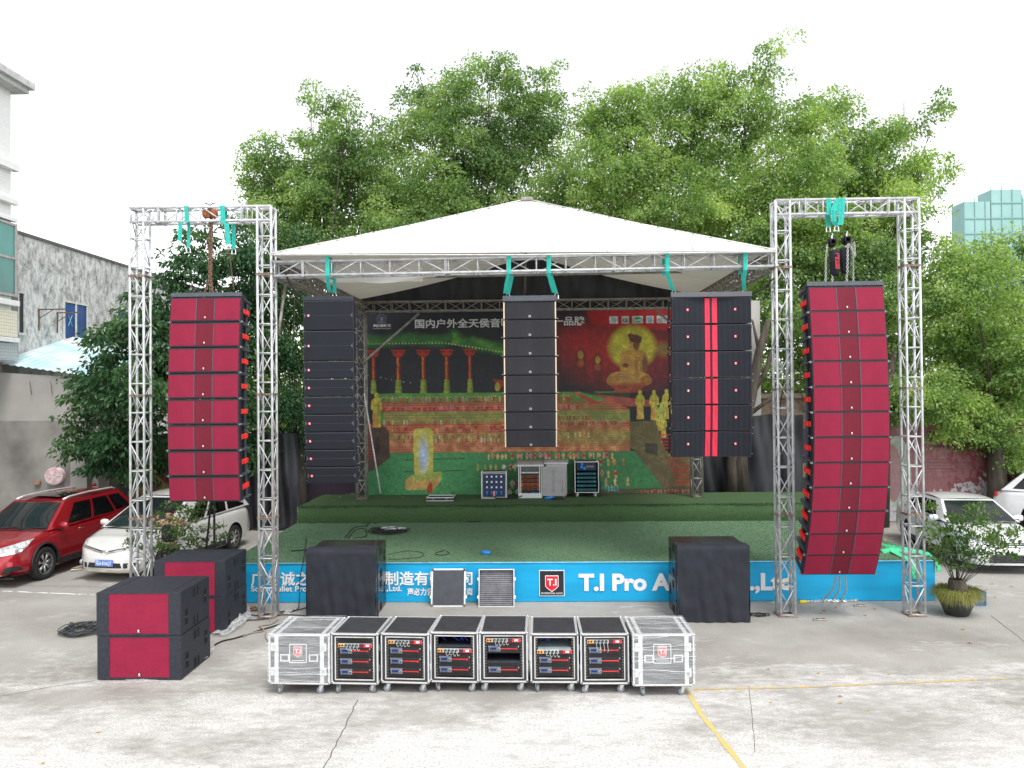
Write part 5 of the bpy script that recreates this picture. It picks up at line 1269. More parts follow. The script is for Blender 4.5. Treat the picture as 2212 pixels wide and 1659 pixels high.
for x in (.12, .28): mb = MB(); mb.tube([(W*x, .1, H*.14), (W*x, .03, H*.13)], .035, 10); part('blue_plug', mb, BPL, t, True)
mb = MB(); 
for x in (-W*.40, W*.40): mb.box(x-.01, x+.01, .03, .05, .13, H-.06)
part('rack_rail', mb, ALU, t)
# door, hinged at the right side and swung open towards the viewer
dw = A(1223, 1040, a.y-.05).x-A(1173, 1040, a.y).x
Md = Matrix.Translation((W/2+.01, -.01, 0)) @ Matrix.Rotation(R(-6), 4, 'Z')
mb = MB(); mb.box(0, dw, -.015, .01, .06, H-.06, Md, b=.003); q = part('door', mb, GPL, t)
mb = MB(); mb.box(dw*.46, dw*.54, -.03, -.014, .2, H-.2, Md, b=.004); 
for z in (.18, H*.45, H*.65, H-.18): mb.box(dw*.43, dw*.57, -.026, -.014, z-.012, z+.012, Md)
ob('lock_bar', mb.mesh('lock_bar', mat('lock_bar_grey', (.3, .3, .3), .4)), q)
mb = MB(); mb.tube([Md @ Vector((dw*.88, -.015, H*.52)), Md @ Vector((dw*.88, -.06, H*.52)), Md @ Vector((dw*.93, -.07, H*.50))], .014, 8); mb.tube([Md @ Vector((dw*.88, -.02, H*.5)), Md @ Vector((dw*.87, -.02, H*.2))], .008, 6); ob('handle', mb.mesh('handle', CHROME), q)
mb = MB(); mb.tube([Md @ Vector((dw*.85, -.02, .02)), Md @ Vector((dw*.97, -.05, .02)), ], .02, 8); ob('door_foot', mb.mesh('door_foot', CHROME), q)
a, b = up(1180, 1073), up(1226, 1073); W = b.x-a.x; H = A(1205, 999, a.y+.1).z-SZ1
t = thing('outdoor_cabinet', 'closed white outdoor cabinet standing behind the open grey door', 'cabinet', ((a.x+b.x)/2, a.y+.12, SZ1+.01))
mb = MB(); mb.box(-W/2, W/2, 0, .4, .03, H-.05, b=.006); part('cabinet_body', mb, WPL, t)
mb = MB(); mb.box(-W/2-.05, W/2+.03, -.05, .44, H-.05, H-.005); part('roof_rim', mb, WPL, t); mb = MB(); mb.box(-W/2-.055, W/2+.035, -.055, .43, H-.005, H+.06, b=.01); part('roof_cap', mb, CAP, t)
mb = MB(); mb.box(-W/2+.03, W/2-.03, -.008, .002, .09, H-.12, b=.003); part('door', mb, WPL, t)
mb = MB(); mb.box(-W/2-.0, -W/2+.1, -.02, .3, 0, .03); mb.box(W/2-.1, W/2, -.02, .3, 0, .03); part('wooden_block', mb, mat('wood_block', (.3, .17, .1), .8), t)
# teal amplifier rack on wheels
a, b = up(1242, 1074), up(1294, 1074); W = b.x-a.x; H = A(1268, 996, a.y).z-SZ1
t = thing('amplifier_rack', 'wheeled black rack with five teal fronted amplifiers on the upper stage', 'amplifier rack', ((a.x+b.x)/2, a.y, SZ1+.004)); rack_box(t, W, H-.02, .62, .12)
TLA = mat('teal_amp', (.015, .08, .1), .4, .3); TLB = mat('teal_handle', (.06, .32, .35), .4, .3)
for k in range(5):
    z = .12+H*(.52-.11*k); mb = MB(); mb.box(-W*.41, W*.41, .05, .35, z-.035, z+.03, b=.003); q = part('teal_amplifier', mb, TLA, t)
    for x in (-.36, -.2, .34): mb = MB(); mb.box(W*x-.012, W*x+.012, .035, .05, z-.025, z+.02, b=.003); ob('amp_handle', mb.mesh('amp_handle', TLB), q)
mb = MB(); mb.box(-W*.41, W*.41, .05, .3, .12+H*.62, H-.06); part('breaker_panel', mb, mat('dark_blue_panel', (.015, .022, .05), .4), t)
for x, z in ((-.22, .84), (-.1, .8), (-.2, .92)): mb = MB(); mb.tube([(W*x, .05, H*z), (W*x, -.04, H*(z-.02))], .04, 10); part('blue_plug', mb, BPL, t, True)
for k in range(4): mb = MB(); mb.box(W*(.0+.08*k), W*(.05+.08*k), .04, .052, H*.82, H*.86); part('breaker_switch', mb, mat('grey_switch', (.3, .32, .33), .5), t)
mb = MB(); mb.tube([(W*.5+.03, .1, H*.6), (W*.5+.05, .05, H*.3), (W*.5+.03, -.02, .02), (W*.5+.1, .2, .02)], .014, 6); part('power_cable', mb, RUBBER, t, True)
for x in (-W/2+.08, W/2-.08):
    for y in (.06, .5): caster(t, x, y, .6)
# lying case lid, mic stand, cables
a, b = up(921, 1083), up(979, 1083); W = b.x-a.x
t = thing('equipment_case', 'low open silver edged case lying on the upper stage beside the microphone stand', 'case', ((a.x+b.x)/2, a.y, SZ1+.004), R(-1)); D = .55; H = .1
mb = MB(); mb.box(-W/2, W/2, 0, .015, 0, H); mb.box(-W/2, W/2, D-.015, D, 0, H); mb.box(-W/2, -W/2+.015, .015, D-.015, 0, H); mb.box(W/2-.015, W/2, .015, D-.015, 0, H); mb.box(-W/2+.015, W/2-.015, .015, D-.015, 0, .03); part('tray', mb, mat('dark_felt', (.035, .04, .035), .9), t)
mb = MB(); mb.box(-W/2-.004, W/2+.004, -.004, .02, H-.02, H+.004); mb.box(-W/2-.004, W/2+.004, D-.02, D+.004, H-.02, H+.004); mb.box(-W/2-.004, -W/2+.02, .02, D-.02, H-.02, H+.004); mb.box(W/2-.02, W/2+.004, .02, D-.02, H-.02, H+.004); mb.box(-W/2-.004, W/2+.004, -.004, .002, 0, .02); part('edge_strip', mb, ALU, t)
for s in (-1, 1): mb = MB(); mb.cb((s*W*.25, -.008, .05), (.07, .02, .05), b=.004); part('butterfly_latch', mb, CHROME, t)
a = up(981, 1068); H = A(976, 946, a.y).z-SZ1
t = thing('microphone_stand', 'thin black microphone stand beside the printed white stele on the upper stage', 'microphone stand', (a.x, a.y, SZ1))
mb = MB(); mb.tube([(-.0, 0, .06), (-.04, 0, H*.55)], .013); mb.tube([(-.04, 0, H*.52), (-.065, 0, H)], .009); mb.tube([(-.035, 0, H*.48), (-.04, 0, H*.56)], .02); part('pole', mb, BLK, t)
for k in range(3): a_ = .4+k*2.1; mb = MB(); mb.tube([(0, 0, .09), (.32*math.cos(a_), .32*math.sin(a_), .015)], .011, 6); part('leg', mb, BLK, t)
def cable(label, pts, r=.008, m=RUBBER, cat='cable', group=None, name='cable'):
    pts = [Vector(p) for p in pts]; o = pts[0].copy(); Q = []
    n = len(pts)
    for i in range(n-1):          # Catmull-Rom
        p0, p1, p2, p3 = pts[max(i-1, 0)], pts[i], pts[i+1], pts[min(i+2, n-1)]
        for k in range(5):
            t = k/5; Q.append(.5*((2*p1)+(p2-p0)*t+(2*p0-5*p1+4*p2-p3)*t*t+(3*p1-p0-3*p2+p3)*t**3))
    Q.append(pts[-1]); mb = MB(); mb.tube([q-o for q in Q], r, 6); return solo(name, mb, m, label, cat, group, True, loc=o)
def heap(label, c, rx, ry, n, r, m, z=0, seed=0, cat='cable coil', turns=1.0):
    rg = random.Random(seed); mb = MB()
    for k in range(n):
        a0 = rg.uniform(0, 6.28); ex, ey = rx*rg.uniform(.55, 1), ry*rg.uniform(.5, 1); ox, oy = rg.uniform(-.25, .25)*rx, rg.uniform(-.25, .25)*ry
        ph = rg.uniform(0, 3); pts = []
        for i in range(22):
            a_ = a0+i/21*6.0*turns; pts.append((ox+ex*math.cos(a_)*(1+.12*math.sin(3*a_+ph)), oy+ey*math.sin(a_)*(1+.12*math.cos(2*a_+ph)), r+.012*k*.35+.02*abs(math.sin(a_*2+ph))))
        mb.tube(pts, r, 5)
    return solo('cable_coil', mb, m, label, cat, None, True, loc=(c.x, c.y, z))
c = G(176, 1366); heap('tangled black cable coil on the concrete left of the nearest subwoofers', c, .36, .36, 20, .008, mat('grey_black_cable', (.05, .055, .06), .6), 0, 3)
cable('black cable running from the coil behind the nearest subwoofers', [G(205, 1352, .1), G(190, 1358, .12), G(170, 1350, .08), G(152, 1345, .05), G(160, 1362, .03)], .008, RUBBER)
c = G(835, 1151, SZ0); heap('black cable coil on the green stage floor behind the left covered subwoofers', c, .42, .38, 12, .009, RUBBER, SZ0+.01, 5); heap('loose white cable lying on the black coil on the stage floor', G(848, 1147, SZ0), .28, .2, 3, .008, mat('white_cable', (.6, .62, .6), .5), SZ0+.05, 8)
g = 'black cables lying on the stage floor'
cable('black cable curving up the stage floor towards the riser, left', [G(745, 1162, SZ0+.01), G(765, 1140, SZ0+.01), G(790, 1136, SZ0+.01), G(798, 1129, SZ0+.01), G(815, 1126, SZ0+.01), G(808, 1131, SZ0+.01)], .012, group=g)
cable('black cable looping left of the coil on the stage floor', [G(752, 1163, SZ0+.01), G(768, 1145, SZ0+.01), G(788, 1142, SZ0+.01), G(790, 1158, SZ0+.01), G(765, 1162, SZ0+.01)], .010, group=g)
cable('thin cable arc on the stage floor right of the covered left subwoofers', [G(838, 1198, SZ0+.01), G(880, 1190, SZ0+.01), G(912, 1194, SZ0+.01), G(910, 1203, SZ0+.01), G(870, 1207, SZ0+.01), G(840, 1208, SZ0+.01)], .006, group=g)
cable('small cable loop with a blue plug in the middle of the stage floor', [G(961, 1189, SZ0+.02), G(945, 1193, SZ0+.01), G(941, 1197, SZ0+.01), G(955, 1199, SZ0+.01), G(970, 1196, SZ0+.01), G(965, 1190, SZ0+.02)], .009, group=g)
cable('flat cable bundle along the foot of the turf riser', [G(938, 1127, SZ0+.01), G(980, 1126, SZ0+.02), G(1010, 1119, SZ0+.04), G(1030, 1117, SZ0+.05), G(1055, 1124, SZ0+.02), G(1020, 1127, SZ0+.02), G(990, 1125, SZ0+.02)], .016, group=g)
cable('taut black cable crossing the left part of the stage floor', [G(628, 1190, SZ0+.02), G(700, 1185, SZ0+.015), G(750, 1180, SZ0+.02)], .012, group=g)
mb = MB(); mb.tube([(-.09, .02, .04), (.0, 0, .04), (.05, -.01, .04), (.09, -.02, .04)], [.045, .045, .038, .03], 10); solo('blue_plug', mb, BPL, 'loose bright blue plug lying on the front of the stage floor', 'plug', smooth=True, loc=G(1050, 1198, SZ0))
mb = MB(); mb.tube([(-.14, 0, .04), (.12, 0.02, .04)], .04, 10); solo('blue_plug', mb, BPL, 'blue cable connector in front of the open cabinet door on the upper stage', 'plug', smooth=True, loc=G(1188, 1079, SZ1))
heap('black cable coil under the open grey cabinet door', G(1205, 1079, SZ1), .2, .07, 4, .01, RUBBER, SZ1+.01, 12)
g = 'black cables on the concrete by the left goalpost'
cable('black cable hanging from the stage edge beside the left covered subwoofers', [G(662, 1164+0, SZ0+.01), (A(655, 1212, SY0-.03)), A(648, 1250, SY0-.08), A(647, 1290, SY0-.2), G(640, 1318, .02), G(600, 1325, .02)], .008, group=g)
cable('long black cable from the left covered subwoofers past the film to the nearest stack', [G(668, 1333, .015), G(640, 1335, .015), G(600, 1350, .015), G(560, 1362, .015), G(510, 1378, .015), G(480, 1385, .015), G(452, 1398, .015), G(440, 1390, .02)], .014, group=g)
cable('upper black cable from the farther red stack to the left covered subwoofers', [G(520, 1322, .02), G(560, 1330, .02), G(600, 1322, .02), G(640, 1318, .02), G(670, 1310, .02)], .01, group=g)
cable('black cable crossing behind the left goalpost foot', [G(527, 1340, .02), G(575, 1337, .02), G(610, 1328, .02), G(665, 1330, .02)], .01, group=g)
cable('thick grey cable from the left goalpost foot', [G(600, 1338, .02), G(585, 1348, .02), G(560, 1352, .02), G(570, 1362, .02), G(540, 1368, .02), G(525, 1375, .02)], .012, mat('beige_cable', (.3, .25, .2), .7), group=g)
p0 = A(590, 1170, TY-.05); cable('beige rope hanging down inside the left goalpost', [A(590, 900, TY-.05), A(592, 1050, TY-.06), A(594, 1180, TY-.05), A(590, 1260, TY-.06), G(583, 1340, .02), G(573, 1372, .02), G(580, 1385, .02)], .009, MATS['beige_cable'])
heap('small brown chain heap behind the farther red stack', G(545, 1318), .2, .1, 5, .012, CHN, 0, 21, 'chain heap')
cable('black cable hanging inside the right goalpost, left tower', [A(1700, 600, TY+.1), A(1688, 700, TY+.15), A(1694, 800, TY+.1), A(1684, 900, TY+.12), A(1690, 1000, TY+.1)], .01, RUBBER)
heap('thin black cable coil right of the right covered subwoofers', G(1635, 1330), .22, .12, 4, .008, RUBBER, 0, 31)
cable('black cable from the front beam to the rigging of the left black stack', [A(617, 590, YC), A(630, 620, YC+.1), A(650, 640, YC+.2)], .02, RUBBER)
cable('black cable sagging from the right end of the front beam', [A(1672, 600, YC), A(1650, 622, YC+.1), A(1628, 634, YC+.2)], .015, RUBBER)
# crumpled plastic film
PF = bpy.data.materials.new('clear_plastic'); PF.use_nodes = True; film_mat(PF, .25, .6, (4, 4, 4)); PF.node_tree.nodes['Principled BSDF'].inputs['Roughness'].default_value = .45
def film(label, pts, seed, h=.1):
    mb = MB(); rg = random.Random(seed); n = 16
    ctr = sum(pts, Vector())/len(pts)
    V_ = [Vector((p.x, p.y, 0)) for p in pts]; m = len(V_); rings = 6
    vs = [(ctr.x, ctr.y, h*.6)]
    for r_ in range(1, rings+1):
        for k in range(m*4):
            a, b = V_[k//4], V_[(k//4+1) % m]; e = a.lerp(b, (k % 4)/4); c2 = Vector((ctr.x, ctr.y, 0)); q = c2.lerp(e, r_/rings)
            vs.append((q.x+rg.uniform(-.01, .01), q.y+rg.uniform(-.01, .01), .008+h*(.4+.6*rg.random())*(1-r_/rings*.6)))
    M4 = m*4; fs = [(0, 1+k, 1+(k+1) % M4) for k in range(M4)]
    for r_ in range(rings-1):
        for k in range(M4): fs.append((1+r_*M4+k, 1+(r_+1)*M4+k, 1+(r_+1)*M4+(k+1) % M4, 1+r_*M4+(k+1) % M4))
    mb.add(vs, fs); return solo('plastic_film', mb, PF, label, 'plastic film', 'crumpled clear plastic film', True)
film('clear plastic film bunched at the right foot of the nearest red stack', [G(402, 1455), G(425, 1440), G(460, 1412), G(465, 1395), G(452, 1397), G(447, 1425), G(410, 1447)], 1, .12)
film('clear plastic film bunched at the right foot of the farther red stack', [G(455, 1378), G(490, 1378), G(520, 1358), G(543, 1340), G(540, 1318), G(530, 1325), G(527, 1345), G(490, 1368)], 2, .2)
film('clear plastic film peeping out under the front of the nearest red stack', [G(270, 1470), G(300, 1477), G(350, 1472), G(300, 1466)], 3, .02)
film('small scrap of clear plastic near the left goalpost foot', [G(612, 1330), G(625, 1331), G(632, 1322), G(618, 1320)], 4, .08)

# ------------------------------------------------------------------ cars
from mathutils.bvhtree import BVHTree
GLASS = mat('car_glass', (.012, .016, .018), .04, var=.05, spec=.5)
TINT = mat('tinted_glass', (.004, .004, .005), .05, var=.05, spec=.6)
TRIM = mat('black_trim', (.018, .018, .019), .5)
LAMP = mat('lamp_glass', (.55, .58, .6), .08, .3, var=.35, scale=14, coat=.6)
def interp(keys, x):
    ks = sorted(keys)
    if x <= ks[0][0]: return ks[0][1]
    for (a, va), (b, vb) in zip(ks, ks[1:]):
        if x <= b:
            t = (x-a)/(b-a); t = t*t*(3-2*t)*.5+t*.5; return va+(vb-va)*t
    return ks[-1][1]
def wheel(parent, x, y, r, side, spokes=10, rimc=None):
    mb = MB(); M = Matrix.Translation((x, y, r)) @ Matrix.Rotation(PI/2*side, 4, 'Y')
    mb.lathe([(r*.6, -.11), (r*.93, -.11), (r, -.08), (r, .08), (r*.93, .11), (r*.66, .11), (r*.66, .06)], 32, M)
    w_ = part('wheel', mb, RUBBER, parent, True)
    rimc = rimc or mat('alloy_rim', (.5, .5, .5), .3, .8)
    mb = MB(); mb.lathe([(r*.66, .09), (r*.62, .105), (r*.60, .07), (r*.58, .02), (0, .0)], 32, M); ob('rim', mb.mesh('rim', mat('rim_dark', (.06, .06, .065), .4, .5), True), w_)
    mb = MB()
    for k in range(spokes):
        for d in (-.11, .11):
            a = 2*PI*k/spokes; b = a+d; p0 = Vector((math.cos(a)*r*.12, math.sin(a)*r*.12, .075)); p1 = Vector((math.cos(b)*r*.61, math.sin(b)*r*.61, .09)); mb.tube([p0, p1], [.018, .011], 5, M)
    mb.lathe([(0, .085), (r*.1, .08), (r*.13, .06)], 12, M); mb.lathe([(r*.6, .095), (r*.65, .11), (r*.67, .1)], 32, M)
    ob('spokes', mb.mesh('spokes', rimc, True), w_)
def car(label, M, p, paint, name='car', cat='car'):
    """faces -Y in its own space, origin on the ground under its middle"""
    L, W = p['L'], p['W']; f = -L/2; t = thing(name, label, cat, M=M)
    zt = [(f+a, b) for a, b in p['top']]; wk = [(f+a, b*W/2) for a, b in p['wid']]; zb = [(f+a, b) for a, b in p['bot']]
    ys = [f+L*(.5-.5*math.cos(PI*i/44)) for i in range(45)]; vs = []; rings = []
    for y in ys:
        w_, T, B = interp(wk, y), interp(zt, y), interp(zb, y); hh = T-B
        half = [(0, T+.02), (w_*.45, T+.012), (w_*.78, T-.012), (w_*.9, T-.04), (w_*.955, T-.09), (w_*.975, T-.17), (w_*.985, T-.28), (w_, B+hh*.42), (w_*.995, B+hh*.25), (w_*.975, B+.07), (w_*.93, B+.01), (w_*.6, B), (0, B)]
        rings.append([(x, y, z) for x, z in half]+[(-x, y, z) for x, z in half[-2:0:-1]])
    n = len(rings[0]); mb = MB(); fs = []
    for r_ in rings: vs += r_
    for i in range(len(rings)-1):
        for j in range(n): fs.append((i*n+j, (i+1)*n+j, (i+1)*n+(j+1) % n, i*n+(j+1) % n))
    fs.append(tuple(range(n))); fs.append(tuple((len(rings)-1)*n+j for j in range(n))[::-1]); mb.add(vs, fs)
    body = part('body', mb, paint, t, True)
    bm = bmesh.new(); bm.from_mesh(body.data); bmesh.ops.recalc_face_normals(bm, faces=bm.faces); bm.to_mesh(body.data); bm.free()
    bvh = BVHTree.FromPolygons([v.co.copy() for v in body.data.vertices], [tuple(q.vertices) for q in body.data.polygons])
    wr, yf, yr, wx = p['wr'], f+p['axf'], f+p['axr'], W/2-.12
    cut = MB()
    for y in (yf, yr):
        for s in (-1, 1): cut.tube([(s*(W/2-.32), y, wr+.02), (s*(W/2+.2), y, wr+.02)], wr+.055, 28)
    co = ob('cutter', cut.mesh('cutter', TRIM), t)
    md = body.modifiers.new('arches', 'BOOLEAN'); md.object = co; md.operation = 'DIFFERENCE'; md.solver = 'EXACT'; md.material_mode = 'TRANSFER'
    bpy.context.view_layer.update(); dg = bpy.context.evaluated_depsgraph_get()
    nm = bpy.data.meshes.new_from_object(body.evaluated_get(dg)); body.modifiers.clear(); body.data = nm
    try: nm.shade_smooth(); nm.set_sharp_from_angle(angle=R(50))
    except Exception: pass
    bpy.data.objects.remove(co)
    for y in (yf, yr):
        for s in (-1, 1):
            wheel(t, s*wx, y, wr, s, p.get('spokes', 10), p.get('rim'))
            if p.get('arch'):
                mb = MB(); mb.tube([(s*(W/2-.012), y+(wr+.06)*math.cos(a), wr+.02+(wr+.06)*math.sin(a)) for a in [PI*(k/14)*1.16-.26 for k in range(15)]], .022, 6); part('wheel_arch_trim', mb, TRIM, t, True)
    # cabin
    A0 = Vector((p['wb']*W/2, f+p['cowl'][0], p['cowl'][1])); A1 = Vector((p['wr_']*W/2, f+p['rf'][0], p['rf'][1])); R1 = Vector((p['wr_']*W/2*.97, f+p['rr'][0], p['rr'][1])); R0 = Vector((p['wb']*W/2*.96, f+p['rb'][0], p['rb'][1]))
    mir = lambda v: Vector((-v.x, v.y, v.z))
    def patch(a, b, c, d, bulge, u0=0, u1=1, v0=0, v1=1, off=Vector((0, 0, 0)), nu=10, nv=8, bv=1.0):
        """a-b lower edge, d-c upper edge"""
        q = MB()
        def fn(i, j):
            u, v = u0+(u1-u0)*i, v0+(v1-v0)*j
            return (a*(1-u)*(1-v)+b*u*(1-v)+c*u*v+d*(1-u)*v)+bulge*(4*u*(1-u))**.8*(.45+.55*4*v*(1-v)*bv)+off
        q.grid(fn, nu, nv); return q
    zero = Vector((0, 0, 0)); fb = Vector((0, -.10, .02)); sb = Vector((.035, 0, 0))
    hull = MB()
    def addp(q): hull.add(q.v, q.f)
    ws = (mir(A0), A0, A1, mir(A1)); bk = (R0, mir(R0), mir(R1), R1)
    addp(patch(*ws, fb)); addp(patch(*bk, Vector((0, .07, .0))))
    addp(patch(A0, R0, R1, A1, sb, nu=16)); addp(patch(mir(R0), mir(A0), mir(A1), mir(R1), -sb, nu=16))
    addp(patch(mir(A1)+Vector((0, 0, 0)), A1, R1, mir(R1), Vector((0, 0, .0)), nu=6))
    part('cabin_shell', hull, paint, t, True)
    roof = MB()
    def rf(i, j):
        y = A1.y+(R1.y-A1.y)*j; z = A1.z+(R1.z-A1.z)*j; w_ = A1.x+(R1.x-A1.x)*j; x = (2*i-1); 
        return Vector((w_*x*1.0, y-.07*(1-x*x)*(1-j)+.05*(1-x*x)*j, z+p['crown']*(1-x*x)*(.55+.45*4*j*(1-j))+p.get('arc', .03)*4*j*(1-j)+.004))
    roof.grid(rf, 14, 14); part('roof', roof, paint, t, True)
    part('windscreen', patch(*ws, fb, .045, .955, .05, .94, Vector((0, -.012, .006))), GLASS, t, True)
    part('rear_window', patch(*bk, Vector((0, .07, 0)), .08, .92, .15, .9, Vector((0, .012, .006))), TINT, t, True)
    for (u0, u1, v0, v1) in p['win']:
        part('side_window', patch(A0, R0, R1, A1, sb, u0, u1, v0, v1, Vector((.008, 0, 0))), TINT, t, True)
        part('side_window', patch(mir(R0), mir(A0), mir(A1), mir(R1), -sb, 1-u1, 1-u0, v0, v1, Vector((-.008, 0, 0))), TINT, t, True)
    def hit(o, d):
        h = bvh.ray_cast(Vector(o), Vector(d).normalized()); return h[0], h[1]
    def decal(nm_, poly, m, off=.008, dir_=(0, 1, 0), side=1, th=None, parent_=None):
        """poly of (x,z) quads a,b,c,d seen from the front, thrown onto the body along dir_"""
        a, b, c, d = [Vector((q[0], q[1], 0)) for q in poly]; q = MB(); D = Vector(dir_)
        if side < 0: D.x = -D.x
        def fn(i, j):
            e = a*(1-i)*(1-j)+b*i*(1-j)+c*i*j+d*(1-i)*j; o = Vector((e.x*side, f+.35, e.y))-D.normalized()*1.4
            h, nn = hit(o, D)
            if h is None: h = Vector((e.x*side, f+.05, e.y)); nn = Vector((0, -1, 0))
            return h+nn*off*(1 if nn.dot(D) < 0 else -1)
        q.grid(fn, 10, 8); return part(nm_, q, m, parent_ or t, True)
    p['front'](t, decal, hit, f, W, M)
    for s in (-1, 1):
        mb = MB(); mx, my, mz = s*(A0.x+.13), A0.y+p['mir'][0], p['mir'][1]
        mb.lathe([(0, -.11), (.05, -.1), (.075, -.06), (.08, .02), (.065, .09), (0, .11)], 14, Matrix.Translation((mx, my, mz)) @ Matrix.Rotation(PI/2, 4, 'Y') @ Matrix.Diagonal((1, .8, 1, 1))); q = part('wing_mirror', mb, paint, t, True)
        mb = MB(); mb.box(min(s*(A0.x-.04), s*(A0.x+.08)), max(s*(A0.x-.04), s*(A0.x+.08)), my-.03, my+.04, mz-.09, mz-.05); ob('mirror_arm', mb.mesh('mirror_arm', TRIM), q)
        for yy in p['handles']:
            h, nn = hit((s*1.6, f+yy, p['hz']), (-s, 0, 0))
            if h: mb = MB(); mb.box(h.x-.02, h.x+.02, h.y-.09, h.y+.09, h.z-.014, h.z+.014, b=.008); part('door_handle', mb, CHROME if p.get('chrome_handle') else paint, t)
        mb = MB()
        for yy, z0_, z1_ in p['seams']:
            pts = []
            for k in range(9):
                z = z0_+(z1_-z0_)*k/8; h, nn = hit((s*1.6, f+yy, z), (-s, 0, 0))
                if h: pts.append(h+Vector((s*.0005, 0, 0)))
            if len(pts) > 1: mb.tube(pts, .0045, 4)
        part('door_seam', mb, TRIM, t)
        if p.get('rails'):
            mb = MB(); mb.tube([A1*1.0+Vector((-.06, .02, .03)) if s > 0 else mir(A1)+Vector((.06, .02, .03)), Vector((s*(A1.x-.06), A1.y+.25, A1.z+.075)), Vector((s*(A1.x-.07), (A1.y+R1.y)/2, A1.z+.1)), Vector((s*(R1.x-.07), R1.y-.15, R1.z+.06)), Vector((s*(R1.x-.07), R1.y, R1.z+.02))], [.025, .022, .02, .022, .02], 8); part('roof_rail', mb, ALU, t, True)
        mb = MB()
        pts = []
        for k in range(12):
            y = yf+wr+.1+(yr-yf-2*wr-.2)*k/11; h, nn = hit((s*1.6, y, p['bot'][1][1]+.10), (-s, 0, 0))
            if h: pts.append(h)
        if len(pts) > 2: mb.ribbon(pts, (0, 0, .13), .03); part('sill_trim', mb, TRIM, t)
    mb = MB(); y = A0.y-.02
    for s in (-1, 1): mb.tube([(s*.35-.25, y-.10, A0.z+.03), (s*.35+.1, y-.06, A0.z+.055), (s*.35+.45, y+.02, A0.z+.07)], .011, 5)
    part('wiper', mb, TRIM, t)
    mb = MB(); mb.grid(lambda i, j: Vector((A0.x*.93*(2*i-1), A0.y-.085*(1-(2*i-1)**2)-.03-.05*j, A0.z+.028-.01*j+.006*(1-(2*i-1)**2))), 16, 2); part('cowl', mb, TRIM, t, True)
    return t
def at_body(M, v): return M @ Vector(v)
def front_suv(t, decal, hit, f, W, M):
    w = W/2
    for s in (-1, 1):
        decal('headlight', [(.40, .70), (.86, .80), (.90, .93), (.38, .80)], LAMP, .012, (-.25, 1, 0), s)
        decal('chrome_blade', [(.30, .625), (.80, .715), (.84, .785), (.36, .69)], CHROME, .016, (-.2, 1, 0), s)
        decal('chrome_blade', [(.50, .30), (.60, .27), (.42, .66), (.30, .66)], CHROME, .02, (0, 1, 0), s)
        decal('fog_recess', [(.55, .30), (.84, .36), (.80, .45), (.60, .44)], TRIM, .012, (-.15, 1, 0), s)
        h, n = hit((s*.70, f-1, .38), (0, 1, 0)); 
        if h: mb = MB(); mb.lathe([(0, -.02), (.035, -.018), (.045, 0)], 14, Matrix.Translation(h) @ Matrix.Rotation(-PI/2, 4, 'X') @ Matrix.Rotation(PI, 4, 'X')); part('fog_light', mb, LAMP, t, True)
    decal('grille', [(-.40, .66), (.40, .66), (.40, .79), (-.40, .79)], TRIM, .014)
    for z in (.69, .745): decal('grille_bar', [(-.38, z), (.38, z), (.38, z+.018), (-.38, z+.018)], CHROME, .024)
    decal('lower_grille', [(-.45, .34), (.45, .34), (.40, .56), (-.40, .56)], TRIM, .012)
    decal('bumper_skirt', [(-.86, .20), (.86, .20), (.86, .30), (-.86, .30)], TRIM, .014); decal('skid_plate', [(-.5, .19), (.5, .19), (.42, .28), (-.42, .28)], ALU, .022)
    mb = MB(); 
    for k in range(3): a = PI/2+k*2*PI/3; mb.add([(0, -.0, .0), (.03*math.cos(a-.5), 0, .03*math.sin(a-.5)), (.06*math.cos(a), 0, .06*math.sin(a)), (.03*math.cos(a+.5), 0, .03*math.sin(a+.5))], [(0, 1, 2, 3)], Matrix.Translation((0, f-.035, .72)))
    part('badge', mb, CHROME, t)
def plate(t, f, y, z, s='粤A·816QT'):
    mb = MB(); mb.box(-.22, .22, y-.012, y, z-.07, z+.07, b=.003); q = part('number_plate', mb, mat('blue_plate', (.02, .16, .62), .4, var=.02), t)
    mb = MB()
    for za in (-.064, .061): mb.box(-.213, .213, y-.014, y-.011, z+za, z+za+.003)
    for xa in (-.214, .211): mb.box(xa, xa+.003, y-.014, y-.011, z-.061, z+.061)
    ob('plate_border', mb.mesh('plate_border', WHITE), q)
    text_part(s, .115, WHITE, q, (-.195, y-.0135, z-.042), name='plate_lettering', fit=.39, bold=.002, ext=.001)
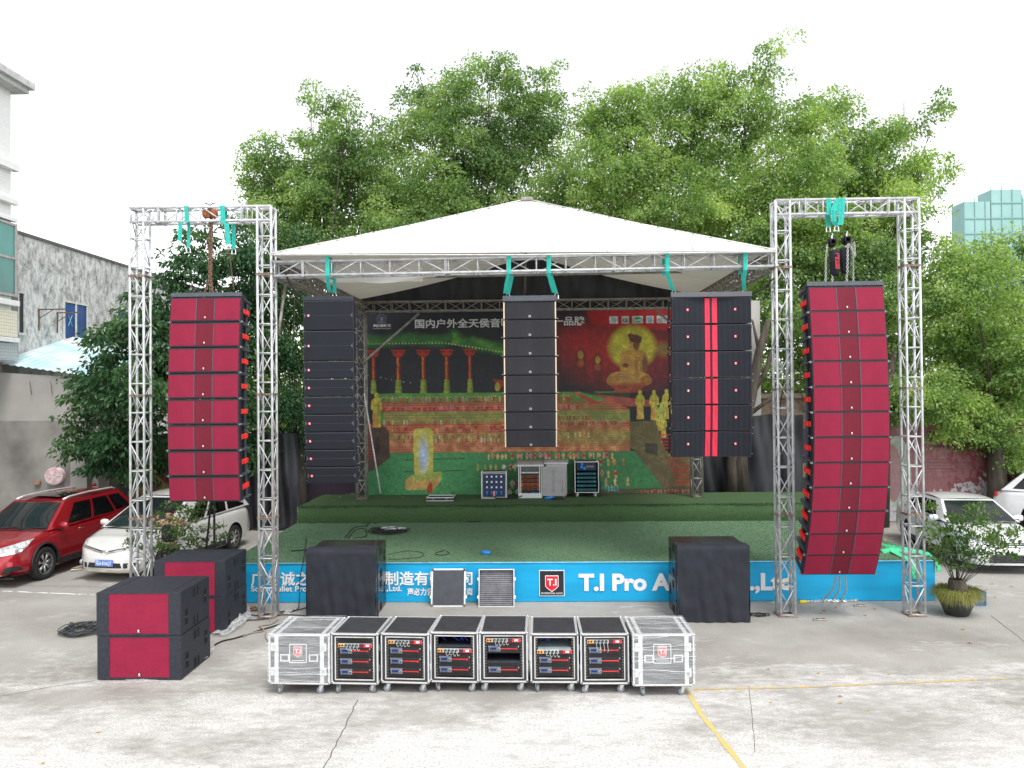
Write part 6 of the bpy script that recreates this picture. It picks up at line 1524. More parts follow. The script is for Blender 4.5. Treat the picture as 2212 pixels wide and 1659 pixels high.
def front_van(t, decal, hit, f, W, M):
    for s in (-1, 1):
        decal('headlight', [(.56, .70), (.86, .80), (.93, .98), (.60, .84)], LAMP, .010, (-.35, 1, 0), s)
        decal('chrome_strip', [(.02, .635), (.60, .745), (.62, .775), (.02, .665)], CHROME, .014, (-.1, 1, 0), s)
        decal('dark_slit', [(.02, .668), (.60, .778), (.60, .79), (.02, .69)], TRIM, .010, (-.1, 1, 0), s)
        h, n = hit((s*.72, f-1, .41), (0, 1, 0))
        if h: mb = MB(); mb.lathe([(0, -.03), (.04, -.026), (.055, 0)], 14, Matrix.Translation(h) @ Matrix.Rotation(PI/2, 4, 'X') @ Matrix.Rotation(PI, 4, 'X')); part('fog_light', mb, LAMP, t, True)
    decal('lower_grille', [(-.80, .33), (.80, .33), (.84, .44), (-.84, .44)], TRIM, .010)
    decal('bumper_lip', [(-.86, .205), (.86, .205), (.88, .29), (-.88, .29)], mat('pearl_lip', (.50, .46, .38), .3, .3), .03)
    h, n = hit((0, f-1, .66), (0, 1, 0)); mb = MB()
    if h:
        mb.tube([h+Vector((.075*math.cos(a), -.025+.01, .05*math.sin(a))) for a in [k*2*PI/20 for k in range(21)]], .008, 6); mb.tube([h+Vector((.045*math.cos(a), -.02, .02+.018*math.sin(a))) for a in [k*2*PI/16 for k in range(17)]], .006, 6); mb.tube([h+Vector((.022*math.cos(a), -.02, .0+.045*math.sin(a))) for a in [k*2*PI/16 for k in range(17)]], .006, 6)
        part('badge', mb, CHROME, t, True)
    h, n = hit((0, f-1, .45), (0, 1, 0)); plate(t, f, h.y-.015, .44)
def front_sedan(t, decal, hit, f, W, M):
    for s in (-1, 1):
        decal('headlight', [(.42, .66), (.84, .74), (.88, .86), (.44, .74)], LAMP, .010, (-.3, 1, 0), s)
        decal('fog_recess', [(.58, .33), (.80, .36), (.76, .47), (.60, .47)], TRIM, .010, (-.15, 1, 0), s)
        h, n = hit((s*.68, f-1, .40), (0, 1, 0))
        if h: mb = MB(); mb.lathe([(0, -.02), (.035, -.018), (.045, 0)], 14, Matrix.Translation(h) @ Matrix.Rotation(PI/2, 4, 'X') @ Matrix.Rotation(PI, 4, 'X')); part('fog_light', mb, LAMP, t, True)
    for z in (.60, .64, .68): decal('grille_bar', [(-.5, z), (.5, z), (.5, z+.02), (-.5, z+.02)], CHROME, .016)
    decal('upper_grille', [(-.5, .59), (.5, .59), (.5, .71), (-.5, .71)], TRIM, .008)
    decal('lower_grille', [(-.42, .26), (.42, .26), (.34, .44), (-.34, .44)], TRIM, .012)
    for z in (.3, .35, .4): decal('grille_bar', [(-.38, z), (.38, z), (.38, z+.012), (-.38, z+.012)], SLATE, .018)
    decal('bumper_lip', [(-.8, .16), (.8, .16), (.82, .21), (-.82, .21)], TRIM, .02)
def front_none(t, decal, hit, f, W, M):
    L = -2*f
    for s in (-1, 1):
        mb = MB(); mb.box(min(s*.62, s*.86), max(s*.62, s*.86), L/2-.12, L/2-.02, .92, 1.06, b=.03); part('tail_lamp', mb, mat('red_lamp', (.5, .01, .02), .2, coat=.5), t)
def car_paint(name, col, metal=.3):
    m = mat(name, col, .3, metal, var=.02, coat=1.0, spec=.5); return m
def place(x, y, a): return Matrix.Translation((x, y, 0)) @ Matrix.Rotation(a, 4, 'Z')
# red sport utility car
P_SUV = dict(L=4.7, W=1.82, top=[(0, .60), (.06, .72), (.2, .86), (.5, .95), (1.2, 1.06), (2.2, 1.08), (3.6, 1.12), (4.4, 1.12), (4.62, 1.04), (4.7, .9)], wid=[(0, .66), (.08, .80), (.25, .92), (.6, .985), (1.2, 1.0), (3.8, 1.0), (4.3, .96), (4.7, .84)], bot=[(0, .26), (.4, .22), (4.2, .24), (4.7, .34)],
  wr=.355, axf=.93, axr=3.60, wb=.94, wr_=.70, cowl=(1.12, 1.03), rf=(1.92, 1.57), rr=(3.95, 1.60), rb=(4.5, 1.1), crown=.05, arc=.035, win=[(.16, .42, .08, .86), (.45, .70, .08, .86), (.73, .93, .12, .84)], mir=(.28, 1.10), handles=(2.15, 3.05), hz=.93, seams=[(1.38, .35, 1.02), (2.42, .3, 1.06), (3.3, .5, 1.08)], front=front_suv, rails=True, arch=True, chrome_handle=True, spokes=7)
RP = car_paint('red_car_paint', (.36, .008, .018), .45)
ws = G(107, 1248)                            # left front wheel on the ground (seen at the right)
a = R(-5); Mx = place(0, 0, a); loc = Mx @ Vector((P_SUV['W']/2-.12, -P_SUV['L']/2+P_SUV['axf'], 0)); 
t = car('red sport utility car with silver roof rails parked at the far left', place(ws.x-loc.x-.12, ws.y-loc.y-.1, a) @ Matrix.Scale(1.04, 4), P_SUV, RP)
mb = MB(); mb.grid(lambda u, v: (-.42+.84*u, -.35+.75*v-.0, 1.63+.052*(1-(2*u-1)**2*.36)-.012*(1-v)), 8, 8); part('sunroof', mb, TINT, t, True)
mb = MB(); mb.add([(-.015, 1.45, 1.68), (.015, 1.45, 1.68), (0, 1.62, 1.75), (-.015, 1.7, 1.67), (.015, 1.7, 1.67)], [(0, 1, 2), (0, 2, 3), (1, 4, 2), (3, 2, 4)]); part('aerial_fin', mb, RP, t)
# pearl people carrier
P_VAN = dict(L=4.8, W=1.80, top=[(0, .56), (.05, .68), (.15, .80), (.4, .93), (.95, 1.07), (1.6, 1.08), (3.6, 1.10), (4.5, 1.10), (4.72, 1.05), (4.8, .9)], wid=[(0, .50), (.06, .66), (.2, .84), (.45, .95), (.9, .995), (2, 1.0), (4.0, 1.0), (4.5, .96), (4.8, .86)], bot=[(0, .24), (.4, .20), (4.2, .2), (4.8, .32)],
  wr=.335, axf=.93, axr=3.85, wb=.95, wr_=.74, cowl=(.95, 1.04), rf=(2.2, 1.64), rr=(4.2, 1.66), rb=(4.68, 1.1), crown=.05, arc=.05, win=[(.2, .4, .06, .86), (.43, .68, .06, .88), (.71, .94, .08, .86)], mir=(.30, 1.12), handles=(2.0, 2.35), hz=.95, seams=[(1.3, .3, 1.03), (2.15, .25, 1.06), (3.3, .3, 1.08)], front=front_van, spokes=7)
PP = car_paint('pearl_car_paint', (.72, .71, .69), .2)
pn = G(226, 1259); a = R(-10); loc = place(0, 0, a) @ Vector((0, -2.4, 0))
car('pearl white people carrier with blue plate parked behind the left goalpost', place(pn.x-loc.x+.0, pn.y-loc.y, a), P_VAN, PP, cat='people carrier')
# white saloon at the right
P_SED = dict(L=4.62, W=1.78, top=[(0, .52), (.05, .62), (.2, .74), (.5, .84), (1.25, .97), (2.0, .99), (3.6, 1.02), (4.1, 1.05), (4.5, 1.05), (4.62, .95)], wid=[(0, .60), (.07, .76), (.22, .90), (.6, .975), (1.2, 1.0), (3.7, 1.0), (4.3, .95), (4.62, .84)], bot=[(0, .2), (.4, .18), (4.2, .2), (4.62, .3)],
  wr=.32, axf=.92, axr=3.62, wb=.93, wr_=.68, cowl=(1.18, .97), rf=(2.0, 1.40), rr=(3.35, 1.39), rb=(4.08, 1.04), crown=.05, arc=.035, win=[(.17, .46, .08, .86), (.49, .78, .08, .86), (.81, .90, .12, .7)], mir=(.36, 1.02), handles=(2.35, 3.25), hz=.86, seams=[(1.4, .3, .93), (2.5, .27, .97), (3.5, .5, .98)], front=front_sedan, spokes=5)
WP = car_paint('white_car_paint', (.78, .79, .80), .1)
rw = G(1930, 1160); fcn = G(2107, 1243)
a = R(-5); loc = place(0, 0, a) @ Vector((-P_SED['W']/2*.92, -2.31+.25, 0))
car('white saloon car with fallen leaves on its roof behind the right potted tree', place(fcn.x-loc.x-.05, fcn.y-loc.y+.35, a), P_SED, WP)
P_S2 = dict(P_SUV); P_S2['front'] = front_none; P_S2['rails'] = False; P_S2['arch'] = False
pt_ = A(2158, 1075, 24.0); a = R(58); loc = place(0, 0, a) @ Vector((-.9, 2.2, 0))
car('second white car at the far right edge, its red tail lamp towards the wall', place(pt_.x-loc.x, pt_.y-loc.y, a), P_S2, car_paint('white_car_paint_cool', (.72, .74, .76), .1))

# ------------------------------------------------------------------ person behind the left shrub
def skin_obj(name, verts, edges, radii, m, parent, root=0, sub=2):
    me = bpy.data.meshes.new(name); me.from_pydata(verts, edges, []); me.update(); me.materials.append(m)
    o = ob(name, me, parent); md = o.modifiers.new('skin', 'SKIN'); md.use_smooth_shade = True
    for i, r_ in enumerate(radii): d = me.skin_vertices[0].data[i]; d.radius = (r_, r_) if not isinstance(r_, tuple) else r_; d.use_root = (i == root)
    s = o.modifiers.new('sub', 'SUBSURF'); s.levels = sub; s.render_levels = sub
    bpy.context.view_layer.update(); nm = bpy.data.meshes.new_from_object(o.evaluated_get(bpy.context.evaluated_depsgraph_get())); o.modifiers.clear(); o.data = nm; nm.shade_smooth(); return o
SKIN = mat('skin', (.52, .30, .21), .55, var=.05); CLO = mat('navy_clothes', (.012, .013, .022), .85, var=.2); TOP = mat('tan_shirt', (.46, .27, .18), .8, var=.08); HAIR = mat('black_hair', (.01, .009, .009), .6)
pp = A(366, 1120, 17.0)
t = thing('person', 'person in dark sleeveless top with both bare arms raised beside the pearl people carrier', 'person', (pp.x, 17.0, 0), R(10))
V0 = [(0, 0, .95), (0, 0, 1.15), (0, .01, 1.36), (0, .0, 1.47), (0, -.02, 1.56), (0, -.02, 1.66), (.18, 0, 1.40), (.33, -.08, 1.33), (.36, -.22, 1.42), (.2, -.30, 1.55), (-.18, 0, 1.40), (-.33, -.08, 1.33), (-.34, -.22, 1.43), (-.17, -.30, 1.56), (.1, 0, .88), (.12, -.01, .5), (.12, .02, .1), (.13, -.12, .04), (-.1, 0, .88), (-.13, .01, .5), (-.14, .03, .1), (-.15, -.11, .04)]
E0 = [(0, 1), (1, 2), (2, 3), (3, 4), (4, 5), (2, 6), (6, 7), (7, 8), (8, 9), (2, 10), (10, 11), (11, 12), (12, 13), (0, 14), (14, 15), (15, 16), (16, 17), (0, 18), (18, 19), (19, 20), (20, 21)]
R0_ = [(.10, .08), (.12, .09), (.17, .11), .055, .085, .07, .07, .05, .043, .03, .07, .05, .043, .03, .05, .05, .042, .035, .05, .05, .042, .035]
skin_obj('body', V0, E0, R0_, SKIN, t)
skin_obj('trousers', [(0, 0, .98), (.1, 0, .86), (.12, -.01, .5), (.12, .02, .14), (-.1, 0, .86), (-.13, .01, .5), (-.14, .03, .14)], [(0, 1), (1, 2), (2, 3), (0, 4), (4, 5), (5, 6)], [(.2, .16), .12, .085, .07, .12, .085, .07], CLO, t)
skin_obj('sleeveless_shirt', [(0, 0, .95), (0, 0, 1.15), (0, .01, 1.30), (0.1, .0, 1.40), (-.1, 0, 1.40)], [(0, 1), (1, 2), (2, 3), (2, 4)], [(.19, .15), (.175, .135), (.19, .13), .075, .075], CLO, t)
mb = MB(); mb.lathe([(0, .115), (.06, .1), (.095, .05), (.1, 0), (.09, -.06), (.06, -.1)], 16, Matrix.Translation((0, .01, 1.65))); part('hair', mb, HAIR, t, True)
for s in (-1, 1):
    for k in range(5): x = s*(.19 if s > 0 else .17); skin_obj('finger', [(x, -.3, 1.55), (x-s*.02, -.32-.01*k, 1.6-.012*k), (x-s*.06, -.33-.008*k, 1.62-.018*k)], [(0, 1), (1, 2)], [.016, .010, .008], SKIN, t, sub=1)
mb = MB(); mb.box(-.04, .04, -.36, -.345, 1.56, 1.64, b=.004); solo('phone', mb, BLK, 'small dark phone held up by the person behind the shrub', 'phone', loc=(pp.x, 17.0, 0))
# thin black tripod stand behind the farther stack
b = G(463, 1189); b = Vector((b.x, 16.2, 0)); 
t = thing('tripod_stand', 'thin black pole stand behind the farther red subwoofer stack', 'stand', (A(463, 1150, 16.2).x, 16.2, 0))
mb = MB(); mb.tube([(0, 0, .05), (0, 0, 2.35)], .025); part('pole', mb, BLK, t)
for k in range(3): mb = MB(); mb.tube([(0, 0, .8 if k == 0 else .5), (.55*math.cos(k*2.1+2.6), .4*math.sin(k*2.1+2.6), .02)], .014, 6); part('leg', mb, BLK, t)
cable('slanting black cable from the left red stack to the thin pole stand', [A(456, 1086, 15.2), A(450, 1140, 15.6), A(446, 1185, 15.8)], .02, RUBBER)
# ------------------------------------------------------------------ walls and buildings
CONC = mat('weathered_render', (.68, .68, .67), .9, col2=(.20, .20, .195), scale=3.2, detail=12, lo=.38, hi=.57, stretch=(1.3, 1.3, .8), bump=.4, bscale=6)
n_ = [n for n in CONC.node_tree.nodes if n.type == 'TEX_NOISE'][0]; n_.inputs['Roughness'].default_value = .78
CONC2 = mat('stained_wall', (.33, .32, .30), .9, col2=(.12, .115, .105), scale=.5, detail=9, lo=.38, hi=.62, bump=.3, bscale=8)
CONC3 = mat('pale_render', (.42, .41, .385), .9, col2=(.30, .29, .275), scale=.5, detail=6)
TILE = mat('white_tile', (.8, .79, .76), .35, var=.03); TILEG = mat('cream_tile', (.76, .72, .58), .4, var=.04)
def tile_mat(name, col, joint):
    m = bpy.data.materials.new(name); m.use_nodes = True; t = m.node_tree; L = t.links.new; b = t.nodes['Principled BSDF']
    tc = t.nodes.new('ShaderNodeTexCoord'); sx = t.nodes.new('ShaderNodeSeparateXYZ'); cx_ = t.nodes.new('ShaderNodeCombineXYZ'); L(tc.outputs['Object'], sx.inputs[0])
    ad = t.nodes.new('ShaderNodeMath'); L(sx.outputs[0], ad.inputs[0]); L(sx.outputs[1], ad.inputs[1]); L(ad.outputs[0], cx_.inputs[0]); L(sx.outputs[2], cx_.inputs[1])
    br = t.nodes.new('ShaderNodeTexBrick'); br.offset = 0; br.inputs['Scale'].default_value = 1; br.inputs['Brick Width'].default_value = .1; br.inputs['Row Height'].default_value = .1; br.inputs['Mortar Size'].default_value = .008
    br.inputs['Color1'].default_value = (*col, 1); br.inputs['Color2'].default_value = (*[c*.93 for c in col], 1); br.inputs['Mortar'].default_value = (*joint, 1); L(cx_.outputs[0], br.inputs[0]); L(br.outputs[0], b.inputs['Base Color']); b.inputs['Roughness'].default_value = .35
    return m
WT = tile_mat('white_wall_tiles', (.85, .845, .83), (.74, .74, .73)); CT = tile_mat('cream_wall_tiles', (.78, .72, .55), (.5, .48, .42)); BT = tile_mat('grey_blue_wall_tiles', (.45, .5, .52), (.3, .32, .33))
GG = mat('green_glass', (.02, .20, .17), .06, var=.3, scale=.5, spec=.9)
YE_ = 24.1; WX = A(24, 560, YE_).x
def zy(px, py, X):                      # point on the plane x = X
    d = ray(px, py); t_ = X/d.x; return Vector((X, d.y*t_, CAMZ+d.z*t_))
wb_ = thing('tiled_building', 'white tiled building at the left edge with green glass and projecting tiled ledges', 'building', (0, 0, 0))
ztop = zy(40, 187, WX).z
zlow = zy(20, 776, WX).z-.08
mb = MB(); mb.box(WX-9, WX, 10, YE_, zlow, ztop-.2); part('wall', mb, WT, wb_)
mb = MB(); mb.box(WX-9, WX-3, 10, YE_-.4, 0, zlow-.002); part('ground_floor_wall', mb, CONC3, wb_)
mb = MB(); mb.box(WX-9, WX+.55, 9.6, YE_+.35, ztop-.15, ztop+.05); mb.box(WX-9, WX+.42, 9.7, YE_+.25, ztop-.3, ztop-.151); part('eaves', mb, mat('tiled_eaves', (.5, .5, .49), .6), wb_)
def ledge(py, ww, hh, px=20, m=None): z = zy(px, py, WX).z; mb = MB(); mb.box(WX, WX+ww, 11, YE_+.12, z-hh/2, z+hh/2, b=.01); part('ledge', mb, m or WT, wb_); return z
ledge(361, .2, .22); z2 = ledge(436, .18, .16); 
zb_ = zy(20, 478, WX).z
ledge(474, .14, .12)
z1_, z0_ = zy(20, 482, WX).z, zy(15, 640, WX).z
mb = MB(); mb.box(WX, WX+.10, 14, YE_+.1, z0_, z1_); gl = part('glass_bay', mb, GG, wb_)
mb = MB()
for y in (14, 16, 18, 20, 21.4, 22.8, YE_+.06): mb.box(WX+.09, WX+.14, y-.04, y+.04, z0_, z1_)
for z in (z0_+.04, z0_+(z1_-z0_)*.52, z1_-.04): mb.box(WX+.085, WX+.13, 14, YE_+.12, z-.035, z+.035)
part('glass_frame', mb, mat('grey_frame', (.4, .36, .36), .5), wb_)
ledge(655, .2, .16); 
za, zb2 = zy(20, 665, WX).z, zy(20, 728, WX).z
mb = MB(); mb.box(WX, WX+.12, 12, YE_+.12, zb2, za-.09); part('cream_panel', mb, CT, wb_)
ledge(735, .2, .14)
za, zb3 = zy(20, 742, WX).z, zy(20, 772, WX).z
mb = MB(); mb.box(WX, WX+.12, 12, YE_+.12, zb3-.1, za); part('blue_panel', mb, BT, wb_)
mb = MB(); zu0, zu1 = zy(2, 348, WX).z, zy(2, 218, WX).z; mb.box(WX, WX+.03, 21.0, 22.97, zu0, zu1); q = part('window', mb, mat('pale_glass', (.35, .4, .42), .1), wb_)
mb = MB(); mb.box(WX+.0, WX+.07, 22.97, 23.05, zu0-.05, zu1+.05); ob('window_frame', mb.mesh('window_frame', CONC3), q)
# long weathered building behind, running away from the viewer
LX = WX-.45; y0_, y1_ = YE_+.3, 60
cb_ = thing('concrete_building', 'grey weathered concrete building with blue window glass left behind the goalpost', 'building', (0, 0, 0))
zt_ = zy(200, 555, LX).z
mb = MB(); mb.box(LX-10, LX, YE_+.02, 45, 0, zt_); part('wall', mb, CONC, cb_)
mb = MB(); mb.box(LX-10, LX+.04, YE_+.02, 45.05, zt_+.002, zt_+.1); part('parapet_cap', mb, mat('dark_coping', (.12, .115, .11), .9), cb_)
BG = mat('blue_window_glass', (.006, .06, .22), .35, var=.25, scale=1.5, spec=.15); WF = mat('pale_window_frame', (.62, .62, .6), .5)
def win(px0, px1, yt, yb, X, label=None, m=BG, n=2):
    a, b = zy(px0, yt, X), zy(px1, yt, X); z1 = a.z; z0 = zy(px0, yb, X).z
    mb = MB(); mb.box(X-.12, X+.004, a.y, b.y, z0, z1); w_ = part('window', mb, TRIM, cb_)
    for k in range(n): mb = MB(); u0 = a.y+(b.y-a.y)*k/n+.06; u1 = a.y+(b.y-a.y)*(k+1)/n-.04; mb.box(X+.004, X+.012, u0, u1, z0+.06, z1-.06); ob('pane', mb.mesh('pane', m), w_)
    mb = MB()
    for k in range(n+1): y = a.y+(b.y-a.y)*k/n; mb.box(X+.003, X+.05, y-.03, y+.03, z0+.03, z1-.03)
    mb.box(X+.003, X+.05, a.y-.03, b.y+.03, z1-.03, z1+.03); mb.box(X+.003, X+.07, a.y-.03, b.y+.06, z0-.05, z0+.03); ob('frame', mb.mesh('frame', WF), w_)
    return a, b, z0, z1
A_, B_, Z0, Z1 = win(137, 187, 650, 733, LX)
mb = MB()
yc_ = A_.y+.38
for s in (-1, 1): mb.tube([(LX+.02, yc_-.12*s, Z0+.5), (LX+.02, yc_+.12*s, Z0+.9)], .012, 4)
part('chalk_cross', mb, mat('light_blue_paint', (.2, .55, .75), .6), cb_)
win(252, 300, 668, 720, LX)
a, b, z0, z1 = win(37, 51, 630, 720, LX, m=TRIM, n=1)
mb = MB(); mb.box(LX, LX+.08, YE_+.1, YE_+.9, 0, zt_-1); part('pier', mb, CONC2, cb_)
BR = mat('rusty_bracket', (.12, .07, .05), .8)
for px, py in ((83, 675), (123, 682)):
    p = zy(px, py+0, LX); t = thing('wall_bracket', 'rusty angle bracket on the weathered wall %s of the blue window' % ('well left' if px < 100 else 'just left'), 'bracket', tuple(p), group='rusty wall brackets')
    mb = MB(); mb.box(0, .03, -.02, .02, -.6, .1); mb.box(.0, .9, -.02, .02, .08, .12); mb.tube([(.02, 0, -.2), (.5, 0, .08)], .015, 5); part('bracket_arm', mb, BR, t)
# lean-to shed with a pale blue sheet roof, and the lower stained wall
FX1 = A(190, 950, YE_).x
ls = thing('lean_to_shed', 'low shed with pale blue sheet roof between the tiled building and the tree', 'shed', (0, 0, 0))
zl, zr_ = A(2, 790, YE_).z, A(200, 815, YE_).z; zm = A(60, 909, YE_).z; xr_ = A(204, 815, YE_).x
mb = MB(); WS_ = WX-2.9; mb.add([(WS_, YE_, zm), (xr_, YE_, zm), (xr_, YE_, zr_-.03), (WS_, YE_, zl-.03), (WS_, YE_+.2, zm), (xr_, YE_+.2, zm), (xr_, YE_+.2, zr_-.03), (WS_, YE_+.2, zl-.03)], [(0, 1, 2, 3), (7, 6, 5, 4), (1, 5, 6, 2), (0, 3, 7, 4), (3, 2, 6, 7), (0, 4, 5, 1)])
mb.box(xr_-.2, xr_-.001, YE_+.2, 28, 0, zr_-.1); part('upper_wall', mb, CONC3, ls)
mb = MB(); mb.grid(lambda u, v: (LX-1+(xr_+.25-LX+1)*u, YE_-.12+v*4.2, (zl+(zr_-zl)*((LX-1+(xr_+.25-LX+1)*u)-WX)/(xr_-WX))+.02+v*1.1+.015*math.sin(u*120)), 120, 3); rf_ = part('roof', mb, mat('pale_blue_sheet', (.42, .62, .68), .5, col2=(.66, .72, .72), scale=1.0, lo=.35, hi=.6), ls)
mb = MB(); mb.tube([(WX, YE_+3.2, zl+.95), (WX+1, YE_+3.1, zl+.85), (WX+1.8, YE_+3.0, zl+.66), (xr_, YE_+3.0, zr_+.9)], .05, 6); ob('white_pipe', mb.mesh('white_pipe', WHITE), rf_)
for x in (.25, .5, .8):
    mb = MB(); xx = WX+(xr_-WX)*x; mb.tube([(xx, YE_-.12, zm+1.2), (xx+.05, YE_-.1, zm+.8)], .01, 5); part('wall_hook', mb, BR, ls)
sw = thing('stained_wall', 'low stained concrete wall behind the red car, dark along its top', 'wall', (0, 0, 0))
mb = MB(); mb.box(WX-2.9, FX1, YE_-.06, YE_+.22, 0, zm-.001); part('wall_face', mb, CONC2, sw)
mb = MB(); mb.box(FX1-.5, FX1+.01, YE_-.09, YE_-.058, 0, zm-.06); part('render_patch', mb, CONC3, sw)
# hose reel on that wall
c = A(118, 1028, YE_-.2); t = thing('hose_reel', 'round pink hose reel mounted on the stained wall above the red car', 'hose reel', (c.x, YE_-.1, c.z), R(12))
M = Matrix.Rotation(PI/2, 4, 'X'); PK_ = mat('faded_pink_paint', (.55, .33, .36), .6, col2=(.68, .6, .6), scale=7)
mb = MB(); mb.lathe([(0, .24), (.06, .25), (.1, .235), (.2, .24), (.25, .235), (.27, .22), (.27, .19), (.15, .18), (.15, .05), (.26, .04), (.27, .0), (.2, -.02), (0, -.02)], 28, M); part('reel_drum', mb, PK_, t, True)
mb = MB(); mb.lathe([(.16, .17), (.2, .16), (.21, .12), (.2, .07), (.16, .06)], 20, M); part('hose', mb, RUBBER, t, True)
mb = MB()
for k in range(5): a_ = k*2*PI/5; mb.tube([(.06*math.cos(a_), -.255, .06*math.sin(a_)), (.2*math.cos(a_), -.245, .2*math.sin(a_))], .008, 5)
part('reel_spoke', mb, mat('pale_pink', (.65, .5, .5), .6), t)['kind'] = 'stuff'
c = A(82, 1043, YE_-.1); mb = MB(); mb.box(-.08, .08, -.1, 0, -.05, .06); solo('wall_box', mb, mat('rusty_box', (.3, .18, .1), .8), 'small rusty box on the stained wall left of the hose reel', 'box', loc=(c.x, YE_-.06, c.z))
# perimeter wall with a faded painted mural
def mural_mat(name, cols, sc=.55):
    m = bpy.data.materials.new(name); m.use_nodes = True; t = m.node_tree; L = t.links.new; b = t.nodes['Principled BSDF']
    tc = t.nodes.new('ShaderNodeTexCoord'); n = t.nodes.new('ShaderNodeTexNoise'); n.inputs['Scale'].default_value = sc; n.inputs['Detail'].default_value = 5; n.inputs['Distortion'].default_value = .6; L(tc.outputs['Object'], n.inputs[0])
    r = t.nodes.new('ShaderNodeValToRGB'); r.color_ramp.interpolation = 'CONSTANT'; L(n.outputs[0], r.inputs[0])
    k = len(cols)
    r.color_ramp.elements[0].color = (*cols[0], 1); r.color_ramp.elements[1].position = .40; r.color_ramp.elements[1].color = (*cols[1], 1)
    for i, c in enumerate(cols[2:]): e = r.color_ramp.elements.new(.47+.065*i); e.color = (*c, 1)
    n2 = t.nodes.new('ShaderNodeTexNoise'); n2.inputs['Scale'].default_value = 9; n2.inputs['Detail'].default_value = 6; L(tc.outputs['Object'], n2.inputs[0])
    mx = t.nodes.new('ShaderNodeMix'); mx.data_type = 'RGBA'; mx.blend_type = 'MULTIPLY'; mx.inputs[0].default_value = .6; L(r.outputs[0], mx.inputs[6]); L(n2.outputs[0], mx.inputs[7]); L(mx.outputs[2], b.inputs['Base Color']); b.inputs['Roughness'].default_value = .85; return m
ML = mural_mat('dark_mural', [(.03, .025, .035), (.05, .03, .06), (.04, .035, .05), (.22, .2, .08), (.25, .06, .05), (.3, .25, .08)])
YW = 25.2
pw = thing('perimeter_wall', 'dark painted perimeter wall with faded mural behind the stage and cars', 'wall', (0, 0, 0))
mb = MB(); mb.box(FX1+.01, A(1890, 1000, YW).x, YW, YW+.25, 0, 2.9); part('painted_wall', mb, ML, pw)
RW0 = A(1886, 1000, YW).x
cvr = Canvas(700, 300, .5)
def paint_r():
    c = cvr; c.a[:] = (.26, .10, .11); rg = np.random.default_rng(9)
    def nz(f, seed):
        r = np.random.default_rng(seed); g = r.random((int(c.h*f)+3, int(c.w*f)+3)); yy = np.linspace(0, g.shape[0]-1.01, c.h); xx = np.linspace(0, g.shape[1]-1.01, c.w); y0 = yy.astype(int); x0 = xx.astype(int); fy = (yy-y0)[:, None]; fx = (xx-x0)[None]; fy = fy*fy*(3-2*fy); fx = fx*fx*(3-2*fx)
        return (g[y0][:, x0]*(1-fx)+g[y0][:, x0+1]*fx)*(1-fy)+(g[y0+1][:, x0]*(1-fx)+g[y0+1][:, x0+1]*fx)*fy
    n = .5*nz(.05, 1)+.3*nz(.12, 2)+.2*nz(.3, 5)
    c.blend(((c.X > 330)&(n > .42))*.8, (.20, .035, .05)); c.blend((n > .6)*.4, (.33, .2, .2))
    m = np.clip((c.Y+200*(n-.5)-205)*.2, 0, 1); c.blend(m, (.46, .47, .50))
    c.blend(((n+.25*nz(.2, 8)) > .80)*.8*(c.Y > 180), (.30, .12, .13))
    c.ell(105, 160, 62, 105, (.38, .43, .36)); c.ell(88, 160, 42, 84, (.28, .16, .16)); c.ell(108, 160, 46, 92, (.30, .36, .30)); c.ell(86, 162, 38, 80, (.30, .17, .17))
    for k in range(5): c.rect(210, 420+rg.integers(-20, 20), 122+k*9, 125+k*9, (.12, .05, .06), .5)
    c.a *= (.85+.3*nz(.4, 6))[..., None]
paint_r()
rwth = thing('mural_wall', 'peeling pink and red mural wall with new year greeting behind the white saloon', 'wall', (0, 0, 0))
X1_ = A(2260, 1000, YW-.2).x+6
mb = MB(); mb.box(RW0, X1_, YW-.05, YW+.2, 0, 3.3); part('wall_core', mb, CONC3, rwth)
ob('mural_sheet', printed(cvr, RW0, A(2225, 1000, YW-.1).x, .02, 3.25, YW-.09, 'mural_sheet', PRT), rwth)
p0, p1 = A(2003, 955, YW-.12), A(2105, 955, YW-.12); text_part('恭贺新禧', .42, mat('faded_black_print', (.06, .02, .025), .8), rwth, (p0.x, YW-.125, p0.z), name='mural_lettering', fit=p1.x-p0.x, bold=.006)
p0, p1 = A(2012, 967, YW-.12), A(2120, 967, YW-.12); text_part('HAPPY NEW YEAR', .12, MATS['faded_black_print'], rwth, (p0.x, YW-.125, p0.z), name='mural_lettering', fit=p1.x-p0.x)
# black tarpaulins hung behind the stage
def drape(px0, px1, Y, ztop_, label):
    x0, x1 = A(px0, 1000, Y).x, A(px1, 1000, Y).x; mb = MB(); mb.grid(lambda u, v: (x0+(x1-x0)*u, Y+.07*math.sin(u*26+v*3)+.03*math.sin(v*11+u*6), .1+(ztop_-.1)*v-.05*abs(math.sin(u*9))*v), 60, 12)
    solo('hanging_tarpaulin', mb, DKT, label, 'tarpaulin', 'black tarpaulins behind the stage', True)
drape(1500, 1735, 24.3, 3.4, 'black wrinkled tarpaulin hung behind the stage right of the wide black stack')
drape(500, 645, 24.0, 3.0, 'black wrinkled tarpaulin hung left of the stage below the dark trees')
mb = MB(); x = A(1625, 760, 24.6).x; mb.box(x-.22, x+.22, 24.5, 24.9, 0, A(1625, 650, 24.6).z); solo('concrete_pillar', mb, CONC3, 'pale concrete pillar behind the right end of the wide black cabinet stack', 'pillar')
mb = MB(); x = A(1695, 860, 26).x; mb.box(x-.8, x+3, 26.2, 29, 0, A(1720, 860, 26).z); mb.box(x-1, x+3.2, 26, 29.2, A(1720, 860, 26).z, A(1720, 850, 26).z)
solo('brick_hut', mb, mat('brown_brick_wall', (.25, .19, .14), .9, var=.3, scale=6), 'small brown hut glimpsed between the right goalpost tower and the red stack', 'hut')
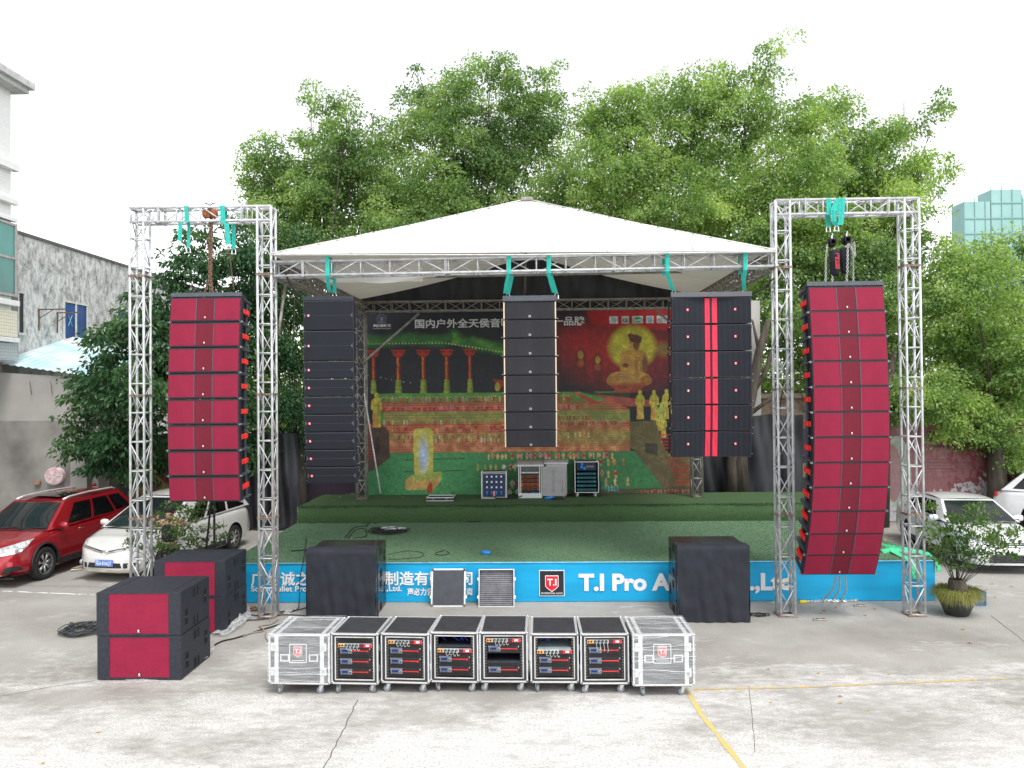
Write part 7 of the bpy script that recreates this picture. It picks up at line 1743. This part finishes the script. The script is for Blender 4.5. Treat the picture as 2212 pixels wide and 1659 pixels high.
# far towers wrapped in green scaffold netting, distance haze painted into its lightened colour
NET = mat('hazed_netting', (.26, .45, .43), .9, col2=(.32, .51, .49), scale=.12, stretch=(1, 1, 1))
YF_ = 170
tb = thing('netted_tower', 'distant tower block wrapped in green scaffold netting paled for haze at the right edge', 'tower block', (0, 0, 0))
for x0, x1, yt in ((2082, 2140, 436), (2140, 2208, 410), (2208, 2300, 428)):
    a, b = A(x0, yt, YF_), A(x1, yt, YF_); mb = MB(); mb.box(a.x, b.x-.1, YF_, YF_+5, 0, a.z); q = part('netted_block', mb, NET, tb)
    mb = MB()
    nf = int(a.z/3.2)
    for k in range(nf): z = 1.6+k*3.2; mb.box(a.x-.05, b.x-.05, YF_-.15, YF_-.02, z-.12, z+.12)
    for k in range(int((b.x-a.x)/2.2)+1): x = a.x+k*2.2; mb.box(x-.06, x+.06, YF_-.14, YF_-.01, 0, a.z+.8)
    ob('scaffold_tube', mb.mesh('scaffold_tube', mat('netting_fold', (.21, .39, .37), .9)), q)['kind'] = 'stuff'
YC_ = 190; a, b = A(1895, 262, YC_), A(1958, 240, YC_)
t = thing('tower_crane', 'faint distant tower crane jib above the trees at the right', 'crane', (0, 0, 0))
CRM = mat('pale_crane', (.85, .82, .8), .8)  # near-white colour keeps the distant crane faint
mb = MB(); d_ = b-a; up_ = Vector((0, 0, 1.1))
for o_ in (Vector(), up_): mb.tube([a+o_*.3, b+o_], .14, 4)
for k in range(12): mb.tube([a+d_*(k/12), a+d_*((k+.5)/12)+up_*((k+.5)/12), a+d_*((k+1)/12)], .08, 4)
part('jib', mb, CRM, t); mb = MB(); mb.box(b.x-.6, b.x+.6, YC_-.6, YC_+.6, 0, b.z+2); part('mast', mb, CRM, t)

# ------------------------------------------------------------------ trees
BARK = mat('bark', (.085, .07, .055), .9, col2=(.045, .037, .03), scale=5, bump=.8, bscale=12, stretch=(2, 2, .4))
FICUS = leaf_mat('ficus_leaf', (.085, .155, .065), (.20, .31, .12), (.42, .52, .21), .4, .52)
FICUS2 = leaf_mat('ficus_leaf_bright', (.10, .175, .065), (.25, .37, .13), (.48, .57, .23), .4, .52)
DARKL = leaf_mat('dark_leaf', (.022, .07, .03), (.045, .115, .045), (.12, .21, .07), .35, .3)
SHRUBL = leaf_mat('shrub_leaf', (.04, .09, .03), (.09, .17, .05), (.25, .34, .08), .35, .35)
def norm_(a): return a/np.maximum(1e-6, np.linalg.norm(a, axis=1, keepdims=True))
def leaf_cloud(lobes, dens, leaf, asp, clump_r, per, rg, droop=.8, back=.25, inner=.22, fill=1.25, flat=.85):
    P, D, S_ = [], [], []
    for c, r_, k in lobes:
        area = 4*PI*r_*r_; nc = max(4, int(area*dens*k))
        d = norm_(rg.normal(size=(nc, 3))); d[:, 2] = np.where(d[:, 2] < -.3, d[:, 2]*.6, d[:, 2]); d = norm_(d)
        keep = (d[:, 1] < .2) | (rg.random(nc) < back); d = d[keep]; nc = len(d)
        rad = r_*rg.uniform(.62, 1.06, nc)*(1+.12*np.sin(d[:, 0]*5+c[0])+.1*np.sin(d[:, 2]*7+c[2]))
        cc = np.array(c)+d*rad[:, None]*np.array([1, 1, .92])
        n = max(1, int(per)); cl = np.repeat(cc, n, 0); dd = np.repeat(d, n, 0)
        cr = np.repeat(clump_r*rg.uniform(.6, 1.3, nc), n)
        off = norm_(rg.normal(size=(nc*n, 3))); off[:, 2] = np.where(off[:, 2] < -.25, -off[:, 2]*.8, off[:, 2]); off = off*(rg.random((nc*n, 1))**.28)
        off[:, 2] = off[:, 2]*flat-.25*(off[:, 0]**2+off[:, 1]**2)
        p = cl+off*cr[:, None]; P.append(p)
        q = norm_(off*.7+dd*.5+rg.normal(size=p.shape)*.5+np.array([0, 0, -droop])); D.append(q); S_.append(leaf*rg.uniform(.65, 1.25, len(p)))
        ni = int(area*dens*k*per*inner)
        pi_ = np.array(c)+norm_(rg.normal(size=(ni, 3)))*(rg.random((ni, 1))**.5)*r_*.75; P.append(pi_); D.append(norm_(rg.normal(size=pi_.shape))); S_.append(np.full(ni, leaf*fill)*rg.uniform(.7, 1.2, ni))
    P, D, S_ = np.concatenate(P), np.concatenate(D), np.concatenate(S_)
    n = len(P); wv = np.cross(D, norm_(rg.normal(size=(n, 3))+np.array([0, -.6, .5]))); wv = norm_(wv); nn = np.cross(D, wv)
    L_ = S_[:, None]; a = P; tip = P+D*L_; m1 = P+D*L_*.45+wv*L_*asp*.5+nn*L_*.07; m2 = P+D*L_*.45-wv*L_*asp*.5+nn*L_*.07
    v = np.stack([a, m1, tip, m2], 1).reshape(-1, 3); i = np.arange(n)*4
    f = np.concatenate([np.stack([i, i+1, i+2], 1), np.stack([i, i+2, i+3], 1)]); return v, f
NLEAF = 0
def tree(name, label, base, tr, lobes, m, dens, leaf, asp, clump_r, per, seed, group=None, cat='tree', branches=True, **k):
    global NLEAF
    rg = np.random.default_rng(seed); t = thing(name, label, cat, tuple(base), group=group); B = Vector(base)
    L = [((Vector(c)-B), r_, q) for c, r_, q in lobes]
    mb = MB(); top = sum((l[0] for l in L), Vector())/len(L); zt2 = max(.4, min(l[0].z-l[1] for l in L))
    sp = Vector((0, 0, max(zt2*.6, .3 if tr < .2 else 2.6))); rn = random.Random(seed)
    mb.tube([(0, 0, -.05), (tr*.2, 0, sp.z*.4), sp], [tr*1.25, tr, tr*.85], 10); part('trunk', mb, BARK, t, True)
    mb = MB()
    for c, r_, q in L:
        if q > .0:
            mid = sp.lerp(c, .5)+Vector((rn.uniform(-.2, .2), rn.uniform(-.2, .2), .1))*r_; rb = max(.008, tr*.26*min(1, r_/1.5)); mb.tube([sp-Vector((0, 0, .15)), mid, c], [rb*1.0, rb*.7, rb*.25], 6)
            for _ in range(4): e = c+Vector((rn.uniform(-1, 1), rn.uniform(-.3, .8), rn.uniform(-.4, .7)))*r_*.6; mb.tube([mid.lerp(c, .7), e], [rb*.4, rb*.1], 5)
    o = part('branches', mb, BARK, t, True)
    v, f = leaf_cloud([(tuple(c), r_, q) for c, r_, q in L], dens, leaf, asp, clump_r, per, rg, **k); NLEAF += len(f)
    me = np_mesh('foliage', v, f, m); o = ob('foliage', me, t); o['kind'] = 'stuff' if False else o.get('kind', '') or ''
    del o['kind']
    return t
def lob(lst, Y, s=1.0, jit=1.2, seed=1):
    rn = random.Random(seed); out = []
    for q in lst:
        x, y, r_ = q[:3]; dn = q[3] if len(q) > 3 else 1.0; yy = Y+rn.uniform(-jit, jit)
        c = A(x, y, yy); rr = r_*yy/FOC*s; out.append((tuple(c), rr, dn))
    return out
def tbase(px, Y): return (A(px, 1000, Y).x, Y, 0)
gt = 'tall ficus trees behind the stage'
FD, FL_, FP = 3.2, .105, 105
def ficus(label, px, Y, lst, m, seed, dens=FD, leaf=FL_, **k): return tree('ficus_tree', label, tbase(px, Y), .28, lob(lst, Y, seed=seed), m, dens, leaf, .6, .46, FP, seed, gt, **k)
ficus('tall light green tree behind the left goalpost, a thin spray rising at its top left', 700, 27, [(590, 350, 62), (556, 420, 42), (645, 430, 75), (705, 350, 78), (725, 232, 42, .55), (672, 218, 30, .45), (745, 275, 48, .6), (770, 345, 62), (790, 430, 90), (700, 500, 75), (600, 505, 62), (545, 470, 38), (690, 420, 60), (840, 500, 62)], FICUS, 5)
ficus('tallest bushy tree directly behind the left half of the white roof', 990, 28, [(850, 315, 62), (930, 245, 66), (985, 190, 50, .8), (1020, 150, 22, .5), (1068, 165, 46, .8), (1130, 225, 68), (1000, 300, 105), (1115, 335, 95), (905, 400, 95), (1040, 430, 105), (1190, 430, 80), (865, 480, 70), (1203, 225, 24, .55), (1182, 165, 34, .45), (1160, 290, 55), (900, 145, 14, .3), (960, 470, 80)], FICUS, 6)
ficus('wide light green tree behind the right half of the white roof', 1440, 27.5, [(1290, 265, 55), (1345, 245, 62), (1430, 235, 60), (1500, 225, 62), (1560, 205, 52), (1400, 350, 105), (1290, 370, 90), (1530, 330, 105), (1480, 450, 105), (1340, 460, 95), (1600, 430, 85), (1630, 260, 70), (1645, 170, 38, .55), (1690, 105, 20, .35), (1662, 130, 24, .4), (1380, 200, 26, .6)], FICUS2, 7)
ficus('broad tree rising behind the right goalpost with loose sprays at its upper right', 1800, 26.5, [(1740, 270, 62), (1815, 245, 48, .8), (1715, 370, 90), (1820, 350, 85), (1760, 470, 95), (1905, 320, 55, .8), (1955, 285, 42, .6), (2035, 225, 24, .4), (2000, 250, 22, .35), (1900, 410, 80), (1975, 390, 55, .7), (2050, 378, 22, .3), (2005, 340, 34, .5), (1860, 470, 80), (1960, 460, 60), (1690, 480, 60), (1640, 500, 50)], FICUS2, 8)
ficus('leafy dark tree seen through the right goalpost', 1790, 25.6, [(1760, 590, 80), (1860, 570, 75), (1730, 690, 65), (1840, 690, 85), (1940, 660, 70), (1900, 780, 75), (1750, 790, 50), (1920, 880, 62), (1660, 620, 42), (1655, 720, 34, .6), (1650, 790, 26, .5), (1860, 900, 60), (1950, 560, 60), (1700, 560, 50)], FICUS, 9)
ficus('yellow green tree filling the right edge above the parked cars', 2150, 24.5, [(2055, 560, 45), (2140, 575, 58), (2222, 530, 40), (2105, 640, 90), (2200, 680, 95), (2040, 730, 75), (2140, 800, 90), (2010, 850, 52), (2215, 870, 80), (2065, 890, 55), (2150, 930, 55), (2220, 970, 55), (2000, 620, 40), (2225, 780, 70), (2100, 950, 45), (2190, 990, 45), (2040, 930, 36)], FICUS2, 10)
ficus('dark tree close behind the left end of the white roof', 640, 24.8, [(540, 560, 50), (600, 590, 55), (620, 680, 50), (590, 770, 55), (560, 680, 50), (640, 780, 40), (620, 870, 55), (560, 880, 50), (650, 960, 45), (590, 970, 50), (700, 560, 40), (640, 540, 45)], DARKL, 11)
# darker broad compound-leaved trees at the left
tree('broadleaf_tree', 'dark glossy tree leaning in front of the weathered grey building', tbase(250, 22.3), .2, lob([(300, 700, 52), (345, 760, 55), (255, 750, 58), (215, 835, 58), (180, 900, 42), (270, 850, 75), (330, 860, 60), (190, 960, 45), (270, 950, 72), (140, 965, 28, .7), (320, 960, 62), (230, 1000, 40), (300, 640, 34, .8), (290, 1020, 40)], 22.3, seed=3, jit=.7), DARKL, 4.2, .17, .42, .32, 44, 21, 'dark glossy trees at the left', droop=1.0)
tree('broadleaf_tree', 'dark glossy tree behind the left red cabinet stack and rusty chain', tbase(470, 23.5), .22, lob([(405, 560, 38), (450, 520, 26, .6), (420, 505, 20, .4), (455, 590, 48), (520, 560, 46), (385, 640, 52), (460, 660, 60), (545, 640, 52), (390, 740, 60), (480, 760, 70), (550, 750, 55), (400, 860, 60), (500, 880, 66), (350, 700, 40), (350, 800, 45), (560, 880, 50), (430, 970, 55), (540, 980, 55), (345, 1000, 40), (510, 500, 30, .6)], 23.5, seed=4, jit=.8), DARKL, 4.2, .17, .42, .32, 44, 22, 'dark glossy trees at the left', droop=1.0)
# old ficus trunks visible at the right of the stage
t = thing('old_tree_trunk', 'twisted old tree trunk with aerial roots behind the right end of the stage', 'tree trunk', tbase(1602, 24.0)); o = Vector(tbase(1602, 24.0)); mb = MB()
mb.tube([A(1600, 1075, 24)-o, A(1598, 960, 24)-o, A(1622, 860, 24)-o, A(1640, 760, 24)-o, A(1660, 690, 24)-o], [.30, .2, .16, .13, .08], 12); mb.tube([A(1585, 1075, 23.9)-o, A(1580, 1000, 23.9)-o, A(1600, 900, 23.9)-o], [.2, .15, .1], 8); part('trunk', mb, BARK, t, True)
mb = MB(); mb.tube([A(1625, 850, 24)-o, A(1655, 800, 24)-o, A(1672, 740, 24)-o], [.09, .07, .04], 8); mb.tube([A(1640, 760, 24)-o, A(1625, 690, 24)-o], [.06, .03], 8); mb.tube([A(1612, 900, 24)-o, A(1680, 850, 24)-o, A(1720, 800, 24.4)-o], [.07, .05, .03], 8); part('limb', mb, BARK, t, True)
t = thing('slim_tree_trunk', 'slim dark trunk hung with leaves just right of the right red stack', 'tree trunk', tbase(1905, 24.2)); o = Vector(tbase(1905, 24.2)); mb = MB(); mb.tube([Vector(), A(1912, 900, 24.2)-o, A(1930, 760, 24.4)-o], [.2, .16, .1], 8); part('trunk', mb, BARK, t, True)
# far wooded backdrop so that no bare horizon shows between the trees
rg = np.random.default_rng(77); lb = []
for k in range(46):
    x = -34+k*1.9+rg.uniform(-.5, .5); lb.append(((x, 33+rg.uniform(-2, 2), 3.2+rg.uniform(-.8, 1.2)), 3.3, 1.0))
    if -9 < x < 17: lb.append(((x, 31+rg.uniform(-1, 1), 7.2+rg.uniform(-.8, .8)), 2.6, .8))
    if -9 < x < 12: lb.append(((x+.9, 31.5+rg.uniform(-1, 1), 10.2+rg.uniform(-.5, .5)), 2.0, .8))
lb = [l for l in lb if l[0][0] > -11]
v, f = leaf_cloud(lb, .9, .22, .6, .8, 40, rg, back=.05, inner=.15, fill=1.4)
o = ob('distant_trees', np_mesh('distant_trees', v, f, FICUS)); o['kind'] = 'stuff'; o['label'] = 'mass of green trees behind the perimeter wall'
# ------------------------------------------------------------------ potted shrubs
def shrub(label, px, Y, lst, seed, pot, tr, sd_=27):
    b = tbase(px, Y); b = (b[0], b[1], pot*.95); return tree('potted_shrub', label, b, tr, lob(lst, Y, seed=seed, jit=.25), SHRUBL, sd_, .08, .42, .11, 18, seed, cat='potted shrub', droop=-.4, back=.7, inner=.0, flat=.7)
POTM = mat('dark_pot', (.03, .035, .035), .5)
t = shrub('potted bonsai-like shrub with twisted trunk and grassy pot beside the right goalpost', 2062, 14.75, [(2110, 1105, 16, .8), (2095, 1125, 24, .8), (2060, 1135, 24, .8), (2135, 1130, 22, .8), (2030, 1155, 26, .8), (2075, 1160, 30, .8), (2120, 1160, 28, .8), (2160, 1155, 24, .7), (2195, 1150, 18, .6), (2020, 1185, 26, .8), (2060, 1190, 30, .8), (2105, 1190, 26, .8), (2150, 1185, 24, .7), (2185, 1180, 20, .6), (2005, 1140, 14, .5), (2010, 1100, 8, .5), (2040, 1210, 18, .6), (2075, 1215, 20, .6), (2180, 1205, 12, .5)], 31, .32, .17)
bz = -.32*.95
mb = MB(); mb.lathe([(.0, bz), (.16, bz), (.20, bz+.02), (.30, bz+.26), (.32, bz+.30), (.33, bz+.33), (.29, bz+.33), (.27, bz+.28), (0, bz+.28)], 28); part('pot', mb, POTM, t, True)
def tuft_fn(n, rmax, z):
    a = RNG.uniform(0, 2*PI, n); r_ = rmax*np.sqrt(RNG.random(n)); p = np.stack([r_*np.cos(a), r_*np.sin(a), np.full(n, z)], 1); out = np.stack([np.cos(a), np.sin(a), 0*a], 1)
    l = RNG.uniform(.08, .22, n)[:, None]; e1 = p+out*l*.5+np.array([0, 0, 1])*l*.9; e2 = e1+out*l*.7+np.array([0, 0, -1])*l*RNG.uniform(.2, 1.6, (n, 1)); wv = np.stack([-np.sin(a), np.cos(a), 0*a], 1)*.004
    v = np.stack([p-wv, p+wv, e1+wv, e1-wv, e2], 1).reshape(-1, 3); i = np.arange(n)*5; f = np.concatenate([np.stack([i, i+1, i+2], 1), np.stack([i, i+2, i+3], 1), np.stack([i+3, i+2, i+4], 1)]); return v, f
v, f = tuft_fn(2600, .32, bz+.30); o = ob('pot_grass', np_mesh('pot_grass', v, f, leaf_mat('pot_grass', (.14, .15, .05), (.24, .26, .07), (.42, .38, .16), .6, .3)), t); o['kind'] = 'stuff'
mb = MB(); rn = random.Random(4)
for k in range(12): a_ = k*.52; mb.tube([(.2*math.cos(a_), .2*math.sin(a_), -.0), (.13*math.cos(a_+.3), .13*math.sin(a_+.3), .12), (.1*math.cos(a_+.7), .1*math.sin(a_+.7), .34)], [.02, .035, .03], 6)
part('root_flare', mb, BARK, t, True)
t = shrub('potted shrub with thin branches between the left goalpost and the farther red stack', 345, 15.9, [(375, 1098, 20, .7), (405, 1105, 20, .6), (440, 1098, 16, .5), (355, 1130, 26, .7), (400, 1135, 26, .7), (430, 1140, 20, .6), (470, 1150, 16, .7), (495, 1155, 12, .6), (340, 1160, 26, .6), (385, 1170, 30, .7), (430, 1172, 24, .6), (300, 1150, 20, .5), (285, 1165, 14, .5), (320, 1180, 24, .6), (470, 1170, 14, .6), (275, 1175, 10, .4), (360, 1195, 26, .6), (410, 1195, 22, .6)], 32, .42, .07, 22)
mb = MB(); bz = -.42*.95; mb.lathe([(.0, bz), (.2, bz), (.26, bz+.2), (.3, bz+.40), (.26, bz+.42), (0, bz+.36)], 24); part('pot', mb, mat('pale_pot', (.5, .49, .47), .7), t, True)
# blue crate behind the right pot
c = G(2113, 1312); t = thing('plastic_crate', 'blue plastic crate on the concrete behind the right potted shrub', 'crate', (c.x, c.y+.1, 0)); CR_ = mat('blue_crate', (.01, .12, .32), .5); w2, h2 = .2, .27
for (x0, x1, y0, y1) in ((-w2, w2, -.02, 0), (-w2, w2, .3, .32), (-w2, -w2+.02, 0, .3), (w2-.02, w2, 0, .3)):
    mb = MB(); mb.box(x0, x1, y0, y1, h2-.04, h2); mb.box(x0, x1, y0, y1, 0, .03); n = 5
    for k in range(n):
        if x1-x0 > .1: xx = x0+(x1-x0-.02)*k/(n-1); mb.box(xx, xx+.02, y0, y1, .03, h2-.04)
        else: yy = y0+(y1-y0-.02)*k/(n-1); mb.box(x0, x1, yy, yy+.02, .03, h2-.04)
    if x1-x0 > .1: mb.box(x0, x1, y0+.003, y1-.003, .12, .145)
    part('crate_side', mb, CR_, t)
mb = MB(); mb.box(-w2+.02, w2-.02, 0, .3, .005, .02); part('crate_floor', mb, CR_, t)
# fallen leaves
LFM = [mat('yellow_leaf', (.55, .36, .06), .7, var=.2), mat('brown_leaf', (.32, .13, .06), .7, var=.2)]
mb = MB(); mb.add([(0, -.04, .003), (.022, -.005, .012), (0, .045, .006), (-.022, -.005, .014)], [(0, 1, 2), (0, 2, 3)]); lme = [mb.mesh('fallen_leaf', m) for m in LFM]
rn = random.Random(12)
def leaves(pts, z, label, grp, sc=1.0):
    OR_ = 'first second third fourth fifth sixth seventh eighth ninth tenth eleventh twelfth thirteenth fourteenth fifteenth sixteenth'.split()
    base_ = label
    for k, (x, y) in enumerate(sorted(pts)):
        label = base_+', %s from the left' % OR_[k]
        o = ob('fallen_leaf', lme[rn.random() < .3], None, G(x, y, z)+Vector((0, 0, .004)), (0, 0, rn.uniform(0, 6))); o.scale = (sc,)*3; tag(o, label, 'fallen leaf', grp)
leaves([(x+rn.uniform(-4, 4), y+rn.uniform(-2, 2)) for x, y in ((735, 1074), (748, 1069), (725, 1082), (765, 1086), (780, 1073), (868, 1074), (835, 1070), (700, 1090), (812, 1080))], SZ1, 'fallen yellow leaf on the left of the upper stage', 'fallen leaves on the upper stage', 1.3)
leaves([(x+rn.uniform(-4, 4), y+rn.uniform(-2, 2)) for x, y in ((1560, 1132), (1590, 1140), (1655, 1150), (1700, 1165), (1530, 1148), (1740, 1140), (1750, 1180), (1712, 1190), (1690, 1140), (1900, 1160), (1915, 1168), (1925, 1165), (1770, 1160), (1745, 1150))], SZ0, 'fallen yellow leaf on the right of the lower stage', 'fallen leaves on the lower stage, right', 1.3)
leaves([(733, 1128), (768, 1128), (780, 1126), (815, 1127), (800, 1145)], SZ0, 'fallen orange leaf at the foot of the turf riser', 'fallen leaves on the lower stage, left', 1.4)
leaves([(1807, 1312), (1820, 1300), (1890, 1316), (1965, 1312), (1975, 1325), (1748, 1300), (1775, 1325), (1870, 1330), (2118, 1268), (2130, 1275), (2143, 1262), (2150, 1290), (2185, 1268), (2080, 1360), (2095, 1390), (1780, 1320)], 0, 'fallen leaf on the concrete around the right goalpost', 'fallen leaves on the concrete, right', 1.1)
leaves([(212, 1583), (92, 1650), (1768, 1455), (1920, 1457), (1660, 1446), (1540, 1453), (1875, 1535), (1815, 1505), (1665, 1518), (1815, 1519)], 0, 'fallen leaf on the open foreground concrete', 'fallen leaves in the foreground', .8)
